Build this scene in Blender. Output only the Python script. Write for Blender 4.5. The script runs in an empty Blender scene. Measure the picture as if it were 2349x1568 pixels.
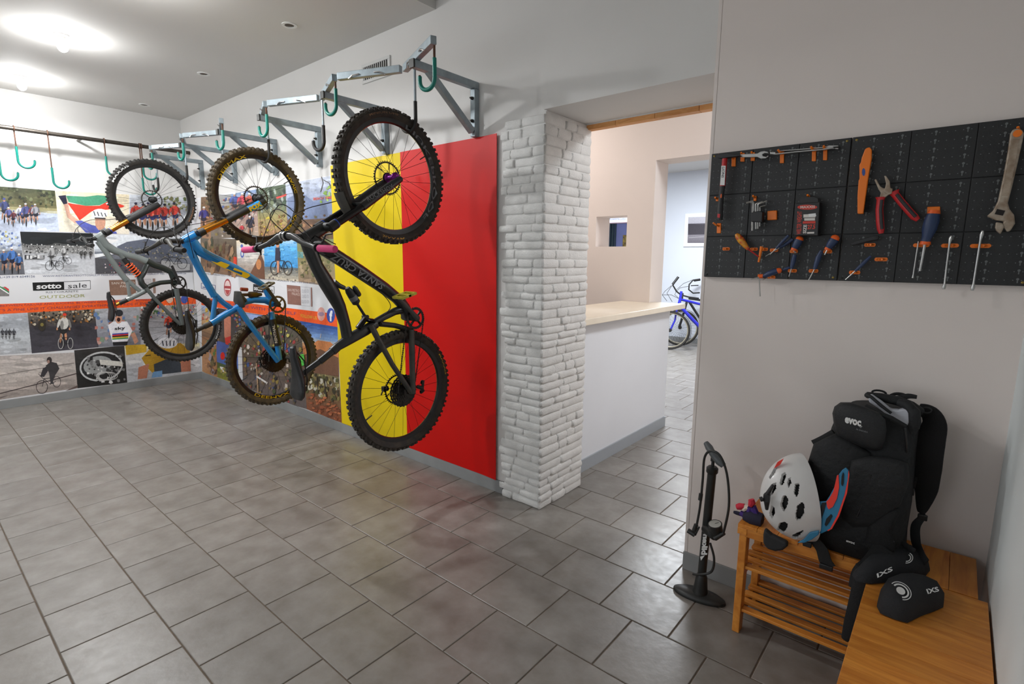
import bpy, math, random
from mathutils import Vector as V, Matrix
random.seed(7)

# ------------------------------------------------------------------ camera
W, H, FPX = 2349, 1568, 1209.9
YAW, PITCH, ROLL = -0.69800, -0.15944, 0.00755
CAM = V((0, 0, 1.6))
_f = V((math.sin(YAW)*math.cos(PITCH), math.cos(YAW)*math.cos(PITCH), math.sin(PITCH)))
_r = _f.cross(V((0, 0, 1))).normalized()
_u = _r.cross(_f)
_R = _r*math.cos(ROLL) + _u*math.sin(ROLL)
_U = -_r*math.sin(ROLL) + _u*math.cos(ROLL)
scene = bpy.context.scene
COL = scene.collection
cam_data = bpy.data.cameras.new('camera')
cam_data.sensor_fit = 'HORIZONTAL'
cam_data.sensor_width = 36.0
cam_data.lens = FPX/W*36.0
cam_data.clip_start = 0.02
cam = bpy.data.objects.new('camera', cam_data)
COL.objects.link(cam)
cam.matrix_world = Matrix(((_R.x, _U.x, -_f.x, CAM.x), (_R.y, _U.y, -_f.y, CAM.y), (_R.z, _U.z, -_f.z, CAM.z), (0, 0, 0, 1)))
scene.camera = cam

# ------------------------------------------------------------------ world, exposure
world = bpy.data.worlds.new('world')
scene.world = world
world.use_nodes = True
world.node_tree.nodes['Background'].inputs[0].default_value = (0.75, 0.85, 1.0, 1)
world.node_tree.nodes['Background'].inputs[1].default_value = 0.15
vs = scene.view_settings
vs.view_transform = 'Standard'
vs.look = 'None'
vs.gamma = 1.0
vs.use_curve_mapping = False
vs.exposure = 0.18
BULB_W = 60.0        # ceiling bulbs of the workshop
BACK_W = 42.0        # lamp of the passage behind the opening
FAR_W = 210.0        # lamp of the far room
FILL_W = 36.0         # unseen fill light added behind the camera, in an assumed window

# ------------------------------------------------------------------ pixel -> place helpers
def ray(u, v):
    return _R*((u-W/2)/FPX) - _U*((v-H/2)/FPX) + _f
def at_x(u, v, x):
    d = ray(u, v); return CAM + d*((x-CAM.x)/d.x)
def at_y(u, v, y):
    d = ray(u, v); return CAM + d*((y-CAM.y)/d.y)
def at_z(u, v, z):
    d = ray(u, v); return CAM + d*((z-CAM.z)/d.z)
def at_d(u, v, dist):
    return CAM + ray(u, v)*dist
def depth(p):
    return (V(p)-CAM).dot(_f)
def crop(ox, oy, s):
    return lambda a, b: (ox+a/s, oy+b/s)

# ------------------------------------------------------------------ materials
def lin(c):
    return tuple(((x/255)/12.92 if x/255 <= 0.04045 else ((x/255+0.055)/1.055)**2.4) for x in c)
MATS = {}
def M(name, rgb, rough=0.5, metal=0.0, noise=None, bump=None, coat=0.0, emit=0.0, alpha=None, rand=0.0, spec=0.5, obj_coords=False):
    if name in MATS: return MATS[name]
    m = bpy.data.materials.new(name); m.use_nodes = True
    nt = m.node_tree; N = nt.nodes; L = nt.links
    b = N['Principled BSDF']
    c = lin(rgb)
    b.inputs['Base Color'].default_value = (*c, 1)
    b.inputs['Roughness'].default_value = rough
    b.inputs['Metallic'].default_value = metal
    b.inputs['Specular IOR Level'].default_value = spec
    if coat: b.inputs['Coat Weight'].default_value = coat
    if emit:
        b.inputs['Emission Color'].default_value = (*c, 1); b.inputs['Emission Strength'].default_value = emit
    pos = None
    if noise or bump:
        if obj_coords:
            g = N.new('ShaderNodeTexCoord'); pos = g.outputs['Object']
        else:
            g = N.new('ShaderNodeNewGeometry'); pos = g.outputs['Position']
    col_out = None
    if noise:
        sc_, amt, *rest = noise
        c2 = lin(rest[0]) if rest else tuple(x*(1-amt) for x in c)
        t = N.new('ShaderNodeTexNoise'); t.inputs['Scale'].default_value = sc_; t.inputs['Detail'].default_value = 5
        L.new(pos, t.inputs['Vector'])
        r = N.new('ShaderNodeValToRGB'); r.color_ramp.elements[0].position = 0.35; r.color_ramp.elements[1].position = 0.68
        r.color_ramp.elements[0].color = (*c2, 1); r.color_ramp.elements[1].color = (*c, 1)
        L.new(t.outputs['Fac'], r.inputs['Fac']); col_out = r.outputs['Color']
    if rand:
        oi = N.new('ShaderNodeObjectInfo')
        mr = N.new('ShaderNodeMapRange'); mr.inputs['To Min'].default_value = 1-rand; mr.inputs['To Max'].default_value = 1+rand
        L.new(oi.outputs['Random'], mr.inputs['Value'])
        hs = N.new('ShaderNodeHueSaturation'); hs.inputs['Color'].default_value = (*c, 1)
        if col_out: L.new(col_out, hs.inputs['Color'])
        L.new(mr.outputs['Result'], hs.inputs['Value']); col_out = hs.outputs['Color']
    if col_out: L.new(col_out, b.inputs['Base Color'])
    if bump:
        sc_, st = bump
        t = N.new('ShaderNodeTexNoise'); t.inputs['Scale'].default_value = sc_; t.inputs['Detail'].default_value = 4
        L.new(pos, t.inputs['Vector'])
        bp = N.new('ShaderNodeBump'); bp.inputs['Strength'].default_value = st; bp.inputs['Distance'].default_value = 0.01
        L.new(t.outputs['Fac'], bp.inputs['Height']); L.new(bp.outputs['Normal'], b.inputs['Normal'])
    MATS[name] = m
    return m
def M_print(name='printed_photo', rough=0.35, grain=0.13):
    if name in MATS: return MATS[name]
    m = bpy.data.materials.new(name); m.use_nodes = True
    nt = m.node_tree; N = nt.nodes; L = nt.links; b = N['Principled BSDF']
    a = N.new('ShaderNodeAttribute'); a.attribute_name = 'Col'
    g = N.new('ShaderNodeNewGeometry')
    t = N.new('ShaderNodeTexNoise'); t.inputs['Scale'].default_value = 55; t.inputs['Detail'].default_value = 6
    L.new(g.outputs['Position'], t.inputs['Vector'])
    mr = N.new('ShaderNodeMapRange'); mr.inputs['From Min'].default_value = 0.3; mr.inputs['From Max'].default_value = 0.7
    mr.inputs['To Min'].default_value = 1-grain; mr.inputs['To Max'].default_value = 1+grain
    L.new(t.outputs['Fac'], mr.inputs['Value'])
    h = N.new('ShaderNodeHueSaturation'); L.new(a.outputs['Color'], h.inputs['Color']); L.new(mr.outputs['Result'], h.inputs['Value'])
    L.new(h.outputs['Color'], b.inputs['Base Color']); b.inputs['Roughness'].default_value = rough
    MATS[name] = m
    return m
def M_wood(name, c1, c2, scale=(3, 40, 40), rough=0.42):
    if name in MATS: return MATS[name]
    m = bpy.data.materials.new(name); m.use_nodes = True
    nt = m.node_tree; N = nt.nodes; L = nt.links; b = N['Principled BSDF']
    g = N.new('ShaderNodeNewGeometry')
    mp = N.new('ShaderNodeMapping'); mp.inputs['Scale'].default_value = scale
    L.new(g.outputs['Position'], mp.inputs['Vector'])
    t = N.new('ShaderNodeTexNoise'); t.inputs['Scale'].default_value = 1.0; t.inputs['Detail'].default_value = 7; t.inputs['Distortion'].default_value = 0.6
    L.new(mp.outputs['Vector'], t.inputs['Vector'])
    r = N.new('ShaderNodeValToRGB'); r.color_ramp.elements[0].position = 0.3; r.color_ramp.elements[1].position = 0.7
    r.color_ramp.elements[0].color = (*lin(c2), 1); r.color_ramp.elements[1].color = (*lin(c1), 1)
    L.new(t.outputs['Fac'], r.inputs['Fac'])
    oi = N.new('ShaderNodeObjectInfo')
    mr = N.new('ShaderNodeMapRange'); mr.inputs['To Min'].default_value = 0.85; mr.inputs['To Max'].default_value = 1.12
    L.new(oi.outputs['Random'], mr.inputs['Value'])
    h = N.new('ShaderNodeHueSaturation'); L.new(r.outputs['Color'], h.inputs['Color']); L.new(mr.outputs['Result'], h.inputs['Value'])
    L.new(h.outputs['Color'], b.inputs['Base Color']); b.inputs['Roughness'].default_value = rough
    MATS[name] = m
    return m

# ------------------------------------------------------------------ objects
def link(o, parent=None):
    COL.objects.link(o)
    if parent is not None: o.parent = parent
    return o
def origin_of(parent):
    o = V((0, 0, 0))
    while parent is not None:
        o = o + V(parent.location); parent = parent.parent
    return o
def thing(name, label, cat, loc, group=None):
    o = bpy.data.objects.new(name, None)
    o.empty_display_size = 0.05
    link(o); o.location = loc
    o['label'] = label; o['category'] = cat
    if group: o['group'] = group
    return o
def tag(o, label, cat, group=None):
    o['label'] = label; o['category'] = cat
    if group: o['group'] = group
    return o
def struct(o):
    o['kind'] = 'structure'; return o

class MB:
    """collects faces in world coordinates; build() makes ONE mesh object"""
    def __init__(s): s.v = []; s.f = []; s.c = []; s.col = None; s.flat = set()
    def _add(s, vs_, fs):
        n = len(s.v); s.v += [V(p) for p in vs_]
        for f in fs:
            s.f.append([i+n for i in f]); s.c.append(s.col)
        return s
    def box(s, c, size, rot=None):
        c = V(c); h = [x/2 for x in size]; P = []
        for dz in (-1, 1):
            for dy in (-1, 1):
                for dx in (-1, 1):
                    p = V((dx*h[0], dy*h[1], dz*h[2]))
                    if rot is not None: p = rot @ p
                    P.append(c+p)
        return s._add(P, [(0, 2, 3, 1), (4, 5, 7, 6), (0, 1, 5, 4), (2, 6, 7, 3), (0, 4, 6, 2), (1, 3, 7, 5)])
    def bx(s, x0, x1, y0, y1, z0, z1):
        return s.box(((x0+x1)/2, (y0+y1)/2, (z0+z1)/2), (abs(x1-x0), abs(y1-y0), abs(z1-z0)))
    def loft(s, rings, cap=True, closed=False):
        m = len(rings[0]); P = [p for r in rings for p in r]; F = []
        k = len(rings)
        for i in range(k if closed else k-1):
            a = i*m; b = ((i+1) % k)*m
            for j in range(m):
                F.append((a+j, a+(j+1) % m, b+(j+1) % m, b+j))
        if cap and not closed:
            F.append(tuple(range(m-1, -1, -1))); F.append(tuple((k-1)*m+j for j in range(m)))
        return s._add(P, F)
    def tube(s, pts, r, n=8, cap=True, closed=False, ref=None):
        pts = [V(p) for p in pts]; k = len(pts)
        rr = r if isinstance(r, (list, tuple)) and len(r) == k and not (len(r) == 2 and k != 2) else [r]*k
        rings = []; prev = None
        for i in range(k):
            if closed: t = pts[(i+1) % k]-pts[i-1]
            else: t = pts[min(i+1, k-1)]-pts[max(i-1, 0)]
            t = t.normalized() if t.length > 1e-9 else V((0, 0, 1))
            if ref is not None: a = V(ref)
            elif prev is None: a = V((0, 0, 1)) if abs(t.z) < 0.9 else V((1, 0, 0))
            else: a = prev
            n1 = (a - t*a.dot(t)); n1 = n1.normalized() if n1.length > 1e-6 else t.orthogonal().normalized()
            prev = n1; n2 = t.cross(n1)
            q = rr[i]; ra, rb = (q if isinstance(q, (list, tuple)) else (q, q))
            rings.append([pts[i]+n1*(math.cos(2*math.pi*j/n)*ra)+n2*(math.sin(2*math.pi*j/n)*rb) for j in range(n)])
        return s.loft(rings, cap, closed)
    def lathe(s, prof, o, axis=(0, 0, 1), n=16, cap=True):
        o = V(o); ax = V(axis).normalized(); a = ax.orthogonal().normalized(); b = ax.cross(a)
        return s.loft([[o+ax*h+(a*math.cos(2*math.pi*j/n)+b*math.sin(2*math.pi*j/n))*r for j in range(n)] for r, h in prof], cap)
    def prism(s, poly, vec):
        vec = V(vec); m = len(poly); P = [V(p) for p in poly]; P = P+[p+vec for p in P]
        return s._add(P, [tuple(range(m-1, -1, -1)), tuple(range(m, 2*m))]+[(i, (i+1) % m, m+(i+1) % m, m+i) for i in range(m)])
    def ring(s, o, axis, r0, r1, th, n=32):
        o = V(o); ax = V(axis).normalized(); a = ax.orthogonal().normalized(); b = ax.cross(a)
        prof = [(r0, -th/2), (r1, -th/2), (r1, th/2), (r0, th/2)]
        rings = []
        for j in range(n):
            d = a*math.cos(2*math.pi*j/n)+b*math.sin(2*math.pi*j/n)
            rings.append([o+d*r+ax*h for r, h in prof])
        return s.loft(rings, closed=True)
    def ell(s, c, rad, nu=16, nv=10, rot=None, v0=0.0, v1=1.0):
        c = V(c); rings = []
        for i in range(nv+1):
            ph = math.pi*(v0+(v1-v0)*i/nv); ph = min(max(ph, 1e-3), math.pi-1e-3); ring = []
            for j in range(nu):
                th = 2*math.pi*j/nu
                p = V((rad[0]*math.sin(ph)*math.cos(th), rad[1]*math.sin(ph)*math.sin(th), rad[2]*math.cos(ph)))
                ring.append(c+(rot @ p if rot is not None else p))
            rings.append(ring)
        return s.loft(rings, True)
    def poly(s, pts):
        return s._add(pts, [tuple(range(len(pts)))])
    def build(s, name, mat, parent=None, smooth=True, bevel=0.0, angle=0.7, kind=None, label=None, base=None, seg=2, weld=True):
        me = bpy.data.meshes.new(name)
        if parent is not None: o0 = origin_of(parent)
        elif base is not None: o0 = V(base)
        else:
            xs = [p.x for p in s.v]; ys = [p.y for p in s.v]; zs = [p.z for p in s.v]
            o0 = V(((min(xs)+max(xs))/2, (min(ys)+max(ys))/2, min(zs)))
        me.from_pydata([tuple(p-o0) for p in s.v], [], s.f)
        me.validate()
        if any(c is not None for c in s.c):
            at = me.color_attributes.new('Col', 'FLOAT_COLOR', 'CORNER')
            for i, p in enumerate(me.polygons):
                c = s.c[i] or (1, 1, 1)
                for li in p.loop_indices: at.data[li].color = (*c, 1)
        if isinstance(mat, (list, tuple)):
            for m_ in mat: me.materials.append(m_)
        else: me.materials.append(mat)
        if smooth:
            me.polygons.foreach_set('use_smooth', [True]*len(me.polygons))
            me.set_sharp_from_angle(angle=angle)
        o = bpy.data.objects.new(name, me)
        link(o, parent)
        if parent is None: o.location = o0
        if bevel:
            b = o.modifiers.new('Bevel', 'BEVEL'); b.width = bevel; b.segments = seg; b.limit_method = 'ANGLE'; b.angle_limit = 0.6
        if kind: o['kind'] = kind
        if label: o['label'] = label
        return o

# ------------------------------------------------------------------ lettering
_tc = {}
def text_faces(s, bold=0.0, shear=0.0):
    key = (s, bold, shear)
    if key not in _tc:
        cu = bpy.data.curves.new('t', 'FONT'); cu.body = s; cu.offset = bold; cu.shear = shear; cu.resolution_u = 2
        ob = bpy.data.objects.new('t', cu); COL.objects.link(ob)
        dg = bpy.context.evaluated_depsgraph_get(); dg.update()
        me = bpy.data.meshes.new_from_object(ob.evaluated_get(dg))
        vs_ = [(v.co.x, v.co.y) for v in me.vertices]; fs = [tuple(p.vertices) for p in me.polygons]
        x0 = min(v[0] for v in vs_); x1 = max(v[0] for v in vs_); y0 = min(v[1] for v in vs_); y1 = max(v[1] for v in vs_)
        _tc[key] = ([((x-x0)/(x1-x0), (y-y0)/(y1-y0)) for x, y in vs_], fs)
        bpy.data.objects.remove(ob); bpy.data.curves.remove(cu); bpy.data.meshes.remove(me)
    return _tc[key]
def text_map(mb, s, fn, bold=0.0, shear=0.0):
    """fn maps (0..1 along, 0..1 up) to a point"""
    vs_, fs = text_faces(s, bold, shear)
    mb._add([fn(a, b) for a, b in vs_], fs)
    return mb
def quad_fn(bl, br, tl, tr=None, off=V((0, 0, 0))):
    bl, br, tl = V(bl), V(br), V(tl); tr = V(tr) if tr is not None else br+(tl-bl)
    return lambda a, b: bl*(1-a)*(1-b)+br*a*(1-b)+tl*(1-a)*b+tr*a*b+off
for _s in ('pre',): text_faces(_s)
# ------------------------------------------------------------------ room dimensions
XL, XR = -7.47, 0.195            # left wall, end wall on the right
YW, YP = 2.575, 2.535            # long wall with the bikes, boarded part with the tool panel
YB = 3.045                       # back face of the long wall
YF = -2.9                        # wall behind the camera
ZC = 3.215                       # ceiling
XP0, XP1 = -2.215, -1.91         # stone-clad end of the long wall
XO = -0.943                      # right side of the opening
ZL = 2.432                       # underside of the lintel
YH = 4.72                        # wall with the hatch
YFAR = 9.9
white = M('white_paint', (226, 224, 221), 0.75, noise=(1.3, 0.05), bump=(60, 0.05))
white2 = M('warm_white_paint', (232, 222, 216), 0.75, noise=(1.3, 0.04), bump=(60, 0.05))
ceil_m = M('ceiling_paint', (214, 212, 208), 0.8, noise=(0.8, 0.04))
grout = M('floor_grout', (112, 98, 84), 0.85, noise=(30, 0.3))
base_m = M('grey_skirting', (150, 152, 152), 0.45, noise=(6, 0.12))

# lamps of the rooms ------------------------------------------------
def lamp_light(name, loc, watt, col=(1, 1, 1), size=0.05):
    l = bpy.data.lights.new(name, 'POINT'); l.energy = watt; l.color = col; l.shadow_soft_size = size
    o = bpy.data.objects.new(name, l); o.location = loc; COL.objects.link(o); return o
def area_light(name, loc, rot, sx, sy, watt, col=(1, 1, 1)):
    l = bpy.data.lights.new(name, 'AREA'); l.energy = watt; l.color = col; l.shape = 'RECTANGLE'; l.size = sx; l.size_y = sy
    o = bpy.data.objects.new(name, l); o.location = loc; o.rotation_euler = rot; COL.objects.link(o); return o

bulb_m = M('lit_bulb', (255, 250, 240), 0.4, emit=14.0)
sock_m = M('lamp_socket_white', (235, 235, 235), 0.4)
def ceiling_bulb(x, y, watt, label):
    t = thing('ceiling_lamp', label, 'lamp', (x, y, ZC), 'bare ceiling bulbs')
    MB().lathe([(0.048, 0.0), (0.046, -0.012), (0.024, -0.018), (0.022, -0.045), (0.020, -0.05)], (x, y, ZC), n=20).build('socket', sock_m, t)
    MB().ell((x, y, ZC-0.082), (0.036, 0.036, 0.042), 16, 10).build('bulb', bulb_m, t)
    d = bpy.data.lights.new('bulb_light', 'SPOT'); d.energy = watt; d.color = (0.97, 0.985, 1.0); d.shadow_soft_size = 0.05
    d.spot_size = math.radians(172); d.spot_blend = 0.35
    l = bpy.data.objects.new('bulb_light', d); COL.objects.link(l); l.location = (0, 0, -0.13); l.parent = t
    g = lamp_light('bulb_glow', (0, 0, -0.135), watt*0.26, (0.97, 0.985, 1.0), 0.04); g.parent = t
ceiling_bulb(-5.32, 1.08, BULB_W, 'lit ceiling bulb nearer the camera, second from the rail wall')
ceiling_bulb(-6.83, 1.05, BULB_W, 'lit ceiling bulb nearest the wall with the hook rail')
ceiling_bulb(-3.81, 1.08, BULB_W, 'lit ceiling bulb just above the top edge of the picture')
ceiling_bulb(-5.32, -1.4, BULB_W*0.35, 'added unseen ceiling bulb over the far side of the floor, behind the view')  # weak bulb of an assumed second row, added for light
ceiling_bulb(-3.25, -0.5, BULB_W*0.58, 'added unseen ceiling bulb behind the camera position')  # bulb added out of view to throw a wheel shadow on the banner

# floor -------------------------------------------------------------
fl_o = MB().bx(XL-0.2, 1.2, YF-0.2, YFAR+0.1, -0.06, -0.003).build('floor', grout, smooth=False); struct(fl_o)
def tile_material():
    m = bpy.data.materials.new('grey_stone_tile'); m.use_nodes = True
    N = m.node_tree.nodes; L = m.node_tree.links; b = N['Principled BSDF']
    g = N.new('ShaderNodeNewGeometry'); oi = N.new('ShaderNodeObjectInfo')
    sc = N.new('ShaderNodeVectorMath'); sc.operation = 'SCALE'; sc.inputs[3].default_value = 37.0
    cmb = N.new('ShaderNodeCombineXYZ'); L.new(oi.outputs['Random'], cmb.inputs[0]); L.new(oi.outputs['Random'], cmb.inputs[1])
    L.new(cmb.outputs[0], sc.inputs[0])
    ad = N.new('ShaderNodeVectorMath'); ad.operation = 'ADD'; L.new(g.outputs['Position'], ad.inputs[0]); L.new(sc.outputs[0], ad.inputs[1])
    t = N.new('ShaderNodeTexNoise'); t.inputs['Scale'].default_value = 7.0; t.inputs['Detail'].default_value = 6; t.inputs['Roughness'].default_value = 0.6
    L.new(ad.outputs[0], t.inputs['Vector'])
    r = N.new('ShaderNodeValToRGB'); e = r.color_ramp.elements
    e[0].position = 0.3; e[0].color = (*lin((122, 116, 109)), 1); e[1].position = 0.75; e[1].color = (*lin((150, 146, 141)), 1)
    L.new(t.outputs['Fac'], r.inputs['Fac'])
    mr = N.new('ShaderNodeMapRange'); mr.inputs['To Min'].default_value = 0.93; mr.inputs['To Max'].default_value = 1.07
    L.new(oi.outputs['Random'], mr.inputs['Value'])
    h = N.new('ShaderNodeHueSaturation'); L.new(r.outputs['Color'], h.inputs['Color']); L.new(mr.outputs['Result'], h.inputs['Value'])
    L.new(h.outputs['Color'], b.inputs['Base Color'])
    t2 = N.new('ShaderNodeTexNoise'); t2.inputs['Scale'].default_value = 20; L.new(g.outputs['Position'], t2.inputs['Vector'])
    mr2 = N.new('ShaderNodeMapRange'); mr2.inputs['To Min'].default_value = 0.26; mr2.inputs['To Max'].default_value = 0.42
    L.new(t2.outputs['Fac'], mr2.inputs['Value']); L.new(mr2.outputs['Result'], b.inputs['Roughness'])
    t3 = N.new('ShaderNodeTexNoise'); t3.inputs['Scale'].default_value = 35; t3.inputs['Detail'].default_value = 3; L.new(g.outputs['Position'], t3.inputs['Vector'])
    bp = N.new('ShaderNodeBump'); bp.inputs['Strength'].default_value = 0.06; bp.inputs['Distance'].default_value = 0.01
    L.new(t3.outputs['Fac'], bp.inputs['Height']); L.new(bp.outputs['Normal'], b.inputs['Normal'])
    return m
tile_m = tile_material()
TX, TY, J = 0.3352, 0.3395, 0.0055
def tile_mesh(mb, x0, x1, y0, y1):
    e = 0.0025
    P = [(x0, y0, -0.003), (x1, y0, -0.003), (x1, y1, -0.003), (x0, y1, -0.003),
         (x0, y0, -0.0015), (x1, y0, -0.0015), (x1, y1, -0.0015), (x0, y1, -0.0015),
         (x0+e, y0+e, 0), (x1-e, y0+e, 0), (x1-e, y1-e, 0), (x0+e, y1-e, 0)]
    F = [(8, 9, 10, 11)]
    for k in range(4):
        F.append((k, (k+1) % 4, 4+(k+1) % 4, 4+k)); F.append((4+k, 4+(k+1) % 4, 8+(k+1) % 4, 8+k))
    mb._add(P, F)
def project(p):
    d = V(p)-CAM; z = d.dot(_f)
    if z < 0.05: return None
    return (W/2+FPX*d.dot(_R)/z, H/2-FPX*d.dot(_U)/z, z)
_m = MB(); tile_mesh(_m, -(TX-J)/2, (TX-J)/2, -(TY-J)/2, (TY-J)/2)
tile_me = None
tiles = []
for n in range(-9, 30):
    y0 = 0.2895+TY*(n)
    off = -2.629 if n % 2 == 0 else -2.629+TX/2
    for k in range(-22, 14):
        x0 = off+TX*k
        # room limits per row
        if y0 < YB: lo, hi = XL, (XR if y0+TY < YP+0.02 else XR)
        else: lo, hi = -4.3, 0.6
        if y0 > YH+0.2: lo, hi = -6.6, 0.6
        if y0 < YF or y0 > YFAR-0.1: continue
        a, b = max(x0+J/2, lo), min(x0+TX-J/2, hi)
        c, d = y0+J/2, y0+TY-J/2
        if y0 < YW and d > YW and not (x0+TX > XP1 and x0 < XO): d = YW if x0 < XP1 else YP
        if y0 < YW < y0+TY and x0 < XP1 < x0+TX: pass
        if YW-0.02 <= y0 < YB-0.05 and not (x0+TX > XP1 and x0 < XO): continue
        if b-a < 0.03 or d-c < 0.03: continue
        ctr = ((a+b)/2, (c+d)/2, 0); q = project(ctr)
        vis = q is not None and -90 < q[0] < W+90 and 700 < q[1] < H+120
        if y0 > YB and vis and not (1320 < q[0] < 1680): vis = False
        tiles.append((0 if vis else 1, (q[2] if q else 99), a, b, c, d))
tiles.sort()
rest = MB(); ntile = 0
full = None
for vis, dist, a, b, c, d in tiles:
    if vis == 0 and ntile < 298:
        if abs(b-a-(TX-J)) < 1e-4 and abs(d-c-(TY-J)) < 1e-4:
            if full is None:
                o = _m.build('tile', tile_m, fl_o, smooth=False); full = o.data
                # mesh is centred on the world origin; shift it relative to the floor object
                for v in full.vertices: v.co += origin_of(fl_o)
            else:
                o = bpy.data.objects.new('tile', full); link(o, fl_o)
            o.location = V(((a+b)/2, (c+d)/2, 0))-origin_of(fl_o)
        else:
            mb = MB(); tile_mesh(mb, a, b, c, d); mb.build('tile', tile_m, fl_o, smooth=False)
        ntile += 1
    else: tile_mesh(rest, a, b, c, d)
rest.build('tile_rest', tile_m, fl_o, smooth=False, kind='stuff')

# walls -------------------------------------------------------------
struct(MB().bx(XL-0.2, XL, YF-0.2, YB, 0, 3.5).build('wall_left', white, smooth=False))
wb = struct(MB().bx(XL-0.001, XP1, YW, YB, 0, 3.5).build('wall_back', white, smooth=False))
struct(MB().bx(XP1, XO, YP+0.008, YB, ZL, 3.5).build('wall_lintel', white, smooth=False))
struct(MB().bx(XO+0.018, 0.6, YP, YB, 0, 3.5).build('wall_boarded', white2, smooth=False))
struct(MB().bx(XO, XO+0.0165, YP, YB, 0.0, 3.5).build('trim_1', white2, smooth=False, bevel=0.002))
struct(MB().bx(XR, XR+0.4, YF-0.2, YP, 0, 3.5).build('wall_right', M('cool_white_paint', (222, 228, 228), 0.75, noise=(1.2, .04)), smooth=False))
# wall behind the camera with an opening assumed for the fill light
m = MB(); m.bx(XL, -5.6, YF-0.2, YF, 0, 3.5).bx(-1.0, XR, YF-0.2, YF, 0, 3.5).bx(-5.6, -1.0, YF-0.2, YF, 0, 0.5).bx(-5.6, -1.0, YF-0.2, YF, 2.4, 3.5)
struct(m.build('wall_front', white, smooth=False))
area_light('fill_light', (-3.3, YF-0.02, 1.45), (math.radians(90), 0, 0), 4.5, 1.85, FILL_W, (0.9, 0.95, 1.0))  # area light added as general fill for the workshop
# ceiling with a small step up near the camera
XS = -2.84
m = MB(); m.bx(XL, XS, YF, YW, ZC, ZC+0.25); m.bx(XS, XR, YF, YW, ZC+0.05, ZC+0.25)
struct(m.build('ceiling', ceil_m, smooth=False))
# skirtings
def skirting(name, x0, x1, y0, y1, z=0.088, n=0):
    o = struct(MB().bx(x0, x1, y0, y1, 0, z).build(name, base_m, smooth=False, bevel=0.002))
    return o
skirting('baseboard_left', XL, XL+0.012, YF, YW)
skirting('baseboard_back', XL+0.012, XP0-0.01, YW-0.012, YW)
skirting('baseboard_boarded', XO, XR-0.002, YP-0.012, YP, 0.095)
struct(MB().bx(XR-0.012, XR, YF, YP-0.012, 0, 0.088).build('baseboard_right', base_m, smooth=False))

# rooms behind the opening --------------------------------------------
zh0, zh1, xh0, xh1 = 1.711, 2.008, -2.861, -2.516
XJ = -2.245
m = MB(); t2 = YH+0.27
m.bx(-4.3, xh0, YH, t2, 0, 3.5).bx(xh1, XJ, YH, t2, 0, 3.5).bx(xh0, xh1, YH, t2, 0, zh0).bx(xh0, xh1, YH, t2, zh1, 3.5)
m.bx(XJ, -0.9, YH, t2, 2.49, 3.5).bx(-0.9, 0.6, YH, t2, 0, 3.5)
hw = struct(m.build('wall_hatch', white2, smooth=False))
struct(MB().bx(-4.5, -4.3, YB, YH, 0, 3.5).build('wall_passage_left', white2, smooth=False))
struct(MB().bx(0.6, 0.8, YB, YFAR, 0, 3.5).build('wall_passage_right', white2, smooth=False))
cool = M('cool_grey_white_paint', (214, 219, 228), 0.75, noise=(1.2, .04))
struct(MB().bx(-7.0, 0.8, YFAR, YFAR+0.2, 0, 3.5).build('wall_far', cool, smooth=False))
struct(MB().bx(-7.2, -7.0, t2, YFAR, 0, 3.5).build('wall_far_left', cool, smooth=False))
struct(MB().bx(-7.0, -4.3, t2-0.05, t2, 0, 3.5).build('wall_far_near', cool, smooth=False))
struct(MB().bx(-4.5, 0.8, YB, YH, 3.2, 3.4).build('ceiling_passage', ceil_m, smooth=False))
struct(MB().bx(-7.2, 0.8, YH, YFAR+.2, 3.2, 3.4).build('ceiling_far', ceil_m, smooth=False))
struct(MB().bx(-7.0, 0.6, YFAR-0.012, YFAR, 0, 0.09).build('baseboard_far', base_m, smooth=False))
area_light('passage_lamp', (0.1, 4.2, 3.15), (0, math.radians(26), 0), 0.5, 0.5, BACK_W*1.2, (0.90, 0.95, 1.0))
area_light('counter_lamp', (-3.3, 3.9, 3.17), (0, 0, 0), 0.7, 0.3, BACK_W*0.36, (1.0, 0.90, 0.84))
area_light('far_room_lamp', (-3.2, 7.4, 3.17), (0, 0, 0), 1.2, 1.2, FAR_W, (0.9, 0.95, 1.0))
# timber edge strip of the lintel: boards
board_m = M_wood('lintel_timber', (240, 178, 112), (222, 150, 84), (14, 60, 60), 0.55)
xs = [-1.91, -1.70, -1.445, -1.185, -0.95]
lt = struct(MB().bx(-1.91, -0.945, 2.985, YB, ZL-0.006, ZL).build('trim_2', white, smooth=False))
for a, b in zip(xs[:-1], xs[1:]):
    MB().bx(a+0.0015, b-0.0015, 2.99, YB-0.002, ZL-0.034, ZL-0.006).build('timber_board', board_m, lt, smooth=False)
# counter -------------------------------------------------------------
ct = thing('reception_counter', 'white service counter with a cream worktop beyond the opening', 'counter', (-2.25, 4.0, 0))
MB().bx(-2.50, -2.03, YB+0.002, YH-0.003, 0.0, 1.135).build('body', M('counter_white', (224, 227, 232), 0.6, noise=(2, .03)), ct, smooth=False)
MB().prism([(-2.54, YB+0.002, 1.135), (-1.935, YB+0.002, 1.135), (-1.935, 4.84, 1.135), (XJ+0.004, 4.84, 1.135), (XJ+0.004, YH-0.003, 1.135), (-2.54, YH-0.003, 1.135)], (0, 0, 0.045)).build('worktop', M('cream_worktop', (235, 224, 204), 0.3, noise=(9, .06)), ct, smooth=False, bevel=0.004)
MB().bx(-2.03, -2.018, YB+0.002, YH-0.003, 0.0, 0.095).build('plinth', M('counter_plinth', (158, 164, 170), 0.4), ct, smooth=False)

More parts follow.
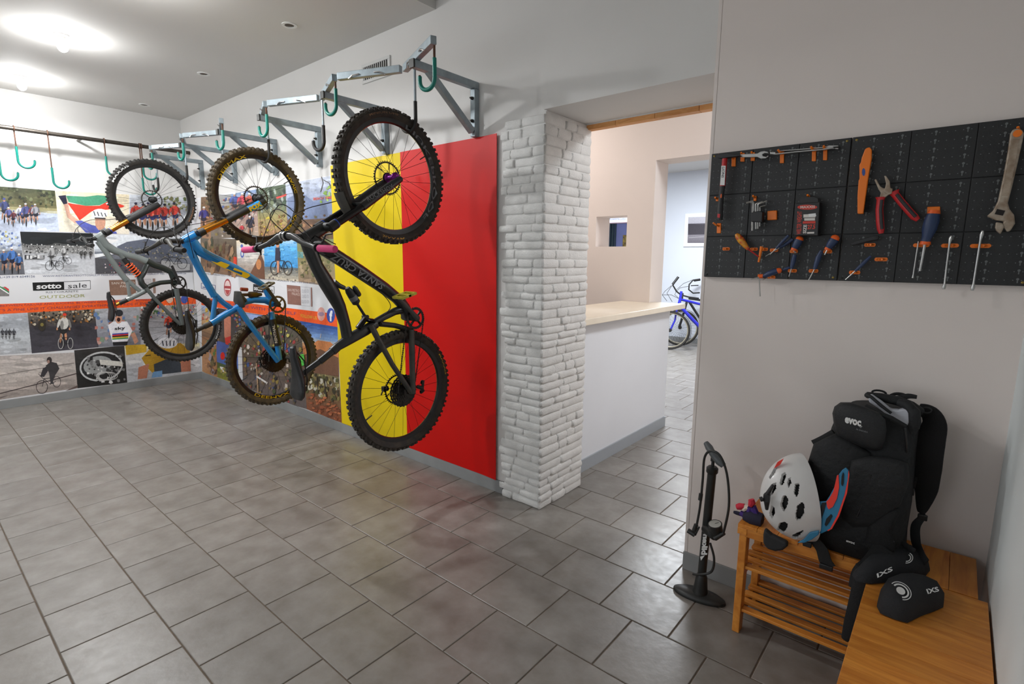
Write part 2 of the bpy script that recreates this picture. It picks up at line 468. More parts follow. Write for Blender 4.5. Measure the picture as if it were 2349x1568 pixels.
# stone cladding on the wall end ------------------------------------------
stone_m = M('white_painted_stone', (226, 225, 222), 0.6, noise=(14, 0.10), bump=(120, 0.35))
clad = struct(MB().bx(XP0+0.012, XP1-0.0015, YW-0.018, YW-0.0005, 0, 2.40).build('trim_3', stone_m, smooth=False))
clad2 = struct(MB().bx(XP1-0.001, XP1+0.006, YW-0.018, YB-0.004, 0, 2.425).build('trim_4', stone_m, smooth=False))
rb = random.Random(11)
def stone_variant(seed):
    r = random.Random(seed); m = MB()
    # unit stone: length along x (0..1), height z (0..1), proud along -y
    ga = [0, .035, .12, .5, .88, .965, 1]; gz = [0, .13, .5, .87, 1]
    nx, nz = len(ga)-1, len(gz)-1
    P = []
    tl, tr, sl = r.uniform(-.12, .12), r.uniform(-.12, .12), r.uniform(-.1, .1)
    for k in range(nz+1):
        for i in range(nx+1):
            a, b = ga[i], gz[k]
            edge = i in (0, nx) or k in (0, nz)
            corner = (i in (1, nx-1)) and (k in (1, nz-1))
            y = -0.02 if edge else -((0.72 if corner else 0.9)+r.uniform(-.13, .10))
            bb = b+((tl*(1-a)+tr*a)*.5 if k in (0, nz) else 0)+r.uniform(-.035, .035)
            aa = a+(r.uniform(-.01, .01) if i in (0, nx) else r.uniform(-.02, .02)*(.3 if i in (1, nx-1) else 1))
            if edge and k in (0, nz) and i in (0, nx): aa += .012 if i == 0 else -.012; bb += .10 if k == 0 else -.10
            P.append((aa, y, bb))
    F = []
    for k in range(nz):
        for i in range(nx):
            q = k*(nx+1)+i; F.append((q, q+1, q+nx+2, q+nx+1))
    me = bpy.data.meshes.new('stone'); me.from_pydata(P, [], F)
    me.polygons.foreach_set('use_smooth', [True]*len(F)); me.materials.append(stone_m)
    return me
stones = [stone_variant(s) for s in range(9)]
def lay(parent, x, y, z, L_, h, proud, rotz):
    o = bpy.data.objects.new('stone', rb.choice(stones)); link(o, parent)
    o.location = V((x, y, z))-origin_of(parent); o.scale = (L_, proud, h); o.rotation_euler = (0, rb.uniform(-.012, .012), rotz)
z = 0.0; row = 0
while z < 2.40:
    h = rb.uniform(0.043, 0.062)
    if z+h > 2.425: h = 2.425-z
    # front face (towards the room), from the corner leftwards
    x = XP1+0.012; lim = XP0+rb.uniform(-0.035, 0.03)
    first = True
    while x > lim+0.02:
        L_ = rb.uniform(0.10, 0.24)
        if first and rb.random() < 0.4: L_ *= 0.55
        first = False
        if x-L_-lim < 0.05: L_ = x-lim
        lay(clad, x-L_, YW-0.0175, z, L_-0.005, h-0.005, rb.uniform(0.011, 0.021), 0)
        x -= L_
    y = YW-0.035; lim = YB-0.004
    while y < lim-0.02:
        L_ = rb.uniform(0.09, 0.26)
        if lim-y-L_ < 0.06: L_ = lim-y
        lay(clad2, XP1+0.0055, y, z, L_-0.005, h-0.005, rb.uniform(0.010, 0.020), math.pi/2)
        y += L_
    z += h; row += 1
# ------------------------------------------------------------------ bike rack brackets and hooks
zinc = M('galvanised_steel', (158, 170, 176), 0.5, 0.45, noise=(18, 0.22), bump=(40, 0.05))
zinc_d = M('steel_dark_end', (60, 60, 58), 0.5, 0.6)
teal = M('teal_rubber', (6, 122, 108), 0.35)
blackrub = M('black_rubber', (38, 36, 34), 0.6)
rust = M('rusty_rod', (104, 72, 56), 0.65, 0.5, noise=(40, .4))
chrome = M('bright_steel', (205, 205, 205), 0.25, 1.0, noise=(30, .15))
ZA = 2.685     # top of the arms
brx = [-2.465, -3.395, -4.325, -5.11, -6.01, -6.89]
names_k = ['nearest the stone pillar', 'second from the stone pillar', 'third from the stone pillar, above the blue bike', 'fourth from the stone pillar', 'fifth from the stone pillar', 'nearest the corner']
for k, x in enumerate(brx):
    t = thing('wall_bracket', 'galvanised triangular wall bracket '+names_k[k], 'bracket', (x, YW, ZA-0.32), 'galvanised rack brackets')
    MB().bx(x-0.02, x+0.02, 2.055, YW-0.002, ZA-0.042, ZA).build('arm', zinc, t, smooth=False, bevel=0.003)
    MB().bx(x-0.02, x+0.02, 2.045, 2.056, ZA-0.044, ZA+0.002).build('end_cap', zinc_d, t, smooth=False)
    MB().bx(x-0.02, x+0.02, YW-0.042, YW-0.001, ZA-0.33, ZA-0.043).build('upright', zinc, t, smooth=False, bevel=0.003)
    a = V((x, 2.155, ZA-0.043)); b = V((x, YW-0.06, ZA-0.315)); d = (b-a).normalized(); n = V((0, d.z, -d.y))
    m = MB(); m.prism([p for p in ((x-0.018, *(a+n*0.0).yz), (x-0.018, *(b+n*0.0).yz), (x-0.018, *(b-n*0.038).yz), (x-0.018, *(a-n*0.038).yz))], (0.036, 0, 0))
    m.build('brace', zinc, t, smooth=False, bevel=0.003)
    for zz in (ZA-0.10, ZA-0.235):
        MB().lathe([(0.011, 0), (0.011, 0.008), (0.006, 0.012), (0.006, 0.022)], (x-0.0, YW-0.042, zz), (0, -1, 0), 6).build('bolt', zinc_d, t)
def bar(p, q, z, label, grp='zigzag bars of the rack'):
    p = V((p[0], p[1], z)); q = V((q[0], q[1], z)); d = (q-p).normalized(); s_ = V((-d.y, d.x, 0))*0.017
    t = thing('rack_bar', label, 'bar', p, grp)
    MB().prism([p+s_, p-s_, q-s_, q+s_], (0, 0, 0.042)).build('tube', zinc, t, smooth=False, bevel=0.003)
    for e, w in ((p+d*0.10, 1), (q-d*0.09, -1)):
        h = MB(); h.tube([e+V((0, 0, -0.003))+s_*1.1, e+s_*1.6+d*0.035*w+V((0, 0, 0.012)), e+s_*1.2+d*0.075*w+V((0, 0, 0.016))], 0.0045, 6)
        h.build('clamp_lever', chrome, t)
    return t
pos = ['nearest the stone pillar', 'second from the stone pillar', 'third from the stone pillar', 'fourth from the stone pillar', 'fifth from the stone pillar', 'nearest the corner']
O = []; I = []
for k, x in enumerate(brx):
    O.append((x+0.255, 1.985)); I.append((x-0.20, 2.165))
    bar(O[k], I[k], ZA+0.001, 'short angled galvanised bar resting on the wall bracket '+pos[k])
for k in (0, 1, 3, 4):
    i, o = V((*I[k], 0)), V((*O[k+1], 0)); d = (o-i).normalized()
    bar((i+d*0.03).xy, (o-d*0.03).xy, ZA+0.001, 'long galvanised link bar running out from the bracket '+pos[k])

def jhook(name, top, zbot, w, mat_rod, mat_rub, rub, r, label, group, dirn=(-1, 0), sleeve=True, r_rub=None, tip=0.0):
    """rod hanging from top to a J whose lowest point is at zbot; curls towards dirn"""
    top = V(top); D = V((dirn[0], dirn[1], 0)).normalized()
    t = thing(name, label, 'hook', (top.x, top.y, zbot), group)
    R_ = w/2; cz = zbot+R_
    arc = [top+V((0, 0, cz-top.z))+D*(R_-R_*math.cos(a))-V((0, 0, R_*math.sin(a))) for a in [math.pi*i/12 for i in range(13)]]
    arc.append(arc[-1]+V((0, 0, 0.012+tip)))
    zr = cz+rub
    MB().tube([top, V((top.x, top.y, zr))], r, 8).build('rod', mat_rod, t)
    rr = r_rub or r*1.75
    MB().tube([V((top.x, top.y, zr+0.006))]+[V((top.x, top.y, zr-(zr-cz)*f)) for f in (0.5,)]+arc, rr, 10).build('rubber_sleeve', mat_rub, t)
    MB().tube([arc[-1], arc[-1]+V((0, 0, 0.006))], r, 8).build('rod_tip', mat_rod, t)
    if sleeve: MB().tube([top+V((0, 0, -0.02)), top+V((0, 0, 0.075))], r*1.6, 10).build('collar', zinc, t)
    return t
# teal hooks at the outer ends
hk = ['nearest the stone pillar', 'second from the pillar', 'third from the pillar', 'fourth from the pillar', 'fifth from the pillar', 'holding the front wheel of the grey bike']
hpx = [(975, 203), (768, 264), (606, 312), (513, 343), (431, 368), (356, 388)]
for k in range(6):
    x, y = O[k]
    zb = at_x(hpx[k][0], hpx[k][1], x-0.05).z
    w = 0.105
    jhook('rack_hook', (x-0.005, y+0.008, ZA-0.003), zb, w, rust, teal, 0.09 if k < 5 else 0.10, 0.0065, 'teal rubber hook at a bar end, '+hk[k], 'teal rack hooks', (-1, -0.12), sleeve=False, tip=0.01)
# ------------------------------------------------------------------ mountain bikes
tire_m = M('muddy_black_tyre', (40, 37, 34), 0.75, noise=(26, 0.3, (62, 54, 45)), bump=(90, .3))
tire_b = M('brown_muddy_tyre', (62, 54, 42), 0.85, noise=(22, 0.4, (88, 76, 58)), bump=(90, .35))
tire_c = M('clean_black_tyre', (36, 35, 34), 0.7, noise=(26, 0.25, (52, 48, 44)), bump=(90, .25))
rim_k = M('black_rim', (26, 26, 27), 0.35)
spoke_m = M('black_spoke', (28, 28, 28), 0.4, 0.5)
steel_k = M('dark_steel', (62, 60, 57), 0.4, 0.8, noise=(60, .4))
rotor_m = M('brake_rotor_steel', (70, 66, 60), 0.4, 0.85)
gloss_k = M('satin_black_carbon', (34, 36, 37), 0.32, 0, noise=(12, 0.25), coat=0.2)
matte_k = M('matte_black', (30, 30, 30), 0.55)
dusty_k = M('dusty_black', (46, 45, 42), 0.6, noise=(18, .35, (66, 62, 54)))
grey_l = M('grey_lettering', (112, 114, 116), 0.5)
gold_l = M('gold_lettering', (190, 140, 48), 0.5)
white_l = M('white_lettering', (228, 228, 226), 0.5)
pink_m = M('pink_foam_grip', (222, 72, 130), 0.75, bump=(200, .2))
purple_m = M('purple_anodised', (122, 30, 130), 0.3, 0.7)
gold_m = M('gold_stanchion', (190, 128, 42), 0.18, 0.85)
blue_f = M('blue_frame_paint', (26, 132, 204), 0.28, noise=(10, .12), coat=0.4)
grey_f = M('grey_frame_paint', (126, 134, 132), 0.35, noise=(10, .12), coat=0.3)
dark_f = M('dark_green_black_frame', (34, 42, 38), 0.35, coat=0.3)
yel_m = M('yellow_decal', (226, 190, 30), 0.4)
orange_m = M('orange_spring', (238, 92, 30), 0.35)
yped = M('yellow_pedal', (190, 178, 40), 0.45, noise=(40, .3))
sad_m = M('black_saddle', (30, 30, 31), 0.5, bump=(150, .1))
cable_m = M('black_cable', (22, 22, 22), 0.45)
silver = M('silver_alloy', (176, 176, 174), 0.3, 0.9, noise=(30, .2))
orange_p = M('orange_plastic', (240, 122, 20), 0.45)

def wheel(root, name, c, R_, mat_t, label_t=None, rim_mat=None, hub_mat=None, rotor_side=-1, cassette=False, nsp=28, tw=0.030, knobs=True, rotor=True, letters=(), rim_letters=()):
    c = V(c); ax = V((1, 0, 0)); rim_mat = rim_mat or rim_k
    rb_ = R_-0.052
    m = MB(); m.loft([[c+V((0, math.cos(t)*r, math.sin(t)*r))+ax*h for r, h in ((rb_+0.004, -0.014), (rb_-0.024, -0.012), (rb_-0.030, 0), (rb_-0.024, 0.012), (rb_+0.004, 0.014))] for t in [2*math.pi*j/64 for j in range(64)]], closed=True)
    w = m.build(name, rim_mat, root, label='wheel rim')
    m = MB(); n = 72
    prof = [(rb_-0.002, -0.013), (rb_+0.012, -tw*0.9), (rb_+0.030, -tw), (R_-0.010, -tw*0.72), (R_-0.004, 0), (R_-0.010, tw*0.72), (rb_+0.030, tw), (rb_+0.012, tw*0.9), (rb_-0.002, 0.013)]
    m.loft([[c+V((0, math.cos(t)*r, math.sin(t)*r))+ax*h for r, h in prof] for t in [2*math.pi*j/n for j in range(n)]], closed=True)
    if knobs:
        for j in range(66):
            t = 2*math.pi*(j+0.5*(j % 2)*0.3)/66; er = V((0, math.cos(t), math.sin(t))); et = V((0, -math.sin(t), math.cos(t)))
            for sgn in (-1, 1):
                for hh, rr, sz in ((tw*0.30, R_-0.003, (0.011, 0.013, 0.011)), (tw*0.88, R_-0.012, (0.009, 0.015, 0.014))):
                    if j % 2 and hh < tw*0.5 and False: continue
                    p = c+er*rr+ax*(hh*sgn)
                    rot = Matrix((ax, et, er)).transposed()
                    m.box(p, sz, rot)
    ti = m.build('tyre', mat_t, w)
    # hub
    hm = hub_mat or matte_k
    MB().lathe([(0.012, -0.052), (0.027, -0.036), (0.027, -0.03), (0.016, -0.022), (0.016, 0.022), (0.027, 0.03), (0.027, 0.036), (0.012, 0.052)], c, (1, 0, 0), 16).build('hub', hm, w)
    m = MB()
    for j in range(nsp):
        t = 2*math.pi*j/nsp; sgn = 1 if j % 2 else -1; tw_ = 0.62*(1 if (j//2) % 2 else -1)
        a = c+V((0, math.cos(t+tw_)*0.025, math.sin(t+tw_)*0.025))+ax*(0.033*sgn)
        b = c+V((0, math.cos(t)*(rb_-0.026), math.sin(t)*(rb_-0.026)))
        m.tube([a, b], 0.0011, 4)
    m.build('spokes', spoke_m, w, kind='stuff')
    if rotor:
        m = MB(); rc = c+ax*(0.042*rotor_side)
        m.ring(rc, (1, 0, 0), 0.084, 0.092, 0.002, 40)
        for j in range(40):
            t = 2*math.pi*j/40
            m.box(rc+V((0, math.cos(t)*0.0945, math.sin(t)*0.0945)), (0.002, 0.006, 0.006))
        for j in range(6):
            t = 2*math.pi*j/6
            m.tube([rc+V((0, math.cos(t)*0.03, math.sin(t)*0.03)), rc+V((0, math.cos(t+.35)*0.084, math.sin(t+.35)*0.084))], (0.0012, 0.004), 4, ref=(1, 0, 0))
        m.ring(rc, (1, 0, 0), 0.02, 0.033, 0.0022, 20)
        m.build('disc_rotor', rotor_m if hub_mat is not gold_l else gold_l, w)
    if cassette:
        m = MB()
        for i, r in enumerate((0.10, 0.088, 0.077, 0.067, 0.058, 0.050, 0.043, 0.037, 0.031, 0.026)):
            x_ = 0.016+0.0042*i; cc = c+ax*x_; nt = int(r*260)
            pts = []
            for j in range(nt*2):
                t = math.pi*j/nt; rr = r+(0.0025 if j % 2 else -0.0025); pts.append(cc+V((0, math.cos(t)*rr, math.sin(t)*rr)))
            inn = [cc+(p-cc)*max(0.0, (r-0.013)/r) for p in pts]
            m.loft([pts, [p+V((.0018, 0, 0)) for p in pts], [p+V((.0018, 0, 0)) for p in inn], inn], closed=True)
        m.build('cassette', steel_k, w)
    # valve
    t = 0.55 if not cassette else 3.6
    MB().tube([c+V((0, math.cos(t)*(rb_-0.03), math.sin(t)*(rb_-0.03))), c+V((0, math.cos(t)*(rb_-0.075), math.sin(t)*(rb_-0.075)))], 0.0035, 6).build('valve', matte_k, w)
    def arc(s_, a0, a1, r0, r1, mat, nm, flip=False):
        # a0..a1 degrees; angle measured from +y (towards the wall) up to +z
        def fn(a, b):
            t = math.radians(a0+(a1-a0)*a); r = r0+(r1-r0)*b
            f = (r-rb_-0.012)/(R_-0.010-rb_-0.012)
            hx = 0.0145 if r < rb_ else tw*(1.0-0.22*max(0, f)**1.5)
            return c+V((0, math.cos(t)*r, math.sin(t)*r))+ax*(hx+0.0018)
        text_map(MB(), s_, fn, 0.01).build(nm, mat, w, smooth=False)
    for L_ in letters: arc(*L_, 'lettering')
    for L_ in rim_letters: arc(*L_, 'rim_decal')
    return w

def px_tube(mb, pts, X0, ratio=0.85, xo=None, n=12):
    """pts: (u, v, width_px[, dx]) on the plane x = X0"""
    P = []; r = []
    for q in pts:
        dx = q[3] if len(q) > 3 else 0.0
        p = at_x(q[0], q[1], X0+dx); P.append(p)
        h = q[2]*depth(p)/FPX/2; r.append((h*ratio, h))
    mb.tube(P, r, n, ref=(1, 0, 0))
    return mb

def handlebar(root, X0, clamp, ends, gripm, half=0.38, barm=None, lever=True, grip_label=None):
    barm = barm or gloss_k
    c = at_x(*clamp, X0); e = {1: at_x(*ends[0], X0+half), -1: at_x(*ends[1], X0-half)}
    pts = []; rr = []
    for s_ in (-1, 1):
        E_ = e[s_]
        seq = [(1.0, 1.0, 0.011), (0.62, 0.92, 0.0115), (0.36, 0.55, 0.0125), (0.16, 0.03, 0.0165), (0.06, 0.0, 0.0175)]
        sub = []
        for f, g, r in seq:
            sub.append((V((X0+s_*half*f, c.y+(E_.y-c.y)*g, c.z+(E_.z-c.z)*g)), r))
        if s_ == 1: sub = sub[::-1]
        for p, r in sub: pts.append(p); rr.append(r)
    hb = MB().tube(pts, rr, 12).build('handlebar', barm, root)
    for s_ in (-1, 1):
        E_ = e[s_]; a = V((X0+s_*half*0.66, c.y+(E_.y-c.y)*0.94, c.z+(E_.z-c.z)*0.94)); d = (E_-a).normalized()
        E2 = E_+d*0.004
        MB().tube([a, a+d*0.004, a+d*0.008, E2-d*0.004, E2], [0.0135, 0.0175, 0.0165, 0.0168, 0.0145], 14).build('grip', gripm, hb, label=grip_label)
        if lever:
            b = V((X0+s_*half*0.60, c.y+(E_.y-c.y)*0.9, c.z+(E_.z-c.z)*0.9))
            m = MB(); m.tube([b-d*0.008, b+d*0.008], 0.0185, 12)
            body = b+V((0, 0.012, 0.022))
            m.tube([body-d*0.03, body, body+d*0.035], [0.008, 0.011, 0.008], 8)
            m.tube([body+d*0.03, body+V((0, 0.01, 0.04))+d*0.05, body+V((0, 0.012, 0.045))+d*0.10], [0.006, 0.0045, 0.004], 6)
            m.tube([b+V((0, 0.012, -0.015))-d*0.0, b+V((0, 0.028, -0.03))+d*0.028], [0.006, 0.004], 6)
            m.build('brake_lever', matte_k, hb)
    return c, hb

def saddle(root, top, bot, X0, mat=None, facing=-1):
    """nose up (top) to tail (bot); riding surface faces away from the wall"""
    a = at_x(*top, X0); b = at_x(*bot, X0); L_ = (b-a).length; d = (b-a).normalized(); n = V((0, d.z, -d.y))
    if n.y > 0: n = -n
    rings = []
    for f, w, h, lift in ((0, 0.006, 0.012, -0.012), (0.03, 0.018, 0.018, -0.004), (0.2, 0.022, 0.024, 0.0), (0.42, 0.030, 0.028, -0.006), (0.62, 0.050, 0.030, -0.006), (0.80, 0.068, 0.030, 0.002), (0.93, 0.066, 0.026, 0.010), (1.0, 0.045, 0.014, 0.010)):
        p = a+d*(L_*f)+n*lift; ring = []
        for j in range(16):
            t = 2*math.pi*j/16; cx = math.cos(t); sy = math.sin(t)
            y_ = sy*h*(0.55 if sy > 0 else 1.0)
            dip = -0.006*max(0, 1-abs(cx)*2.2) if sy > 0 and 0.2 < f < 0.95 else 0
            ring.append(p+V((1, 0, 0))*(w*math.copysign(abs(cx)**0.8, cx))+n*(y_+dip))
        rings.append(ring)
    o = MB().loft(rings).build('saddle', mat or sad_m, root)
    m = MB()
    for s_ in (-1, 1):
        m.tube([a+d*(L_*0.12)-n*0.02+V((s_*0.006, 0, 0)), a+d*(L_*0.3)-n*0.046+V((s_*0.021, 0, 0)), a+d*(L_*0.66)-n*0.048+V((s_*0.022, 0, 0)), a+d*(L_*0.86)-n*0.028+V((s_*0.034, 0, 0))], 0.0035, 6)
    m.build('saddle_rails', steel_k, o)
    return o

def crankset(root, bb, X0, ring_r, arm_to=None, pedal=None, armm=None, ring_m=None):
    c = at_x(*bb, X0)+V((0.048, 0, 0)); c.x = X0+0.048
    m = MB(); n = 32; pts = []
    for j in range(n*2):
        t = math.pi*j/n; r = ring_r+(0.004 if j % 2 else -0.002); pts.append(V((0, math.cos(t)*r, math.sin(t)*r)))
    inner = [V((0, math.cos(math.pi*j/n)*ring_r*0.78, math.sin(math.pi*j/n)*ring_r*0.78)) for j in range(2*n)]
    m.loft([[c+p for p in pts], [c+p+V((0.003, 0, 0)) for p in pts], [c+p+V((0.003, 0, 0)) for p in inner], [c+p for p in inner]], closed=True)
    for j in range(4):
        t = math.pi/4+math.pi/2*j
        m.tube([c+V((0.002, 0, 0)), c+V((0.002, math.cos(t)*ring_r*0.8, math.sin(t)*ring_r*0.8))], (0.004, 0.008), 6, ref=(1, 0, 0))
    cr = m.build('chainring', ring_m or steel_k, root)
    MB().lathe([(0.02, -0.115), (0.02, 0.02), (0.012, 0.024)], c, (1, 0, 0), 14).build('axle', matte_k, cr)
    if arm_to:
        e = at_x(*arm_to, X0+0.075)
        MB().tube([c+V((0.02, 0, 0)), c.lerp(e, 0.5)+V((0.014, 0, 0)), e], [(0.008, 0.017), (0.007, 0.013), (0.007, 0.013)], 10, ref=(1, 0, 0)).build('crank_arm', armm or dusty_k, cr)
    return c, cr
def pedal_at(root, u, v, X, mat, tilt=0.35):
    p = at_x(u, v, X)
    rot = Matrix.Rotation(tilt, 3, 'X')
    m = MB()
    for sy in (-1, 1):
        m.box(p+rot @ V((0, sy*0.046, 0)), (0.098, 0.012, 0.014), rot)
        m.box(p+rot @ V((sy*0.044, 0, 0)), (0.012, 0.09, 0.014), rot)
        for k in range(3):
            m.lathe([(0.0018, -0.012), (0.0018, 0.012)], p+rot @ V((-0.035+0.035*k, sy*0.046, 0)), rot @ V((0, 0, 1)), 5)
    m.box(p, (0.10, 0.018, 0.016), rot)
    return m.build('pedal', mat, root, smooth=False, bevel=0.002)
def chain(root, c1, r1, c2, r2):
    """upper and lower run between chainring c1 and sprocket c2 (drive side), through the derailleur"""
    m = MB(); x = c1.x+0.002
    for s_ in (-1, 1):
        a = V((x, c1.y+s_*r1, c1.z)); b = V((x-0.006, c2.y+s_*r2, c2.z))
        L_ = (b-a).length; n = int(L_/0.0125); d = (b-a).normalized()
        for i in range(n):
            p = a.lerp(b, (i+.5)/n)
            q = V((0.0035 if i % 2 else 0.0022, 0, 0))
            m.tube([p-d*0.0065+q, p+d*0.0065+q], (0.0012, 0.0042), 4, ref=(1, 0, 0)); m.tube([p-d*0.0065-q, p+d*0.0065-q], (0.0012, 0.0042), 4, ref=(1, 0, 0))
    return m.build('chain', steel_k, root, kind='stuff')
def derailleur(root, p, mat):
    m = MB(); p = V(p)
    m.tube([p+V((0, -0.005, 0.03)), p+V((0.014, 0.02, 0.02)), p+V((0.012, 0.035, -0.005))], [0.011, 0.014, 0.011], 8)
    m.prism([p+V((0.004, 0.02, -0.02)), p+V((0.004, 0.042, -0.015)), p+V((0.004, 0.052, 0.06)), p+V((0.004, 0.034, 0.066))], (0.004, 0, 0))
    m.lathe([(0.014, 0), (0.014, 0.004)], p+V((-0.002, 0.04, 0.05)), (1, 0, 0), 12)
    m.lathe([(0.014, 0), (0.014, 0.004)], p+V((-0.002, 0.032, -0.008)), (1, 0, 0), 12)
    return m.build('rear_derailleur', mat, root)
def caliper(root, p, mat):
    m = MB(); p = V(p); m.box(p, (0.026, 0.036, 0.03)); m.lathe([(0.012, -0.02), (0.012, 0.02)], p+V((0, 0.006, 0)), (1, 0, 0), 10)
    m.tube([p+V((0, -0.015, -0.01)), p+V((0, -0.03, -0.035))], 0.005, 6)
    return m.build('brake_caliper', mat, root, bevel=0.004)
def cable(root, pts, r=0.0024):
    P = [V(p) for p in pts]; out = []
    n = len(P)
    for i in range(n-1):
        p0 = P[max(i-1, 0)]; p1 = P[i]; p2 = P[i+1]; p3 = P[min(i+2, n-1)]
        for k in range(6):
            t = k/6; out.append(0.5*((2*p1)+(p2-p0)*t+(2*p0-5*p1+4*p2-p3)*t*t+(-p0+3*p1-3*p2+p3)*t**3))
    out.append(P[-1])
    return MB().tube(out, r, 6).build('cable', cable_m, root)
def fork(root, X0, axle, arch, crown, low_w, stan_w, low_m, stan_m, half=0.058, crown_m=None, ring_m=None):
    """two legs: lowers axle->arch, stanchions arch->crown"""
    a0 = at_x(*axle, X0); b0 = at_x(*arch, X0); c0 = at_x(*crown, X0)
    d = (c0-a0).normalized()
    k = depth(b0)/FPX/2
    rl, rs = low_w*k, stan_w*k
    m = MB()
    for s_ in (-1, 1):
        o = V((s_*half, 0, 0))
        m.tube([a0+o*0.96-d*0.012, a0+o*0.98+d*0.02, a0+o+d*0.08, b0+o, b0+o+d*0.012], [rl*0.75, rl*0.9, rl, rl*1.04, rl*1.0], 14)
    # arch brace behind the stanchions
    n = V((0, -d.z, d.y))
    if n.y < 0: n = -n
    br = b0-d*0.012
    nn = n if n.z > 0 else -n
    m.tube([br+V((half, 0, 0)), br+V((half*0.75, 0, 0))+nn*0.02+d*0.03, br+nn*0.03+d*0.04, br+V((-half*0.75, 0, 0))+nn*0.02+d*0.03, br+V((-half, 0, 0))], [(0.012, 0.012), (0.01, 0.014), (0.010, 0.016), (0.01, 0.014), (0.012, 0.012)], 10)
    fk = m.build('fork', low_m, root)
    m = MB()
    for s_ in (-1, 1):
        o = V((s_*half, 0, 0)); m.tube([b0+o, c0+o], rs, 14)
    m.build('stanchions', stan_m, fk)
    m = MB()
    for s_ in (-1, 1):
        o = V((s_*half, 0, 0)); m.tube([c0+o-d*0.022, c0+o+d*0.022], rs*1.28, 14)
    m.tube([c0+V((-half, 0, 0))+d*0.004, c0+d*0.012, c0+V((half, 0, 0))+d*0.004], [rs*1.0, rs*1.35, rs*1.0], 12)
    m.build('crown', crown_m or matte_k, fk)
    if ring_m:
        m = MB()
        for s_ in (-1, 1): MB().tube([c0+V((s_*half, 0, 0))-d*0.030, c0+V((s_*half, 0, 0))-d*0.024], rs*1.22, 14).build('seal_ring', ring_m, fk)
    return a0, b0, c0, d, fk
def stem(root, X0, clampP, headP, mat):
    a = V(clampP); b = V(headP); b.x = X0
    m = MB(); m.tube([b, b.lerp(a, 0.5), a], [0.019, 0.016, 0.017], 12)
    m.tube([a+V((-0.026, 0, 0)), a+V((0.026, 0, 0))], 0.0225, 14)
    o = m.build('stem', mat, root)
    m = MB()
    for s_ in (-1, 1): m.ring(a+V((s_*0.016, 0, 0)), (1, 0, 0), 0.0225, 0.0245, 0.011, 20)
    m.build('clamp_plate', silver, o)
    return o

# ---------------------------------------------------------------- bike nearest the pillar: black, pink grips
X1 = -2.55; R1 = 0.374
c5 = crop(540, 500, 2.8); c3 = crop(780, 640, 3.733)
fc = V((X1, 1.957, 2.045)); rc = V((X1, 1.985, 0.786))
b1 = thing('mountain_bike', 'black full-suspension mountain bike with pink grips hung before the red and yellow banner', 'bicycle', (X1, 1.9, 0.41), 'mountain bikes hanging from the rack')
wheel(b1, 'front_wheel', fc, R1, tire_m, hub_mat=purple_m, letters=[('MAXXIS', 279, 253, R1-0.018, R1-0.036, gold_l), ('MINION DHF', 118, 84, R1-0.036, R1-0.022, M('brown_lettering', (120, 86, 58), .6))], rim_letters=[('NUKEPROOF', 72, -45, R1-0.052, R1-0.078, grey_l)])
wheel(b1, 'rear_wheel', rc, R1, tire_m, cassette=True, letters=[('MAXXIS', 34, 8, R1-0.036, R1-0.018, M('yellow_lettering', (206, 176, 40), .5))])
a0, b0, c0, d0, fk = fork(b1, X1, (901, 414), (818, 474), (748, 519), 19, 17, gloss_k, M('black_stanchion', (20, 20, 21), .15, .3), half=0.062, ring_m=M('blue_ring', (24, 70, 170), .4))
text_map(MB(), 'ROCKSHOX', quad_fn(at_x(845, 462, X1+.0865), at_x(906, 431, X1+.0865), at_x(840, 452, X1+.0865), at_x(899, 421, X1+.0865)), 0.01).build('lettering', grey_l, fk, smooth=False)
# mudguard
m = MB(); rg = R1+0.008
m.loft([[fc+V((x_, math.cos(t)*(rg+bz), math.sin(t)*(rg+bz))) for x_, bz in ((-0.045, -0.012), (-0.02, 0.0), (0.02, 0.0), (0.045, -0.012), (0.045, -0.015), (0.02, -0.003), (-0.02, -0.003), (-0.045, -0.015))] for t in [math.radians(a) for a in (198, 203, 208, 213, 218, 223)]])
m.build('mudguard', dusty_k, b1)
# frame
m = MB()
px_tube(m, [(747, 520, 26), (720, 536, 30), (692, 549, 27)], X1, 0.9)
px_tube(m, [(712, 545, 30), (740, 568, 34), (778, 592, 33), (830, 626, 32), (880, 660, 29), (908, 682, 26), (930, 706, 24)], X1, 1.0)
px_tube(m, [(700, 550, 28), (712, 575, 34), (727, 611, 32), (747, 646, 36), (763, 672, 36), (779, 703, 30), (791, 742, 27), (797, 775, 27)], X1, 0.75)
px_tube(m, [(765, 646, 14), (778, 655, 12), (790, 660, 10)], X1, 1.0)
px_tube(m, [(768, 799, 19), (800, 778, 26), (838, 757, 26), (862, 742, 22)], X1, 0.9)
px_tube(m, [(856, 741, 16), (880, 727, 16), (905, 714, 18), (926, 708, 22), (940, 722, 24)], X1, 0.9)
px_tube(m, [(918, 690, 22), (925, 702, 24), (938, 728, 26)], X1, 1.5)
fr = m.build('frame', gloss_k, b1)
fn = quad_fn(at_x(884, 654.5, X1+.0425), at_x(764, 577.5, X1+.0425), at_x(876, 665.5, X1+.0425), at_x(756, 592.5, X1+.0425))
text_map(MB(), 'SANTA CRUZ', fn, 0.02, 0.2).build('lettering', grey_l, fr, smooth=False)
# swing arm
m = MB()
for s_ in (-1, 1):
    o = 0.052*s_
    px_tube(m, [(851, 746, 15, o*0.6), (866, 775, 14, o), (900, 836, 12, o*1.15), (943, 900, 12, o*1.2)], X1, 0.8)
    px_tube(m, [(944, 756, 14, o*0.7), (945, 800, 16, o), (946, 850, 15, o*1.15), (947, 902, 15, o*1.25)], X1, 0.7)
px_tube(m, [(868, 742, 13), (905, 746, 12), (940, 756, 13)], X1, 2.2)
m.build('swing_arm', dusty_k, b1)
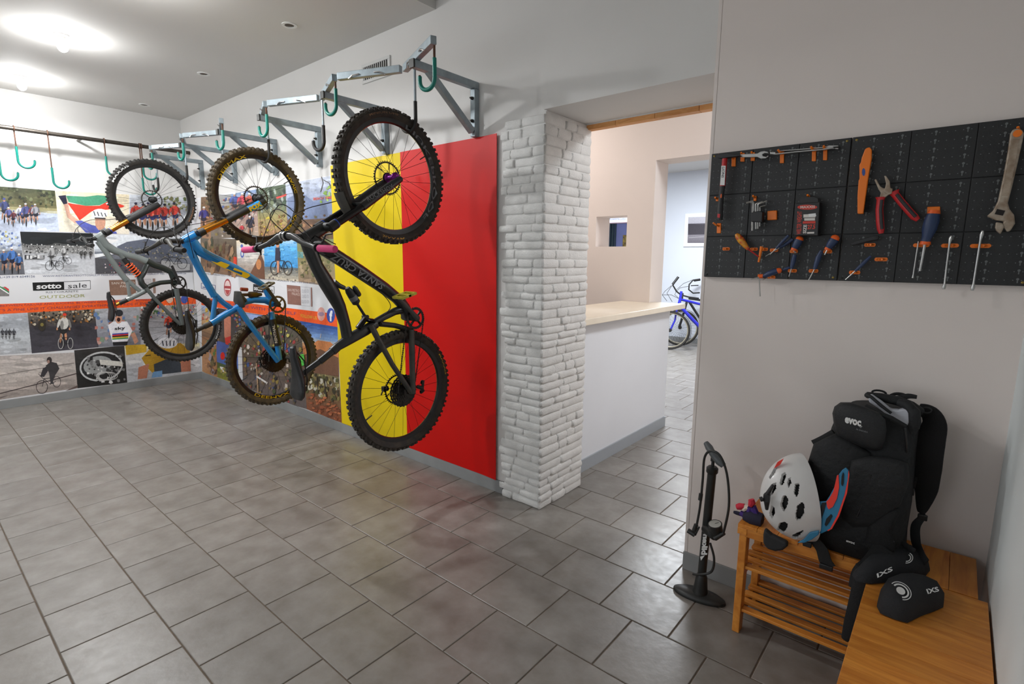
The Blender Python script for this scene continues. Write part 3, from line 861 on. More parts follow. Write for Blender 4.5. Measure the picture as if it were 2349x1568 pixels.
# shock
m = MB()
p0, p1 = at_x(796, 660, X1), at_x(838, 726, X1); d = (p1-p0).normalized()
m.tube([p0, p0+d*0.02, p0+d*0.05, p0+d*0.10, p0+d*0.11], [0.014, 0.021, 0.023, 0.023, 0.012], 14)
m.tube([p0+d*0.10, p1], 0.008, 10); m.lathe([(0.012, -0.02), (0.012, 0.02)], p1, (1, 0, 0), 12)
sh = m.build('shock', matte_k, b1)
q = p0+V((0.01, 0.035, 0.008)); MB().tube([q, q+d*0.015, q+d*0.06, q+d*0.066], [0.008, 0.014, 0.014, 0.009], 12).build('reservoir', gloss_k, sh)
MB().tube([p0+d*0.055, p0+d*0.082], 0.0236, 16).build('label_band', grey_l, sh)
m = MB(); px_tube(m, [(822, 752, 12), (836, 732, 12), (852, 735, 12), (858, 745, 10)], X1, 1.6); m.build('rocker_link', M('polished_black', (24, 24, 25), .15, .5), b1)
# seat post, saddle
m = MB(); px_tube(m, [(694, 857, 14), (735, 827, 14)], X1, 1.0); px_tube(m, [(733, 829, 17), (770, 799, 17)], X1, 1.0); px_tube(m, [(762, 806, 21), (772, 797, 21)], X1, 1.0)
m.build('seat_post', gloss_k, b1)
saddle(b1, (668, 794), (686, 914), X1)
# bars
cP, hb = handlebar(b1, X1, (655, 541), ((768, 571), (560, 573)), pink_m, grip_label='pink foam grip')
stem(b1, X1, cP, at_x(690, 545, X1), gloss_k)
cc, cr = crankset(b1, (941, 728), X1, 0.066, (912, 681))
pedal_at(cr, 928, 677, X1+0.135, yped, 0.25)
chain(b1, cc, 0.066, rc+V((.04, 0, 0)), 0.062)
derailleur(b1, rc+V((0.06, 0.075, -0.01)), steel_k)
caliper(b1, rc+V((-0.045, -0.09, 0.02)), steel_k)
caliper(b1, fc+V((-0.05, -0.06, -0.075)), dusty_k)
cable(b1, [at_x(600, 556, X1-.2), at_x(640, 470, X1-.2), at_x(690, 500, X1-.1), at_x(735, 540, X1), at_x(770, 560, X1)])
cable(b1, [at_x(717, 554, X1+.2), at_x(690, 520, X1+.15), at_x(640, 480, X1+.05), at_x(620, 500, X1-.05), at_x(660, 538, X1-.02), at_x(712, 560, X1+.03)])
cable(b1, [at_x(717, 552, X1+.2), at_x(668, 508, X1+.15), at_x(700, 480, X1+.0), at_x(768, 462, X1-.06), at_x(850, 440, X1-.06)])
cable(b1, [at_x(757, 590, X1+.02), at_x(810, 630, X1+.03), at_x(870, 668, X1+.03), at_x(896, 700, X1+.03), at_x(882, 722, X1+.02)])
jhook('steel_hook', (X1+0.050, 2.098, ZA-.002), fc.z+R1-0.100, 0.11, zinc, blackrub, 0.10, 0.0075, 'long steel rod hook with black rubber holding the wheel of the black bike', 'steel rod hooks', (-1, -0.15), r_rub=0.011, sleeve=False)

# ---------------------------------------------------------------- blue bike
X2 = -4.20; R2 = 0.371
fc = V((X2, 1.95, 2.035)); rc = V((X2, 1.985, 0.76))
b2 = thing('mountain_bike', 'blue full-suspension mountain bike with yellow rim decals and gold fork legs', 'bicycle', (X2, 1.9, 0.39), 'mountain bikes hanging from the rack')
wheel(b2, 'front_wheel', fc, R2, tire_b, hub_mat=matte_k, rim_letters=[('MAVIC', 40, 12, R2-0.054, R2-0.076, yel_m), ('DEEMAX', 160, 105, R2-0.076, R2-0.054, yel_m), ('DEEMAX', -60, -18, R2-0.076, R2-0.054, yel_m)], letters=[('LOTUS', 232, 212, R2-0.036, R2-0.02, white_l)])
wheel(b2, 'rear_wheel', rc, R2, tire_b, cassette=True, rim_letters=[('DEEMAX', 235, 290, R2-0.076, R2-0.054, yel_m), ('MAVIC', 70, 40, R2-0.054, R2-0.074, yel_m)])
a0, b0, c0, d0, fk = fork(b2, X2, (597, 463), (516, 505), (455, 533), 15, 12.5, matte_k, gold_m, half=0.06)
m = MB(); e1, e2 = a0.lerp(b0, 0.12), a0.lerp(b0, 0.46)
dd = (e2-e1).normalized(); up = V((0, -dd.z, dd.y)); up = up if up.z > 0 else -up
rl = 15*depth(b0)/FPX/2+0.0012
MB().tube([e1+V((.06, 0, 0)), e2+V((.06, 0, 0))], rl, 16).build('fork_decal', M('blue_decal', (30, 140, 215), .4), fk)
text_map(MB(), 'FOX', quad_fn(e2+V((.06+rl+.001, 0, 0))-up*rl*.7, e1+V((.06+rl+.001, 0, 0))-up*rl*.7, e2+V((.06+rl+.001, 0, 0))+up*rl*.7), 0.06).build('lettering', yel_m, fk, smooth=False)
m = MB()
px_tube(m, [(457, 535, 20), (440, 544, 24), (419, 553, 19)], X2, 0.9)
px_tube(m, [(440, 553, 24), (455, 573, 24), (474, 585, 22), (505, 599, 20), (540, 616, 19), (575, 636, 16), (606, 655, 12)], X2, 1.0)
px_tube(m, [(428, 556, 24), (440, 582, 18), (461, 624, 16), (480, 658, 16), (492, 679, 16)], X2, 0.8)
px_tube(m, [(493, 676, 13), (512, 694, 12), (536, 711, 12)], X2, 0.8)
px_tube(m, [(495, 678, 12), (491, 705, 11), (487, 738, 12)], X2, 0.8)
px_tube(m, [(484, 741, 16), (515, 722, 15), (548, 703, 15)], X2, 1.0)
px_tube(m, [(546, 705, 13), (560, 693, 14), (582, 687, 15), (608, 688, 15), (628, 697, 16)], X2, 0.9)
px_tube(m, [(604, 653, 11), (612, 672, 11), (624, 694, 14)], X2, 1.2)
fr = m.build('frame', blue_f, b2)
# yellow chevron decal on the down tube
m = MB(); o = X2+0.0395
c8 = crop(400, 480, 6.535)
for poly in ([(540, 770), (640, 800), (700, 780), (830, 830), (790, 870), (760, 880), (1010, 985), (1020, 950), (930, 920), (880, 905), (900, 875), (1120, 965), (1135, 995), (1090, 1030), (1060, 1030), (640, 830)],):
    m.prism([at_x(*c8(*q), o) for q in poly], (0.0015, 0, 0))
m.build('decal', yel_m, fr, smooth=False)
m = MB()
for s_ in (-1, 1):
    ox = 0.05*s_
    px_tube(m, [(548, 706, 13, ox*.7), (566, 734, 13, ox), (600, 779, 12, ox*1.1), (638, 828, 13, ox*1.2)], X2, 0.8)
    px_tube(m, [(622, 716, 15, ox*.7), (628, 745, 14, ox), (636, 785, 13, ox*1.1), (641, 825, 14, ox*1.2)], X2, 0.7)
sw = m.build('swing_arm', blue_f, b2)
m = MB(); px_tube(m, [(624, 732, 16, .05), (638, 792, 15, .058)], X2, 0.85); cp = m.build('chainstay_guard', matte_k, sw)
text_map(MB(), 'RENTHAL', quad_fn(at_x(637, 786, X2+.083), at_x(630, 744, X2+.083), at_x(631, 787, X2+.083), at_x(624, 745, X2+.083)), .02).build('lettering', white_l, cp, smooth=False)
m = MB(); px_tube(m, [(545, 668, 10), (548, 690, 16), (552, 704, 12)], X2, 3.0); px_tube(m, [(548, 680, 16), (560, 690, 12)], X2, 2.2); m.build('rocker_link', dusty_k, b2)
m = MB(); p0, p1 = at_x(553, 676, X2), at_x(600, 675, X2); d = (p1-p0).normalized()
L_ = (p1-p0).length
m.tube([p0, p0+d*L_*.35], 0.012, 12); m.tube([p0+d*L_*.35, p0+d*L_*.38, p0+d*L_*.75, p0+d*L_*.8, p1], [0.012, 0.024, 0.024, 0.018, 0.012], 14)
sh = m.build('shock', M('bronze_shock', (88, 70, 40), .3, .6), b2)
MB().tube([at_x(552, 663, X2), at_x(568, 664, X2)], 0.014, 12).build('reservoir', M('dark_orange', (150, 60, 30), .4), sh)
m = MB(); px_tube(m, [(448, 759, 10), (470, 748, 10)], X2); px_tube(m, [(468, 749, 13), (487, 740, 13)], X2); m.build('seat_post', dusty_k, b2)
saddle(b2, (426, 709), (438, 802), X2)
cP, hb = handlebar(b2, X2, (380, 552), ((422, 574), (315, 577)), M('black_grip', (36, 36, 36), .7), barm=dusty_k)
stem(b2, X2, cP, at_x(419, 553, X2), matte_k)
cc, cr = crankset(b2, (630, 697), X2, 0.068, (612, 660), ring_m=M('muddy_gold_steel', (96, 82, 48), .6, .5))
pedal_at(cr, 611, 655, X2+0.13, M('muddy_pedal', (120, 112, 88), .8, noise=(40, .4)), 0.5)
chain(b2, cc, 0.068, rc+V((.04, 0, 0)), 0.06)
derailleur(b2, rc+V((0.06, 0.075, -0.01)), dusty_k); caliper(b2, rc+V((-.045, -.09, .02)), dusty_k); caliper(b2, fc+V((-.05, -.05, -.075)), dusty_k)
cable(b2, [at_x(410, 565, X2+.25), at_x(400, 520, X2+.15), at_x(440, 515, X2), at_x(488, 505, X2-.06), at_x(560, 480, X2-.06)])
cable(b2, [at_x(330, 570, X2-.25), at_x(345, 540, X2-.2), at_x(375, 520, X2-.1), at_x(420, 545, X2), at_x(450, 580, X2+.02)])
cable(b2, [at_x(410, 566, X2+.25), at_x(400, 505, X2+.2), at_x(420, 500, X2+.1), at_x(445, 592, X2+.02)])
jhook('steel_hook', (X2+0.052, 2.03, ZA-.002), fc.z+R2-0.094, 0.11, zinc, blackrub, 0.10, 0.0075, 'long steel rod hook with black rubber holding the wheel of the blue bike', 'steel rod hooks', (-1, -0.15), r_rub=0.011, sleeve=False)

# ---------------------------------------------------------------- grey bike with the orange spring
X3 = -6.33; R3 = 0.392
fc = V((X3, 1.872, 2.148)); rc = V((X3, 2.03, 0.852))
b3 = thing('mountain_bike', 'grey full-suspension mountain bike with an orange coil spring and gold fork legs', 'bicycle', (X3, 1.9, 0.46), 'mountain bikes hanging from the rack')
wheel(b3, 'front_wheel', fc, R3, tire_c, letters=[('MAXXIS', 158, 122, R3-0.042, R3-0.022, white_l), ('ASSEGAI', -35, -8, R3-0.04, R3-0.024, M('tan_lettering', (170, 120, 80), .6))])
wheel(b3, 'rear_wheel', rc, R3, tire_c, cassette=True, letters=[('MAXXIS', -30, -5, R3-0.04, R3-0.022, white_l)])
a0, b0, c0, d0, fk = fork(b3, X3, (357, 470), (291, 505), (243, 532), 14, 11.5, matte_k, gold_m, half=0.062, ring_m=M('blue_ring', (24, 70, 170), .4))
m = MB()
px_tube(m, [(243, 534, 14), (233, 540, 17), (222, 547, 14)], X3, .9)
px_tube(m, [(229, 545, 20), (242, 562, 19), (262, 574, 17), (290, 585, 15), (318, 592, 15), (339, 601, 16)], X3, .9)
px_tube(m, [(227, 553, 16), (243, 578, 12), (262, 606, 12), (280, 630, 12), (291, 643, 13)], X3, .8)
px_tube(m, [(292, 642, 10), (307, 656, 9), (323, 669, 9)], X3, .8)
px_tube(m, [(292, 643, 9), (295, 662, 7), (298, 683, 8)], X3, .8)
px_tube(m, [(291, 687, 11), (315, 676, 11), (338, 664, 11)], X3, 1.0)
px_tube(m, [(276, 582, 12), (283, 592, 9)], X3, 1.2)
fr = m.build('frame', grey_f, b3)
m = MB()
px_tube(m, [(336, 599, 17), (355, 608, 15), (375, 615, 14), (392, 623, 14), (400, 640, 16)], X3, 1.0)
px_tube(m, [(338, 606, 12), (331, 622, 12), (321, 637, 13), (325, 650, 13), (333, 658, 13)], X3, 1.6)
px_tube(m, [(336, 660, 11), (350, 653, 11), (368, 648, 10), (390, 646, 10), (404, 650, 14)], X3, 1.2)
m.build('lower_frame', dark_f, fr)
m = MB()
for s_ in (-1, 1):
    ox = .052*s_
    px_tube(m, [(335, 660, 9, ox*.7), (352, 681, 8, ox), (378, 709, 8, ox*1.1), (402, 733, 8, ox*1.2), (415, 744, 8, ox*1.2)], X3, .8)
    px_tube(m, [(404, 662, 12, ox*.7), (409, 690, 11, ox), (414, 720, 11, ox*1.1), (418, 745, 10, ox*1.2)], X3, .8)
m.build('swing_arm', M('grey_black_stay', (86, 92, 90), .35), b3)
m = MB(); p0, p1 = at_x(283, 593, X3), at_x(321, 635, X3); d = (p1-p0).normalized(); L_ = (p1-p0).length
m.tube([p0, p0+d*L_*.25, p0+d*L_*.3], [0.022, 0.026, 0.016], 12); m.tube([p0+d*L_*.25, p1], 0.016, 12); sh = m.build('shock', matte_k, b3)
pts = []; a_ = V((1, 0, 0)); b_ = d.cross(a_)
for i in range(97):
    t = i/96; an = 2*math.pi*6*t; pts.append(p0+d*(L_*(.26+.72*t))+(a_*math.cos(an)+b_*math.sin(an))*0.032)
MB().tube(pts, 0.0062, 6).build('coil_spring', orange_m, sh, label='orange coil spring')
m = MB(); px_tube(m, [(266, 699, 7), (276, 694, 7)], X3); m.build('dropper_post', gold_m, b3)
m = MB(); px_tube(m, [(274, 695, 10), (293, 687, 10)], X3); m.build('seat_post', matte_k, b3)
saddle(b3, (246, 669), (257, 736), X3)
cP, hb = handlebar(b3, X3, (190, 548), ((212, 562), (157, 553)), matte_k, barm=matte_k)
stem(b3, X3, cP, at_x(222, 547, X3), matte_k)
cc, cr = crankset(b3, (406, 648), X3, 0.072, (394, 609), armm=matte_k)
chain(b3, cc, 0.072, rc+V((.04, 0, 0)), .06)
derailleur(b3, rc+V((0.06, .075, -.01)), matte_k); caliper(b3, rc+V((-.045, -.09, .02)), steel_k); caliper(b3, fc+V((-.05, -.05, -.075)), matte_k)
cable(b3, [at_x(200, 555, X3+.2), at_x(178, 525, X3+.1), at_x(205, 505, X3), at_x(262, 502, X3-.06), at_x(330, 480, X3-.06)])
cable(b3, [at_x(165, 553, X3-.25), at_x(180, 520, X3-.15), at_x(215, 540, X3), at_x(250, 570, X3+.02)])
# empty black rod hooks
jhook('steel_hook', (brx[1]-0.175, 2.152, ZA-.002), ZA-0.335, 0.115, zinc, blackrub, 0.10, 0.0075, 'empty steel rod hook with black rubber between the black and blue bikes', 'steel rod hooks', (-1, -0.15), r_rub=0.012, sleeve=False)
jhook('steel_hook', (brx[3]-0.18, 2.155, ZA-.002), ZA-0.335, 0.115, zinc, blackrub, 0.10, 0.0075, 'steel rod hook with black rubber half hidden behind the blue bike front wheel', 'steel rod hooks', (-1, -0.15), r_rub=0.012, sleeve=False)
jhook('steel_hook', (brx[4]-0.18, 2.155, ZA-.002), ZA-0.33, 0.085, zinc, blackrub, 0.10, 0.0075, 'steel rod hook with black rubber over the right edge of the grey bike wheel', 'steel rod hooks', (-1, -0.15), r_rub=0.012, sleeve=False)
jhook('steel_hook', (brx[5]-0.18, 2.155, ZA-.002), ZA-0.37, 0.115, zinc, blackrub, 0.08, 0.0075, 'steel rod hook with black rubber seen through the grey bike wheel', 'steel rod hooks', (-1, -0.15), r_rub=0.012, sleeve=False)
# ------------------------------------------------------------------ printed murals (flat print on sheets)
pr_m = M_print()
sheet_m = M('white_print_sheet', (232, 232, 234), 0.4)
pr_rng = random.Random(5)
class Print:
    """shapes are given in photograph pixels and mapped on to the sheet's plane"""
    def __init__(s, fn, normal, off=0.0): s.fn = fn; s.n = V(normal); s.m = MB(); s.k = 0; s.off = off
    def P(s, u, v): return s.fn(u, v)+s.n*(s.off+0.00003*s.k)
    def poly(s, c, pts, gain=1.3):
        s.m.col = tuple(min(1.0, x*gain) for x in lin(c)); s.m.poly([s.P(*p) for p in pts]); s.k += 1; return s
    def ell(s, c, cx, cy, rx, ry, n=14, rot=0.0):
        return s.poly(c, [(cx+rx*math.cos(2*math.pi*i/n)*math.cos(rot)-ry*math.sin(2*math.pi*i/n)*math.sin(rot), cy+rx*math.cos(2*math.pi*i/n)*math.sin(rot)+ry*math.sin(2*math.pi*i/n)*math.cos(rot)) for i in range(n)])
    def ring(s, c, cx, cy, rx, ry, w=0.8, n=22):
        s.m.col = tuple(x*1.3 for x in lin(c)); A = []; 
        for i in range(n+1):
            t = 2*math.pi*i/n
            A.append((s.P(cx+rx*math.cos(t), cy+ry*math.sin(t)), s.P(cx+(rx-w)*math.cos(t), cy+(ry-w)*math.sin(t))))
        for i in range(n): s.m.poly([A[i][0], A[i+1][0], A[i+1][1], A[i][1]])
        s.k += 1; return s
    def line(s, c, pts, w=1.0):
        for (x0, y0), (x1, y1) in zip(pts[:-1], pts[1:]):
            d = math.hypot(x1-x0, y1-y0) or 1; nx, ny = -(y1-y0)/d*w/2, (x1-x0)/d*w/2
            s.poly(c, [(x0+nx, y0+ny), (x1+nx, y1+ny), (x1-nx, y1-ny), (x0-nx, y0-ny)])
        return s
    def lerp(s, q, a, b):
        (x0, y0), (x1, y1), (x2, y2), (x3, y3) = q     # tl tr br bl
        return ((x0*(1-a)+x1*a)*(1-b)+(x3*(1-a)+x2*a)*b, (y0*(1-a)+y1*a)*(1-b)+(y3*(1-a)+y2*a)*b)
    def bands(s, q, bs):
        """bs: (start fraction from top, colour); smooth-ish via sub bands"""
        s.q = q
        n = 16
        for i in range(n):
            b0, b1 = i/n, (i+1)/n; mid = (b0+b1)/2; c = bs[0][1]
            for (f0, c0), (f1, c1) in zip(bs[:-1], bs[1:]):
                if f0 <= mid <= f1:
                    t = (mid-f0)/(f1-f0+1e-6); c = tuple(x*(1-t)+y*t for x, y in zip(c0, c1))
            if mid > bs[-1][0]: c = bs[-1][1]
            s.poly(c, [s.lerp(q, 0, b0), s.lerp(q, 1, b0), s.lerp(q, 1, b1), s.lerp(q, 0, b1)])
        return s
    def scat(s, n, a0, a1, b0, b1, pal, r0, r1, tall=1.0):
        for i in range(n):
            x, y = s.lerp(s.q, pr_rng.uniform(a0, a1), pr_rng.uniform(b0, b1)); r = pr_rng.uniform(r0, r1); k = pr_rng.randint(4, 6); ph = pr_rng.random()*6
            # keep inside the photo
            pts = []
            for j in range(k):
                t = ph+2*math.pi*j/k; rr = r*pr_rng.uniform(.6, 1.2); pts.append((x+rr*math.cos(t), y+rr*tall*math.sin(t)))
            s.poly(pr_rng.choice(pal), pts)
        return s
    def mottle(s, bs, n=46, jit=0.16):
        """soft blotches around the local band colour, as in a photographed scene"""
        for i in range(n):
            b = pr_rng.uniform(.05, .95); a = pr_rng.uniform(.05, .95); c = bs[0][1]
            for (f0, c0), (f1, c1) in zip(bs[:-1], bs[1:]):
                if f0 <= b <= f1:
                    t = (b-f0)/(f1-f0+1e-6); c = tuple(x*(1-t)+y*t for x, y in zip(c0, c1))
            if b > bs[-1][0]: c = bs[-1][1]
            k = 1+pr_rng.uniform(-jit, jit); c = tuple(min(255, max(0, v*k)) for v in c)
            x, y = s.lerp(s.q, a, b); w = abs(s.q[1][0]-s.q[0][0]); rx = min(pr_rng.uniform(.05, .16)*w, .9*w*min(a, 1-a)); s.ell(c, x, y, rx, min(rx*.35, 4), 8)
        return s
    def rider(s, x, y, h, jersey, bib=(30, 30, 45), skin=(186, 136, 108), helm=(214, 214, 214)):
        """cyclist from the front, y = ground, h = height in px"""
        r = pr_rng; dx = r.uniform(-.03, .03)*h; k = r.uniform(.8, 1.1); jersey = tuple(min(255, c*k) for c in jersey); dark = tuple(c*.66 for c in jersey)
        s.ell((30, 30, 33), x, y-h*.16, h*.03, h*.17, 10)
        s.ell(tuple(c*.8 for c in skin), x-h*.07, y-h*.27, h*.033, h*.15, 8, .1); s.ell(skin, x+h*.065, y-h*.33, h*.033, h*.13, 8, -.1)
        s.ell(bib, x, y-h*.47, h*.11, h*.10, 10)
        s.ell(jersey, x+dx, y-h*.67, h*.125, h*.17, 12); s.ell(dark, x+dx-h*.06, y-h*.62, h*.05, h*.13, 8)
        s.ell(jersey, x-h*.15+dx, y-h*.66, h*.035, h*.13, 8, .25); s.ell(dark, x+h*.15+dx, y-h*.66, h*.035, h*.13, 8, -.25)
        s.ell(skin, x-h*.17, y-h*.51, h*.022, h*.05, 6); s.ell(skin, x+h*.17, y-h*.51, h*.022, h*.05, 6)
        s.line((36, 36, 38), [(x-h*.18, y-h*.47), (x+h*.18, y-h*.47)], h*.02)
        s.ell(skin, x+dx*1.5, y-h*.85, h*.042, h*.055, 8); s.ell(helm, x+dx*1.5, y-h*.905, h*.055, h*.04, 8); s.line((50, 50, 52), [(x-h*.03+dx*1.5, y-h*.855), (x+h*.03+dx*1.5, y-h*.855)], h*.02)
        return s
    def bike(s, x0, x1, y, r, c=(30, 30, 30), asp=0.9, frame=(40, 40, 45)):
        s.ring(c, x0, y-r, r*asp, r, max(.7, r*.09)); s.ring(c, x1, y-r, r*asp, r, max(.7, r*.09))
        xm = (x0+x1)/2; w = max(.8, r*.09)
        s.line(frame, [(x0, y-r), (x0+(xm-x0)*.45, y-2.1*r), (xm+(x1-xm)*.45, y-2.0*r), (x1, y-r)], w)
        s.line(frame, [(x0+(xm-x0)*.45, y-2.1*r), (xm, y-r*.9), (xm+(x1-xm)*.45, y-2.0*r)], w); s.line(frame, [(xm, y-r*.9), (x1, y-r)], w)
        s.line(c, [(x0+(xm-x0)*.4, y-2.1*r), (x0+(xm-x0)*.3, y-2.6*r), (x0+(xm-x0)*.1, y-2.6*r)], w)
        return s
    def done(s, name, parent):
        o = s.m.build(name, pr_m, parent, smooth=False); return o

NL = V((1, 0, 0)); NB = V((0, -1, 0))
SL = XL+0.004; SB = YW-0.004
fL = lambda u, v: at_x(u, v, SL)
fB = lambda u, v: at_y(u, v, SB)
cL = crop(0, 400, 2.85); cB = crop(400, 380, 2.5286)
mural = thing('photo_mural', 'collage mural of road cycling photographs on the wall below the hook rail', 'mural', (XL, 1.4, 0.09))
zt = 2.285
MB().bx(XL+0.0005, SL-0.0003, 0.25, YW-0.012, 0.09, zt).build('sheet', sheet_m, mural, smooth=False)
def photo(fn, nrm, parent, q, bs, draw=None, name='photograph'):
    p = Print(fn, nrm, 0.0004); p.bands(q, bs); p.mottle(bs)
    if draw: draw(p)
    return p.done(name, parent)
def Q(c, *pts): return [c(*p) for p in pts]
foliage = [(52, 60, 40), (80, 86, 58), (40, 44, 34), (104, 108, 78), (68, 66, 48)]
def d1(p):
    p.scat(90, 0, .97, .03, .42, foliage, 2, 5)
    for i, (x, h) in enumerate(((10, 62), (20, 44), (30, 40), (44, 44), (52, 40), (60, 58), (72, 44), (82, 52))):
        p.rider(x if x > 8 else 9, 512+(i % 3)*4, h, [(70, 80, 130), (90, 95, 150), (120, 60, 70), (180, 180, 190)][i % 4], helm=[(60, 70, 130), (210, 210, 210)][i % 2])
photo(fL, NL, mural, [(-45, 424), (126, 437), (136, 531), (-45, 531)], [(0, (64, 68, 48)), (.4, (96, 92, 62)), (.5, (168, 160, 120)), (.6, (176, 186, 206)), (1, (188, 196, 214))], d1)
def d2(p):
    p.poly((70, 140, 110), Q(cL, (430, 138), (560, 145), (640, 135), (715, 142), (715, 175), (650, 200), (560, 205), (450, 180)))
    p.poly((206, 60, 44), Q(cL, (440, 185), (560, 205), (650, 205), (715, 170), (815, 205), (800, 215), (700, 230), (600, 240), (520, 300), (480, 240)))
    p.poly((222, 222, 222), Q(cL, (690, 190), (715, 180), (712, 205)))
    p.poly((206, 160, 140), Q(cL, (410, 170), (440, 170), (460, 260), (515, 300), (490, 320), (440, 280)))
    p.poly((40, 40, 60), Q(cL, (380, 140), (430, 135), (440, 190), (415, 195)))
    p.poly((84, 92, 168), Q(cL, (490, 305), (530, 300), (600, 330), (690, 350), (760, 375), (765, 387), (560, 380)))
    p.ell((196, 146, 122), *cL(655, 312), 12, 18); p.poly((196, 146, 122), Q(cL, (635, 330), (680, 330), (690, 365), (640, 362)))
    p.ell((218, 220, 222), *cL(652, 255), 19, 11); 
    for k in range(4): p.line((40, 42, 48), Q(cL, (612+k*24, 240+k*4), (622+k*24, 270+k*2)), 2)
    p.line((50, 45, 45), Q(cL, (618, 285), (690, 288)), 3)
photo(fL, NL, mural, [(126, 437), (296, 446), (296, 537), (136, 531)], [(0, (208, 196, 168)), (.5, (224, 214, 190)), (1, (220, 212, 196))], d2)
def d3(p):
    p.scat(40, .6, .97, .02, .4, [(90, 100, 60), (120, 118, 80), (150, 150, 120)], 2, 5)
    for i, x in enumerate((312, 326, 338, 350, 362, 376, 402)):
        p.rider(x, 526+(i % 2)*3, 66, (196, 62, 50), (40, 45, 90), helm=(36, 38, 60))
photo(fL, NL, mural, [(298, 446), (430, 453), (440, 541), (298, 537)], [(0, (196, 200, 206)), (.35, (158, 160, 168)), (.6, (184, 186, 192)), (1, (170, 172, 178))], d3)
def d4(p):
    p.scat(50, .3, .98, 0, .4, [(180, 190, 210), (120, 130, 150), (200, 190, 120), (90, 110, 160)], 2, 4)
    for x, h in ((10, 60), (28, 66), (42, 50)): p.rider(x, 628, h, (70, 110, 170), (30, 30, 50))
photo(fL, NL, mural, [(-45, 530), (45, 531), (57, 629), (-45, 632)], [(0, (196, 206, 220)), (.4, (160, 166, 176)), (.5, (104, 106, 112)), (1, (92, 94, 100))], d4)
def d5(p):
    p.scat(160, .02, .98, .29, .50, [(70, 70, 70), (140, 140, 138), (190, 190, 188), (40, 40, 40)], 1, 2.2)
    p.poly((60, 60, 62), Q(cL, (160, 525), (290, 528), (288, 552), (160, 553)))
    p.rider(118, 612, 52, (190, 190, 190), (70, 70, 70), (170, 170, 170)); p.bike(113, 136, 620, 11)
    p.rider(146, 600, 38, (180, 180, 180), (70, 70, 70), (160, 160, 160)); p.bike(141, 157, 606, 8)
    for x in (186, 194, 207): p.rider(x, 594, 22, (80, 80, 80), (40, 40, 40), (90, 90, 90))
photo(fL, NL, mural, [(46, 531), (213, 535), (219, 628), (57, 629)], [(0, (26, 30, 32)), (.27, (30, 34, 36)), (.29, (110, 110, 108)), (.5, (150, 150, 150)), (.56, (176, 178, 182)), (1, (190, 192, 196))], d5)
def d6(p):
    p.poly((92, 98, 112), Q(cL, (765, 470), (830, 440), (900, 430), (960, 420), (1060, 450), (1140, 440), (1245, 470), (1245, 540), (780, 545)))
    p.scat(120, .3, .99, .3, .62, [(120, 116, 100), (150, 140, 120), (90, 96, 80), (170, 165, 150), (80, 84, 76)], 1, 2.6)
    p.poly((74, 74, 78), Q(cL, (620, 545), (900, 560), (1245, 590), (1245, 635), (630, 648)))
    p.poly((216, 218, 220), Q(cL, (618, 520), (760, 508), (765, 516), (620, 545)))
    p.poly((150, 150, 150), Q(cL, (1050, 560), (1240, 585), (1240, 625), (1060, 640)))
    p.bike(*[q[0] for q in Q(cL, (1080, 0), (1190, 0))], 617, 13)
    p.scat(60, .08, .38, .72, .98, [(150, 50, 60), (60, 60, 90), (200, 190, 190), (40, 40, 50)], 1, 2.4)
photo(fL, NL, mural, [(215, 537), (447, 543), (449, 624), (219, 628)], [(0, (214, 218, 222)), (.4, (198, 204, 210)), (.42, (110, 116, 126)), (1, (100, 100, 106))], d6)
def d7(p):
    for x in (6, 14, 22, 32): p.rider(x, 778, 26, (80, 82, 88), (50, 50, 55), (120, 120, 120), (70, 70, 75))
photo(fL, NL, mural, [(-45, 722), (63, 714), (73, 808), (-45, 817)], [(0, (170, 174, 180)), (.3, (150, 154, 160)), (.6, (184, 188, 192)), (1, (166, 168, 172))], d7)
def d8(p):
    p.scat(150, .02, .98, .02, .33, [(90, 84, 76), (60, 56, 50), (150, 130, 100), (190, 180, 160), (40, 38, 36), (160, 110, 60)], 1.5, 4)
    p.rider(145, 797, 84, (226, 224, 216), (40, 40, 40), (196, 140, 104), (206, 60, 40)); p.bike(139, 161, 800, 13, (190, 190, 185), .5)
    p.ell((50, 46, 40), 96, 745, 9, 14); p.ell((120, 110, 60), 96, 744, 4, 4)
photo(fL, NL, mural, [(63, 715), (217, 707), (226, 796), (73, 810)], [(0, (120, 110, 96)), (.32, (70, 64, 62)), (.4, (58, 56, 62)), (1, (66, 64, 72))], d8)
def d9(p):
    p.scat(40, 0, .97, .1, .9, [(96, 120, 160), (170, 110, 100), (190, 150, 140), (120, 140, 120)], 3, 7)
    p.poly((150, 100, 80), Q(cL, (710, 965), (740, 960), (745, 1050), (715, 1050)))
    p.poly((222, 222, 226), Q(cL, (705, 985), (740, 960), (830, 960), (865, 1020), (830, 1095), (735, 1100)))
    p.poly((190, 140, 116), Q(cL, (855, 1040), (880, 1030), (905, 1090), (880, 1110)))
    for k, c in enumerate(((60, 80, 160), (200, 50, 50), (40, 40, 44), (206, 176, 60), (70, 150, 90))):
        p.poly(c, Q(cL, (733, 1040+k*8), (838, 1032+k*8), (838, 1040+k*8), (733, 1048+k*8)))
    p.ell((190, 140, 116), *cL(775, 940), 8, 12); p.ell((50, 24, 24), *cL(775, 948), 4, 5); p.ell((46, 48, 52), *cL(778, 905), 9, 8)
    p.poly((36, 36, 40), Q(cL, (735, 1095), (835, 1090), (830, 1115), (740, 1118)))
ph9 = photo(fL, NL, mural, [(217, 707), (320, 702), (323, 791), (226, 796)], [(0, (170, 172, 176)), (.5, (140, 142, 150)), (1, (120, 122, 130))], d9)
def d10(p):
    p.scat(70, .0, .97, .0, .3, [(200, 160, 60), (180, 60, 60), (210, 210, 210), (70, 80, 130), (60, 100, 60)], 1.5, 3.4)
    p.rider(387, 776, 62, (200, 70, 50), (40, 40, 60))
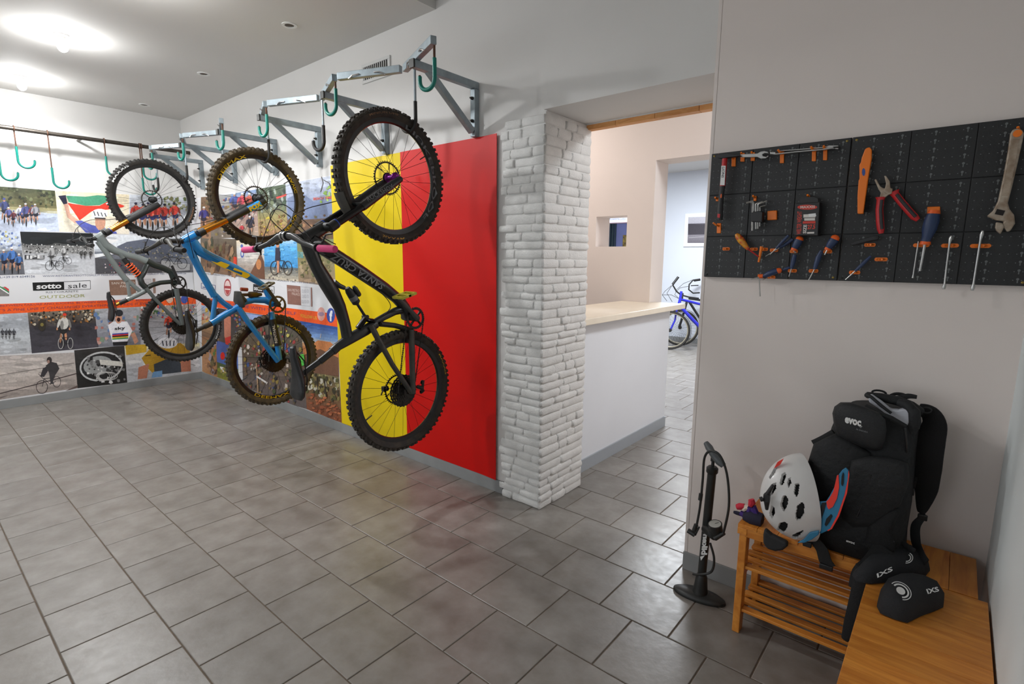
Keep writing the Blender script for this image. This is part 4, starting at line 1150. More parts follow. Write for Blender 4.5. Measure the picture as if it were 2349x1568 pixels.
photo(fL, NL, mural, [(320, 702), (457, 697), (459, 786), (323, 791)], [(0, (160, 150, 140)), (.3, (150, 150, 152)), (.4, (160, 162, 166)), (1, (170, 172, 178))], d10)
def d11(p):
    p.line((66, 56, 56), [(0, 902), (80, 882), (176, 856)], 2.0); p.line((120, 112, 108), [(0, 860), (90, 845), (170, 832)], 1.4)
    p.poly((110, 100, 98), [(0, 910), (60, 897), (20, 906), (0, 914)]); p.poly((96, 80, 76), [(150, 896), (178, 883), (178, 889), (155, 895)])
    p.ring((40, 36, 38), 96, 887, 13.5, 15.5, 1.3); p.ring((40, 36, 38), 130, 875, 9.5, 13, 1.2)
    p.line((36, 34, 38), [(97, 886), (101, 868), (115, 881), (128, 874)], 1.3); p.line((36, 34, 38), [(101, 868), (120, 866), (115, 881)], 1.3); p.line((36, 34, 38), [(100, 869), (88, 857)], 1.3)
    p.poly((52, 50, 54), [(98, 845), (106, 840), (110, 850), (101, 864), (92, 863)]); p.poly((56, 54, 56), [(105, 838), (116, 829), (130, 832), (136, 845), (128, 858), (112, 854)])
    p.poly((60, 58, 60), [(112, 852), (128, 857), (121, 874), (124, 880), (116, 880)]); p.ell((54, 48, 48), 113, 826, 6, 8)
    p.ell((150, 120, 110), 111, 829, 3, 4)
photo(fL, NL, mural, [(-45, 818), (170, 808), (179, 889), (-45, 923)], [(0, (168, 160, 156)), (.4, (182, 174, 168)), (.7, (170, 160, 154)), (1, (150, 140, 134))], d11)
def d12(p):
    p.ell((186, 188, 188), 232, 840, 50, 34, 26, -.15); p.ell((40, 40, 42), 232, 840, 46, 30, 24, -.15); p.ell((150, 152, 152), 225, 838, 34, 22, 20, -.15)
    p.scat(60, .2, .95, .25, .95, [(30, 30, 30), (210, 210, 208), (120, 120, 120), (70, 70, 70)], 2, 6)
    p.poly((206, 204, 196), [(228, 824), (280, 829), (282, 840), (230, 836)])
    for k in range(5): p.ring((196, 196, 194), 236+k*3, 862, 16+k*1.4, 10, 1.1)
photo(fL, NL, mural, [(170, 803), (285, 792), (292, 877), (178, 890)], [(0, (52, 50, 50)), (.5, (40, 40, 40)), (1, (34, 34, 34))], d12)
def d13(p):
    p.poly((196, 158, 46), Q(cL, (820, 1115), (960, 1110), (955, 1160), (825, 1180)))
    p.poly((178, 138, 40), Q(cL, (925, 1200), (980, 1140), (1060, 1120), (1180, 1100), (1240, 1150), (1245, 1240), (1180, 1235), (1000, 1300), (960, 1260)))
    p.poly((60, 66, 74), Q(cL, (1005, 1240), (1150, 1180), (1190, 1250), (1190, 1290), (1010, 1310)))
    p.poly((176, 116, 92), Q(cL, (905, 1260), (975, 1235), (960, 1330), (900, 1338))); p.poly((170, 110, 88), Q(cL, (1180, 1215), (1245, 1210), (1248, 1285), (1185, 1290)))
    p.poly((110, 150, 190), Q(cL, (1000, 1290), (1060, 1280), (1060, 1320), (990, 1328)))
    p.ell((216, 218, 222), *cL(1095, 1100), 23, 13); 
    for k in range(4): p.line((44, 48, 60), Q(cL, (1060+k*26, 1085), (1068+k*22, 1120)), 2.4)
    p.line((50, 40, 20), Q(cL, (950, 1185), (985, 1180)), 2)
photo(fL, NL, mural, [(285, 792), (460, 786), (463, 850), (292, 877)], [(0, (206, 196, 150)), (.3, (206, 206, 204)), (.6, (190, 192, 196)), (1, (176, 178, 182))], d13)
# white band with the restaurant logo and the orange strip
def sheet_poly(fn, nrm, parent, c, pts, name, off=0.0005, gain=1.15):
    p = Print(fn, nrm, off); p.poly(c, pts, gain); return p.done(name, parent)
def wtext(fn, nrm, parent, s_, x0, y0, x1, y1, h, c, bold=0.0, off=0.0012, name='lettering', slope_h=0.0):
    """baseline (x0,y0)-(x1,y1) px, letter height h px"""
    k = V(nrm)*off
    f = quad_fn(fn(x0, y0)+k, fn(x1, y1)+k, fn(x0+slope_h, y0-h)+k, fn(x1+slope_h, y1-h)+k)
    return text_map(MB(), s_, f, bold).build(name, M('ink_%d_%d_%d' % c, c, 0.5), parent, smooth=False)
orange_s = sheet_poly(fL, NL, mural, (236, 92, 34), [(-45, 699), (0, 697), (459, 681), (460, 696), (0, 720), (-45, 722)], 'orange_strip')
pur = (120, 60, 88); navy = (74, 84, 122)
wtext(fL, NL, mural, 'IT BETWEEN FAILURE AND SUCCESS, BETWEEN GOOD AND GREAT, BETWEEN', -14, 704.5, 350, 690, 5, pur)
wtext(fL, NL, mural, "IT'S A FINE LINE IT CHALLENGES EVERYTHING. WE RIDE IT EVERY", -8, 714.5, 350, 697.5, 5.5, pur)
wtext(fL, NL, mural, 'L:+39 019 6049156', 0, 638, 80, 636, 5, navy)
wtext(fL, NL, mural, 'WWW.RISTORANTESOTTOSALE.IT MAIL:INFO@RISTORANTESOTTOSALE.IT TEL: +39 019 6049156', 98, 636, 427, 629.5, 5, navy)
sheet_poly(fL, NL, mural, (24, 26, 26), Q(cL, (212, 706), (418, 700), (420, 754), (216, 760)), 'logo_block', 0.0008)
p = Print(fL, NL, 0.0008)
p.line((40, 40, 40), Q(cL, (418, 700), (590, 693), (592, 748), (420, 754)), 1.0); p.done('logo_outline', mural)
wtext(fL, NL, mural, 'sotto', *cL(238, 750), *cL(402, 744), 11, (236, 236, 236), 0.03)
wtext(fL, NL, mural, 'sale', *cL(444, 744), *cL(568, 738), 11, (60, 60, 62))
wtext(fL, NL, mural, 'RISTORANTE', *cL(300, 776), *cL(512, 768), 4, (120, 120, 122))
wtext(fL, NL, mural, 'OUTDOOR', *cL(258, 812), *cL(556, 801), 7, (168, 170, 96))
p = Print(fL, NL, 0.0008); p.poly((120, 118, 116), Q(cL, (-60, 735), (40, 735), (60, 760), (60, 795), (-60, 797))); p.poly((60, 130, 80), Q(cL, (0, 728), (58, 765), (58, 775), (0, 738))); p.poly((230, 230, 230), Q(cL, (0, 738), (58, 775), (58, 783), (0, 746))); p.poly((190, 50, 50), Q(cL, (30, 732), (58, 748), (58, 764), (24, 736))); p.done('flag_logo', mural)
sheet_poly(fL, NL, mural, (134, 104, 88), Q(cL, (712, 690), (885, 686), (890, 785), (720, 790)), 'hotel_logo_block', 0.0008)
wtext(fL, NL, mural, 'SAN PIETRO', *cL(728, 718), *cL(880, 714), 5, (226, 220, 210)); wtext(fL, NL, mural, 'PALACE', *cL(786, 738), *cL(880, 735), 5, (226, 220, 210))
p = Print(fL, NL, 0.0008); p.line((170, 172, 176), Q(cL, (888, 690), (985, 684), (990, 780), (892, 786)), .8)
for a in range(3):
    for b in range(3): p.line((170, 172, 176), Q(cL, (905+a*26, 705+b*26), (920+a*26, 704+b*26), (920+a*26, 720+b*26), (905+a*26, 721+b*26), (905+a*26, 705+b*26)), .6)
p.poly((140, 116, 104), Q(cL, (998, 680), (1014, 679), (1018, 776), (1002, 777))); p.done('hotel_drawing', mural)
wtext(fL, NL, mural, 'IPE', *cL(172, 552), *cL(285, 548), 8, (222, 222, 222), 0.03, 0.008)
wtext(fL, NL, mural, 'sky', *cL(748, 1022), *cL(818, 1016), 9, (30, 30, 34), 0.02, 0.0062)
p = Print(fL, NL, 0.0010); p.ell((60, 84, 160), *cL(1205, 815), 8, 10); p.ell((200, 170, 150), *cL(1108, 815), 8, 9); p.done('badge', mural)

# ---- mural on the long wall
mural2 = thing('photo_mural', 'collage mural of mountain biking photographs on the long wall behind the blue bike', 'mural', (-5.8, YW, 0.09))
MB().bx(XL+0.010, -4.178, SB+0.0003, YW-0.0005, 0.09, 2.275).build('sheet', sheet_m, mural2, smooth=False)
brown = [(92, 64, 44), (130, 92, 62), (70, 50, 38), (160, 120, 84), (60, 62, 40), (106, 96, 60)]
crowd = [(60, 60, 70), (150, 60, 60), (190, 180, 170), (70, 90, 140), (110, 90, 70), (40, 40, 40), (140, 120, 60)]
def forest(n=70, pal=brown, r=(2, 6), tall=1.6):
    return lambda p: p.scat(n, .03, .97, .04, .96, pal, *r, tall)
photo(fB, NB, mural2, [(461, 452), (482, 450), (484, 548), (460, 545)], [(0, (110, 84, 60)), (1, (150, 110, 76))], lambda p: (p.scat(25, .1, .9, .1, .95, brown, 2, 4), p.rider(468, 530, 60, (60, 70, 140))))
photo(fB, NB, mural2, [(482, 450), (530, 445), (534, 545), (484, 548)], [(0, (150, 150, 150)), (1, (110, 96, 80))], lambda p: p.scat(50, .05, .95, .1, .95, crowd, 2, 5))
photo(fB, NB, mural2, [(530, 445), (588, 434), (594, 546), (534, 545)], [(0, (120, 150, 190)), (.25, (150, 120, 120)), (1, (170, 150, 130))], lambda p: (p.scat(60, .05, .95, .2, .6, crowd, 2, 5, 1.8), [p.rider(x, 500, 62, c) for x, c in ((541, (70, 90, 160)), (556, (190, 60, 80)), (572, (200, 80, 60)))], p.rider(575, 542, 50, (40, 46, 70)), p.rider(556, 542, 30, (190, 50, 60))))
photo(fB, NB, mural2, [(588, 434), (655, 422), (660, 545), (594, 546)], [(0, (70, 86, 64)), (.35, (90, 96, 84)), (.6, (150, 140, 90)), (1, (150, 110, 80))], lambda p: (p.scat(40, .03, .97, .03, .5, [(60, 80, 60), (150, 160, 150), (40, 50, 44), (110, 120, 90)], 2, 5, 2), p.poly((214, 70, 64), [(634, 452), (658, 444), (657, 449), (636, 456)]), p.scat(60, .05, .95, .55, .97, [(190, 170, 60), (130, 90, 60), (170, 130, 100), (90, 80, 40)], 1.5, 4)))
def dsea(p):
    p.poly((110, 124, 156), [(660, 455), (690, 440), (720, 462), (764, 448), (766, 500), (660, 505)])
    p.scat(50, .03, .97, .62, .97, brown, 2, 6)
    p.line((60, 50, 44), [(736, 440), (742, 420), (738, 405)], 1.6); p.line((60, 50, 44), [(742, 412), (756, 420), (764, 440)], 1.6)
    p.scat(14, .72, .92, .15, .42, [(130, 170, 60), (150, 180, 90)], 2, 4)
photo(fB, NB, mural2, [(655, 422), (766, 402), (768, 548), (660, 545)], [(0, (180, 186, 200)), (.3, (150, 160, 184)), (.6, (120, 126, 140)), (.65, (120, 90, 70)), (1, (100, 76, 60))], dsea)
wtext(fB, NB, mural2, 'BEACH TIME', 720, 459, 762, 456, 6, (230, 96, 80), .02, .005)
photo(fB, NB, mural2, [(460, 545), (542, 548), (545, 634), (461, 622)], [(0, (96, 84, 66)), (1, (120, 92, 70))], lambda p: (p.scat(70, .05, .95, .04, .96, brown+[(150, 120, 90)], 2, 5, 2.6), p.poly((214, 70, 44), [(537, 588), (544, 590), (544, 612), (536, 610)])))
photo(fB, NB, mural2, [(542, 548), (605, 546), (608, 641), (545, 634)], [(0, (210, 190, 160)), (.3, (206, 204, 200)), (.6, (180, 172, 164)), (1, (130, 100, 80))], lambda p: (p.poly((110, 72, 50), [(572, 632), (586, 605), (598, 580), (606, 600), (608, 640)]), p.ell((196, 130, 80), 594, 606, 6, 12), p.ell((80, 100, 170), 556, 582, 4, 9), p.ell((205, 205, 205), 556, 582, 2, 5), p.ell((80, 100, 170), 555, 564, 3, 4)))
def dbeach(p):
    p.scat(60, .02, .98, .74, .98, [(190, 180, 160), (150, 140, 120), (210, 200, 184), (110, 100, 90)], 1, 2.4)
    p.scat(26, .02, .98, .02, .6, [(70, 150, 205), (120, 190, 224)], 3, 8, .3)
    p.bike(631, 661, 631, 16.5, (60, 44, 30), .62, (40, 46, 50)); p.poly((46, 44, 60), [(633, 568), (643, 568), (644, 598), (632, 598)]); p.poly((190, 130, 100), [(636, 598), (642, 598), (641, 625), (637, 625)]); p.ell((190, 130, 100), 638, 562, 4, 6)
photo(fB, NB, mural2, [(605, 546), (681, 546), (685, 646), (608, 641)], [(0, (200, 214, 226)), (.2, (90, 164, 214)), (.65, (64, 140, 196)), (.72, (96, 100, 100)), (1, (196, 184, 162))], dbeach)
photo(fB, NB, mural2, [(681, 546), (768, 548), (771, 659), (685, 646)], [(0, (120, 130, 90)), (.4, (130, 124, 84)), (1, (150, 126, 104))], lambda p: (p.scat(70, .03, .97, .1, .96, [(104, 110, 66), (150, 140, 90), (80, 84, 50), (170, 150, 120), (130, 110, 80)], 2, 6)))
wtext(fB, NB, mural2, 'TAKE A BREAK', 683, 590, 697, 592, 14, (96, 190, 200), .02, .005)
p = Print(fB, NB, 0.0006)
wtext(fB, NB, mural2, 'WWW.RISTORANTESOTTOSALE.IT MAIL:INFO@RISTORANTESOTTOSALE.IT TEL: +39 019 6049156', 466, 630, 738, 654, 5, (110, 116, 136))
sheet_poly(fB, NB, mural2, (238, 88, 30), [(462, 682), (775, 720), (776, 750), (462, 699)], 'orange_strip')
wtext(fB, NB, mural2, 'IN YOUR TIME WITH YOURSELF', 500, 697, 680, 723, 7, (120, 66, 110))
wtext(fB, NB, mural2, 'FOLLOW US', 690, 727, 727, 733, 7.5, (236, 186, 60), .015)
p = Print(fB, NB, 0.001); p.ell((206, 150, 140), 737, 720, 9, 16); p.ell((150, 120, 140), 737, 720, 7, 5); p.done('badge', mural2)
p = Print(fB, NB, 0.001); p.ell((46, 70, 150), 759, 723, 9.5, 17, 24); p.done('social_badge', mural2)
wtext(fB, NB, mural2, 'f', 756, 736, 763, 737, 25, (240, 240, 244), .06, .0016)
p = Print(fB, NB, 0.001); p.ell((150, 50, 54), 522, 659, 8.3, 20, 24); p.ell((214, 190, 186), 522, 660, 6.8, 17, 24); p.poly((150, 46, 50), [(515, 655), (529, 656), (529, 662), (515, 661)]); p.poly((170, 60, 60), [(516, 664), (528, 665), (524, 676), (520, 675)]); p.done('oval_logo', mural2)
p = Print(fB, NB, 0.001); p.line((80, 84, 130), [(462, 649), (494, 654), (494, 667), (462, 661), (462, 649)], 1.2); p.line((80, 84, 130), [(465, 658), (490, 663)], 2.4); p.done('crest_logo', mural2)
sheet_poly(fB, NB, mural2, (26, 26, 28), [(581, 651), (604, 654), (604, 671), (581, 668)], 'logo_block', .0008)
p = Print(fB, NB, .0008); p.line((50, 50, 50), [(604, 654), (629, 657), (629, 673), (604, 670)], 1.0); p.done('logo_outline', mural2)
wtext(fB, NB, mural2, 'sotto', 583, 665, 602, 667.5, 9, (236, 236, 236), .03); wtext(fB, NB, mural2, 'sale', 607, 668, 626, 670, 9, (60, 60, 62))
sheet_poly(fB, NB, mural2, (138, 100, 88), [(658, 653), (689, 656), (691, 700), (660, 697)], 'hotel_logo_block', .0008)
wtext(fB, NB, mural2, 'SAN PIETRO', 660, 667, 687, 670, 6, (220, 200, 190)); wtext(fB, NB, mural2, 'PALACE', 670, 676, 688, 678, 6, (220, 200, 190))
p = Print(fB, NB, .0008); p.line((170, 170, 176), [(690, 657), (711, 659), (712, 702), (691, 700)], .8)
for a in range(3):
    for b in range(3): p.line((170, 170, 176), [(693+a*6, 664+b*12), (696+a*6, 664.5+b*12), (696+a*6, 671+b*12), (693+a*6, 670.5+b*12), (693+a*6, 664+b*12)], .6)
p.poly((140, 104, 96), [(713, 659), (716, 659), (717, 703), (714, 703)]); p.done('hotel_drawing', mural2)
# lower row
photo(fB, NB, mural2, [(462, 700), (500, 706), (502, 782), (463, 770)], [(0, (150, 176, 216)), (.5, (190, 150, 100)), (1, (110, 80, 56))], lambda p: (p.scat(20, .05, .9, .1, .6, [(206, 170, 60), (190, 70, 50), (210, 180, 150)], 2, 4, 2)))
photo(fB, NB, mural2, [(500, 706), (552, 715), (556, 797), (502, 782)], [(0, (44, 44, 46)), (1, (70, 60, 56))], lambda p: (p.poly((190, 120, 96), [(514, 722), (530, 726), (530, 775), (520, 790), (515, 770)]), p.poly((200, 40, 36), [(516, 775), (530, 770), (530, 792), (518, 789)]), p.scat(20, .6, .97, .1, .95, crowd, 2, 4)))
photo(fB, NB, mural2, [(463, 770), (496, 780), (499, 868), (464, 851)], [(0, (150, 104, 66)), (1, (176, 126, 80))], lambda p: p.scat(40, .35, .97, .05, .95, brown+[(80, 120, 70), (150, 140, 150)], 2, 5, 1.8))
photo(fB, NB, mural2, [(496, 780), (545, 794), (548, 887), (499, 868)], [(0, (60, 84, 150)), (.55, (76, 104, 170)), (.6, (70, 90, 40)), (1, (140, 130, 50))], lambda p: (p.ell((216, 40, 36), 511, 816, 5, 9), p.poly((226, 226, 226), [(505, 840), (514, 842), (514, 853), (506, 851)]), p.scat(20, .05, .95, .6, .95, [(130, 140, 40), (90, 96, 40), (170, 150, 90)], 2, 5)))
def dcrowd(p):
    p.poly((150, 170, 214), [(556, 716), (600, 724), (590, 732), (556, 735)])
    p.scat(220, .03, .97, .06, .97, crowd+[(96, 84, 60), (70, 80, 50), (130, 110, 84)], 1.6, 4.6, 1.5)
    p.scat(20, .5, .8, .05, .5, [(150, 150, 60), (180, 170, 90)], 2, 5)
    p.poly((80, 180, 70), [(688, 813), (699, 811), (702, 836), (690, 840)]); p.line((160, 130, 100), [(590, 830), (594, 905)], 3); p.line((214, 210, 206), [(590, 862), (615, 878)], 4)
photo(fB, NB, mural2, [(552, 715), (690, 735), (704, 938), (558, 892)], [(0, (70, 90, 150)), (.1, (84, 80, 70)), (.5, (90, 76, 64)), (1, (96, 86, 84))], dcrowd)
def ddusk(p):
    p.poly((190, 120, 70), [(700, 800), (730, 780), (758, 784), (777, 800), (778, 862), (698, 852)]); p.poly((110, 76, 56), [(700, 812), (735, 800), (777, 820), (778, 862), (698, 852)])
    p.line((210, 190, 170), [(735, 775), (737, 765)], 1.2)
photo(fB, NB, mural2, [(690, 735), (775, 749), (778, 864), (698, 850)], [(0, (36, 70, 140)), (.3, (120, 150, 190)), (.42, (200, 180, 150)), (.5, (190, 120, 70)), (1, (96, 66, 50))], ddusk)
def dtrail(p):
    p.scat(90, .03, .97, .04, .55, [(120, 110, 60), (80, 80, 44), (160, 150, 100), (60, 54, 36), (190, 186, 170)], 2, 5, 1.6)
    p.scat(50, .1, .97, .55, .97, [(150, 80, 50), (120, 64, 40), (176, 104, 66)], 3, 7, .6)
    p.line((50, 40, 30), [(745, 868), (750, 910)], 3); p.line((60, 50, 40), [(728, 862), (731, 900)], 2)
photo(fB, NB, mural2, [(698, 850), (778, 864), (786, 970), (704, 938)], [(0, (120, 110, 76)), (.5, (110, 84, 56)), (1, (130, 72, 46))], dtrail)

# ------------------------------------------------------------------ two-colour banner
ban = thing('banner', 'tall banner of one yellow and one red panel behind the black bike', 'banner', (-3.22, YW, 0.09))
MB().bx(-4.175, -3.236, YW-0.0125, YW-0.0095, 0.092, 2.352).build('yellow_panel', M('yellow_banner', (236, 206, 14), 0.45, noise=(2, .05), spec=0.25), ban, smooth=False)
rm = MB(); rings = []
for i in range(9):
    t = i/8; x = -3.236+(0.958)*t; cur = 0.010*max(0, (t-0.8)/0.2)**2
    rings.append([V((x, YW-0.0125-cur, 0.09)), V((x, YW-0.0125-cur, 2.354)), V((x, YW-0.0095-cur, 2.354)), V((x, YW-0.0095-cur, 0.09))])
rm.loft(rings).build('red_panel', M('red_banner', (214, 10, 4), 0.45, noise=(2, .05), spec=0.25), ban)

# ------------------------------------------------------------------ vent, recessed spots, hook rail
vt = thing('air_vent', 'white louvred air vent high on the wall above the rack', 'vent', (-3.5, YW, 2.9))
x0, x1, z0, z1 = -3.68, -3.33, 2.905, 3.042
m = MB(); m.bx(x0, x1, YW-0.012, YW-0.001, z0, z0+0.022).bx(x0, x1, YW-0.012, YW-0.001, z1-0.022, z1).bx(x0, x0+0.022, YW-0.012, YW-0.001, z0+.022, z1-.022).bx(x1-0.022, x1, YW-0.012, YW-0.001, z0+.022, z1-.022)
m.build('frame', M('vent_white', (214, 214, 212), .5), vt, smooth=False, bevel=.002)
MB().bx(x0+.02, x1-.02, YW-0.003, YW-0.001, z0+.02, z1-.02).build('back', M('vent_dark', (26, 25, 24), .9), vt, smooth=False)
n = 13
for i in range(n):
    x = x0+0.03+(x1-x0-0.06)*i/(n-1)
    MB().box((x, YW-0.0055, (z0+z1)/2), (0.0075, 0.003, z1-z0-0.044)).build('louvre', MATS['vent_white'], vt, smooth=False)
spw = M('spot_ring_white', (225, 225, 222), .4); spd = M('spot_inside', (84, 72, 60), .6)
for k, (x, y) in enumerate(((-3.828, 2.078), (-5.417, 2.095), (-7.018, 2.078))):
    t = thing('recessed_spot', 'unlit recessed ceiling spot '+('nearest the camera', 'in the middle of the three', 'nearest the far corner')[k], 'spotlight', (x, y, ZC-0.006), 'unlit recessed spots')
    MB().ring((x, y, ZC-0.003), (0, 0, 1), 0.033, 0.052, 0.006, 28).build('ring', spw, t)
    MB().lathe([(0.033, -0.001), (0.018, -0.0045), (0.002, -0.005)], (x, y, ZC), n=20).build('reflector', spd, t)
rl = thing('hook_rail', 'long dark steel pipe rail high on the mural wall', 'rail', (-7.25, 1.6, 2.79))
XRL = -7.25
a, b = at_x(0, 292, XRL), at_x(455, 352, XRL)
zr = (a.z+b.z)/2
pipe = M('dark_steel_pipe', (86, 80, 74), .45, .7, noise=(20, .3))
MB().tube([V((XRL, 0.0, zr)), V((XRL, YW-0.002, zr))], 0.021, 14).build('pipe', pipe, rl)
for y in (0.35, 1.55): MB().tube([V((XL, y, zr)), V((XRL, y, zr))], 0.012, 8).build('holder', pipe, rl)
lab = ['cut by the left picture edge', 'second from the left edge', 'third from the left edge', 'beside the grey bike wheel', 'seen through the grey bike wheel, shorter one', 'seen through the grey bike wheel, lower one']
spec = [(-12, 412, 8), (32, 384, 30), (108, 430, 46), (236, 402, 34), (320, 411, 22), (316, 445, 30)]
for k, (u, vb, w) in enumerate(spec):
    top = at_x(u, 300, XRL); yy = top.y
    zb = at_x(u+14, vb, XRL).z
    wid = 0.125
    jhook('rail_hook', (XRL+0.0, yy, zr-0.022), zb, wid, rust, teal, (0.13, 0.13, 0.13, 0.13, 0.1, 0.11)[k], 0.006, 'teal hook hanging on the pipe rail, '+lab[k], 'teal hooks on the pipe rail', (0.25, 1), sleeve=False, tip=0.004)
    # loop over the pipe
    o = bpy.data.objects['rail_hook' if k == 0 else 'rail_hook.%03d' % k]
    MB().tube([V((XRL+0.0275*math.cos(t), yy, zr+0.0275*math.sin(t))) for t in [-math.pi/2+2*math.pi*i/14 for i in range(14)]], 0.005, 6, closed=True).build('loop', rust, o)
# ------------------------------------------------------------------ tool panel
pg_m = M('black_pegboard_plastic', (34, 35, 36), 0.5, noise=(25, .15), bump=(150, .1))
hole_m = M('peg_hole_grey', (104, 108, 108), 0.6)
org = M('orange_holder_plastic', (244, 124, 22), 0.4)
YBD = 2.513
panels = [(-0.925, -0.379, 'left half of the black tool pegboard'), (-0.375, 0.184, 'right half of the black tool pegboard')]
for x0, x1, nm in panels:
    t = thing('pegboard', 'black plastic pegboard, '+nm, 'pegboard', ((x0+x1)/2, YP, 1.515), 'black pegboard panels')
    z0, z1 = 1.515, 2.073
    MB().bx(x0, x1, YBD+0.006, YP-0.001, z0, z1).build('back_plate', pg_m, t, smooth=False)
    w = (x1-x0)/3; h = (z1-z0)/3
    hm = MB()
    for i in range(3):
        for k in range(3):
            a, b = x0+i*w+0.0012, x0+(i+1)*w-0.0012; c, d = z0+k*h+0.0012, z0+(k+1)*h-0.0012
            MB().bx(a, b, YBD, YBD+0.006, c, d).build('section', pg_m, t, smooth=False, bevel=0.0012)
            for ii in range(4):
                for kk in range(6):
                    px = a+(b-a)*(ii+.6)/4.2; pz = c+(d-c)*(kk+.6)/6.2
                    n = 8
                    if ii % 2 == 1:
                        ring = [V((px+0.0042*math.cos(2*math.pi*j/n), YBD-0.0004, pz+0.004+0.0042*math.sin(2*math.pi*j/n))) for j in range(n)]
                        hm.poly(ring[::-1]); hm.poly([V((px-0.0016, YBD-0.0004, pz)), V((px+0.0016, YBD-0.0004, pz)), V((px+0.0016, YBD-0.0004, pz-0.009)), V((px-0.0016, YBD-0.0004, pz-0.009))])
                    for o in (-0.012, 0.010):
                        hm.poly([V((px+o-0.0014, YBD-0.0003, pz-0.0014)), V((px+o+0.0014, YBD-0.0003, pz-0.0014)), V((px+o+0.0014, YBD-0.0003, pz+0.0014)), V((px+o-0.0014, YBD-0.0003, pz+0.0014))])
    hm.build('peg_holes', hole_m, t, smooth=False, kind='stuff')
    for zz in (z0+0.012, z1-0.012):
        for xx in (x0+0.014, x1-0.014):
            MB().lathe([(0.0045, 0), (0.0045, 0.0015), (0.002, 0.003)], (xx, YBD, zz), (0, -1, 0), 10).build('screw', M('brass_screw', (150, 130, 70), .4, .8) if xx > x1-.1 or zz > 1.9 else M('black_screw', (15, 15, 15), .4), t)
tp = crop(1600, 270, 3.136)
def A(a, b, y): return at_y(*tp(a, b), y)
def PW(w, y=2.49): return w/3.136*depth(at_y(1950, 480, y))/FPX
def pp(m, pts, y0, th): return m.prism([A(a, b, y0) for a, b in pts], (0, th, 0))
def tt(m, pts, y, n=10, rat=1.0):
    P = [A(q[0], q[1], y+(q[3] if len(q) > 3 else 0)) for q in pts]; r = [PW(q[2])/2 for q in pts]
    return m.tube(P, [(x*rat, x) for x in r], n, ref=(0, 1, 0))
def peg(a, b, label, hh=85, lean=-35, ww=28):
    """upright hook: base plate at (a,b) lower end and a prong reaching out above it"""
    t = MB(); pl = A(a, b, YBD)
    o = thing('pegboard_hook', label, 'hook', (pl.x, YBD, pl.z), 'orange pegboard hooks')
    MB().prism([A(a-ww/2, b, YBD-0.006), A(a+ww/2, b, YBD-0.006), A(a+ww/2+2, b-hh, YBD-0.006), A(a-ww/2+2, b-hh, YBD-0.006)], (0, 0.0055, 0)).build('plate', org, o, smooth=False, bevel=0.002)
    p = A(a, b-hh*.72, YBD-0.006); q = A(a+lean*.5, b-hh*.85, YBD-0.034); r = A(a+lean, b-hh*1.05, YBD-0.042)
    MB().tube([p, q, r], [0.0048, 0.0045, 0.004], 8).build('prong', org, o)
def clip(a, b, label, w=80, h=26):
    pl = A(a, b, YBD)
    o = thing('pegboard_clip', label, 'clip', (pl.x, YBD, pl.z), 'orange pegboard clips')
    c = A(a, b, YBD-0.004); L_ = PW(w); H_ = PW(h)
    MB().prism([c+V((L_/2*(math.copysign(1, math.cos(t))*0.72+0.28*math.cos(t)), 0, H_/2*math.sin(t))) for t in [2*math.pi*j/16+.2 for j in range(16)]], (0, 0.0038, 0)).build('bar', org, o, smooth=False)
    for s_ in (-1, 1):
        e = c+V((s_*L_*.22, 0, 0))
        MB().tube([e, e+V((0, -0.012, 0)), e+V((-s_*L_*.1, -0.026, 0))], [0.004, 0.0042, 0.0035], 8).build('prong', org, o)
steel_t = M('tool_chrome', (188, 188, 186), .28, .95, noise=(40, .15))
old_st = M('old_rusty_steel', (184, 172, 156), .5, .35, noise=(35, .4, (140, 120, 100)))
navy_h = M('navy_handle', (38, 56, 92), .45)
org_h = M('orange_handle_cap', (236, 98, 30), .45)
red_h = M('red_handle', (190, 30, 34), .4)
blk_h = M('black_handle', (34, 34, 36), .5)
# hammer
o = thing('hammer', 'hammer with red and black handle hanging at the top left of the pegboard', 'hammer', A(160, 735, 2.46))
MB().prism([A(*q, 2.452) for q in ((150, 258), (215, 252), (268, 262), (310, 268), (300, 276), (215, 286), (180, 292), (146, 290), (136, 274))], (0, 0.026, 0)).build('head', blk_h, o, smooth=False, bevel=.003)
m = MB(); tt(m, [(197, 284, 40), (190, 380, 40), (180, 492, 42)], 2.465); sl = m.build('sleeve', red_h, o)
MB().prism([A(*q, 2.4532) for q in ((172, 345), (202, 345), (194, 485), (162, 484))], (0, 0.003, 0)).build('label', white_l, sl, smooth=False)
text_map(MB(), 'LIONS', quad_fn(A(178, 352, 2.4528), A(172, 430, 2.4528), A(196, 354, 2.4528), A(190, 432, 2.4528)), .02).build('lettering', blk_h, sl, smooth=False)
m = MB(); tt(m, [(180, 492, 44), (172, 560, 40), (166, 640, 44), (160, 735, 46)], 2.465); gp = m.build('grip', blk_h, o)
MB().ell(A(170, 562, 2.4532), (0.003, 0.001, 0.010), 10, 6).build('inlay', org_h, gp); MB().prism([A(*q, 2.4515) for q in ((144, 690), (162, 692), (160, 720), (142, 716))], (0, .002, 0)).build('badge', red_h, gp, smooth=False)
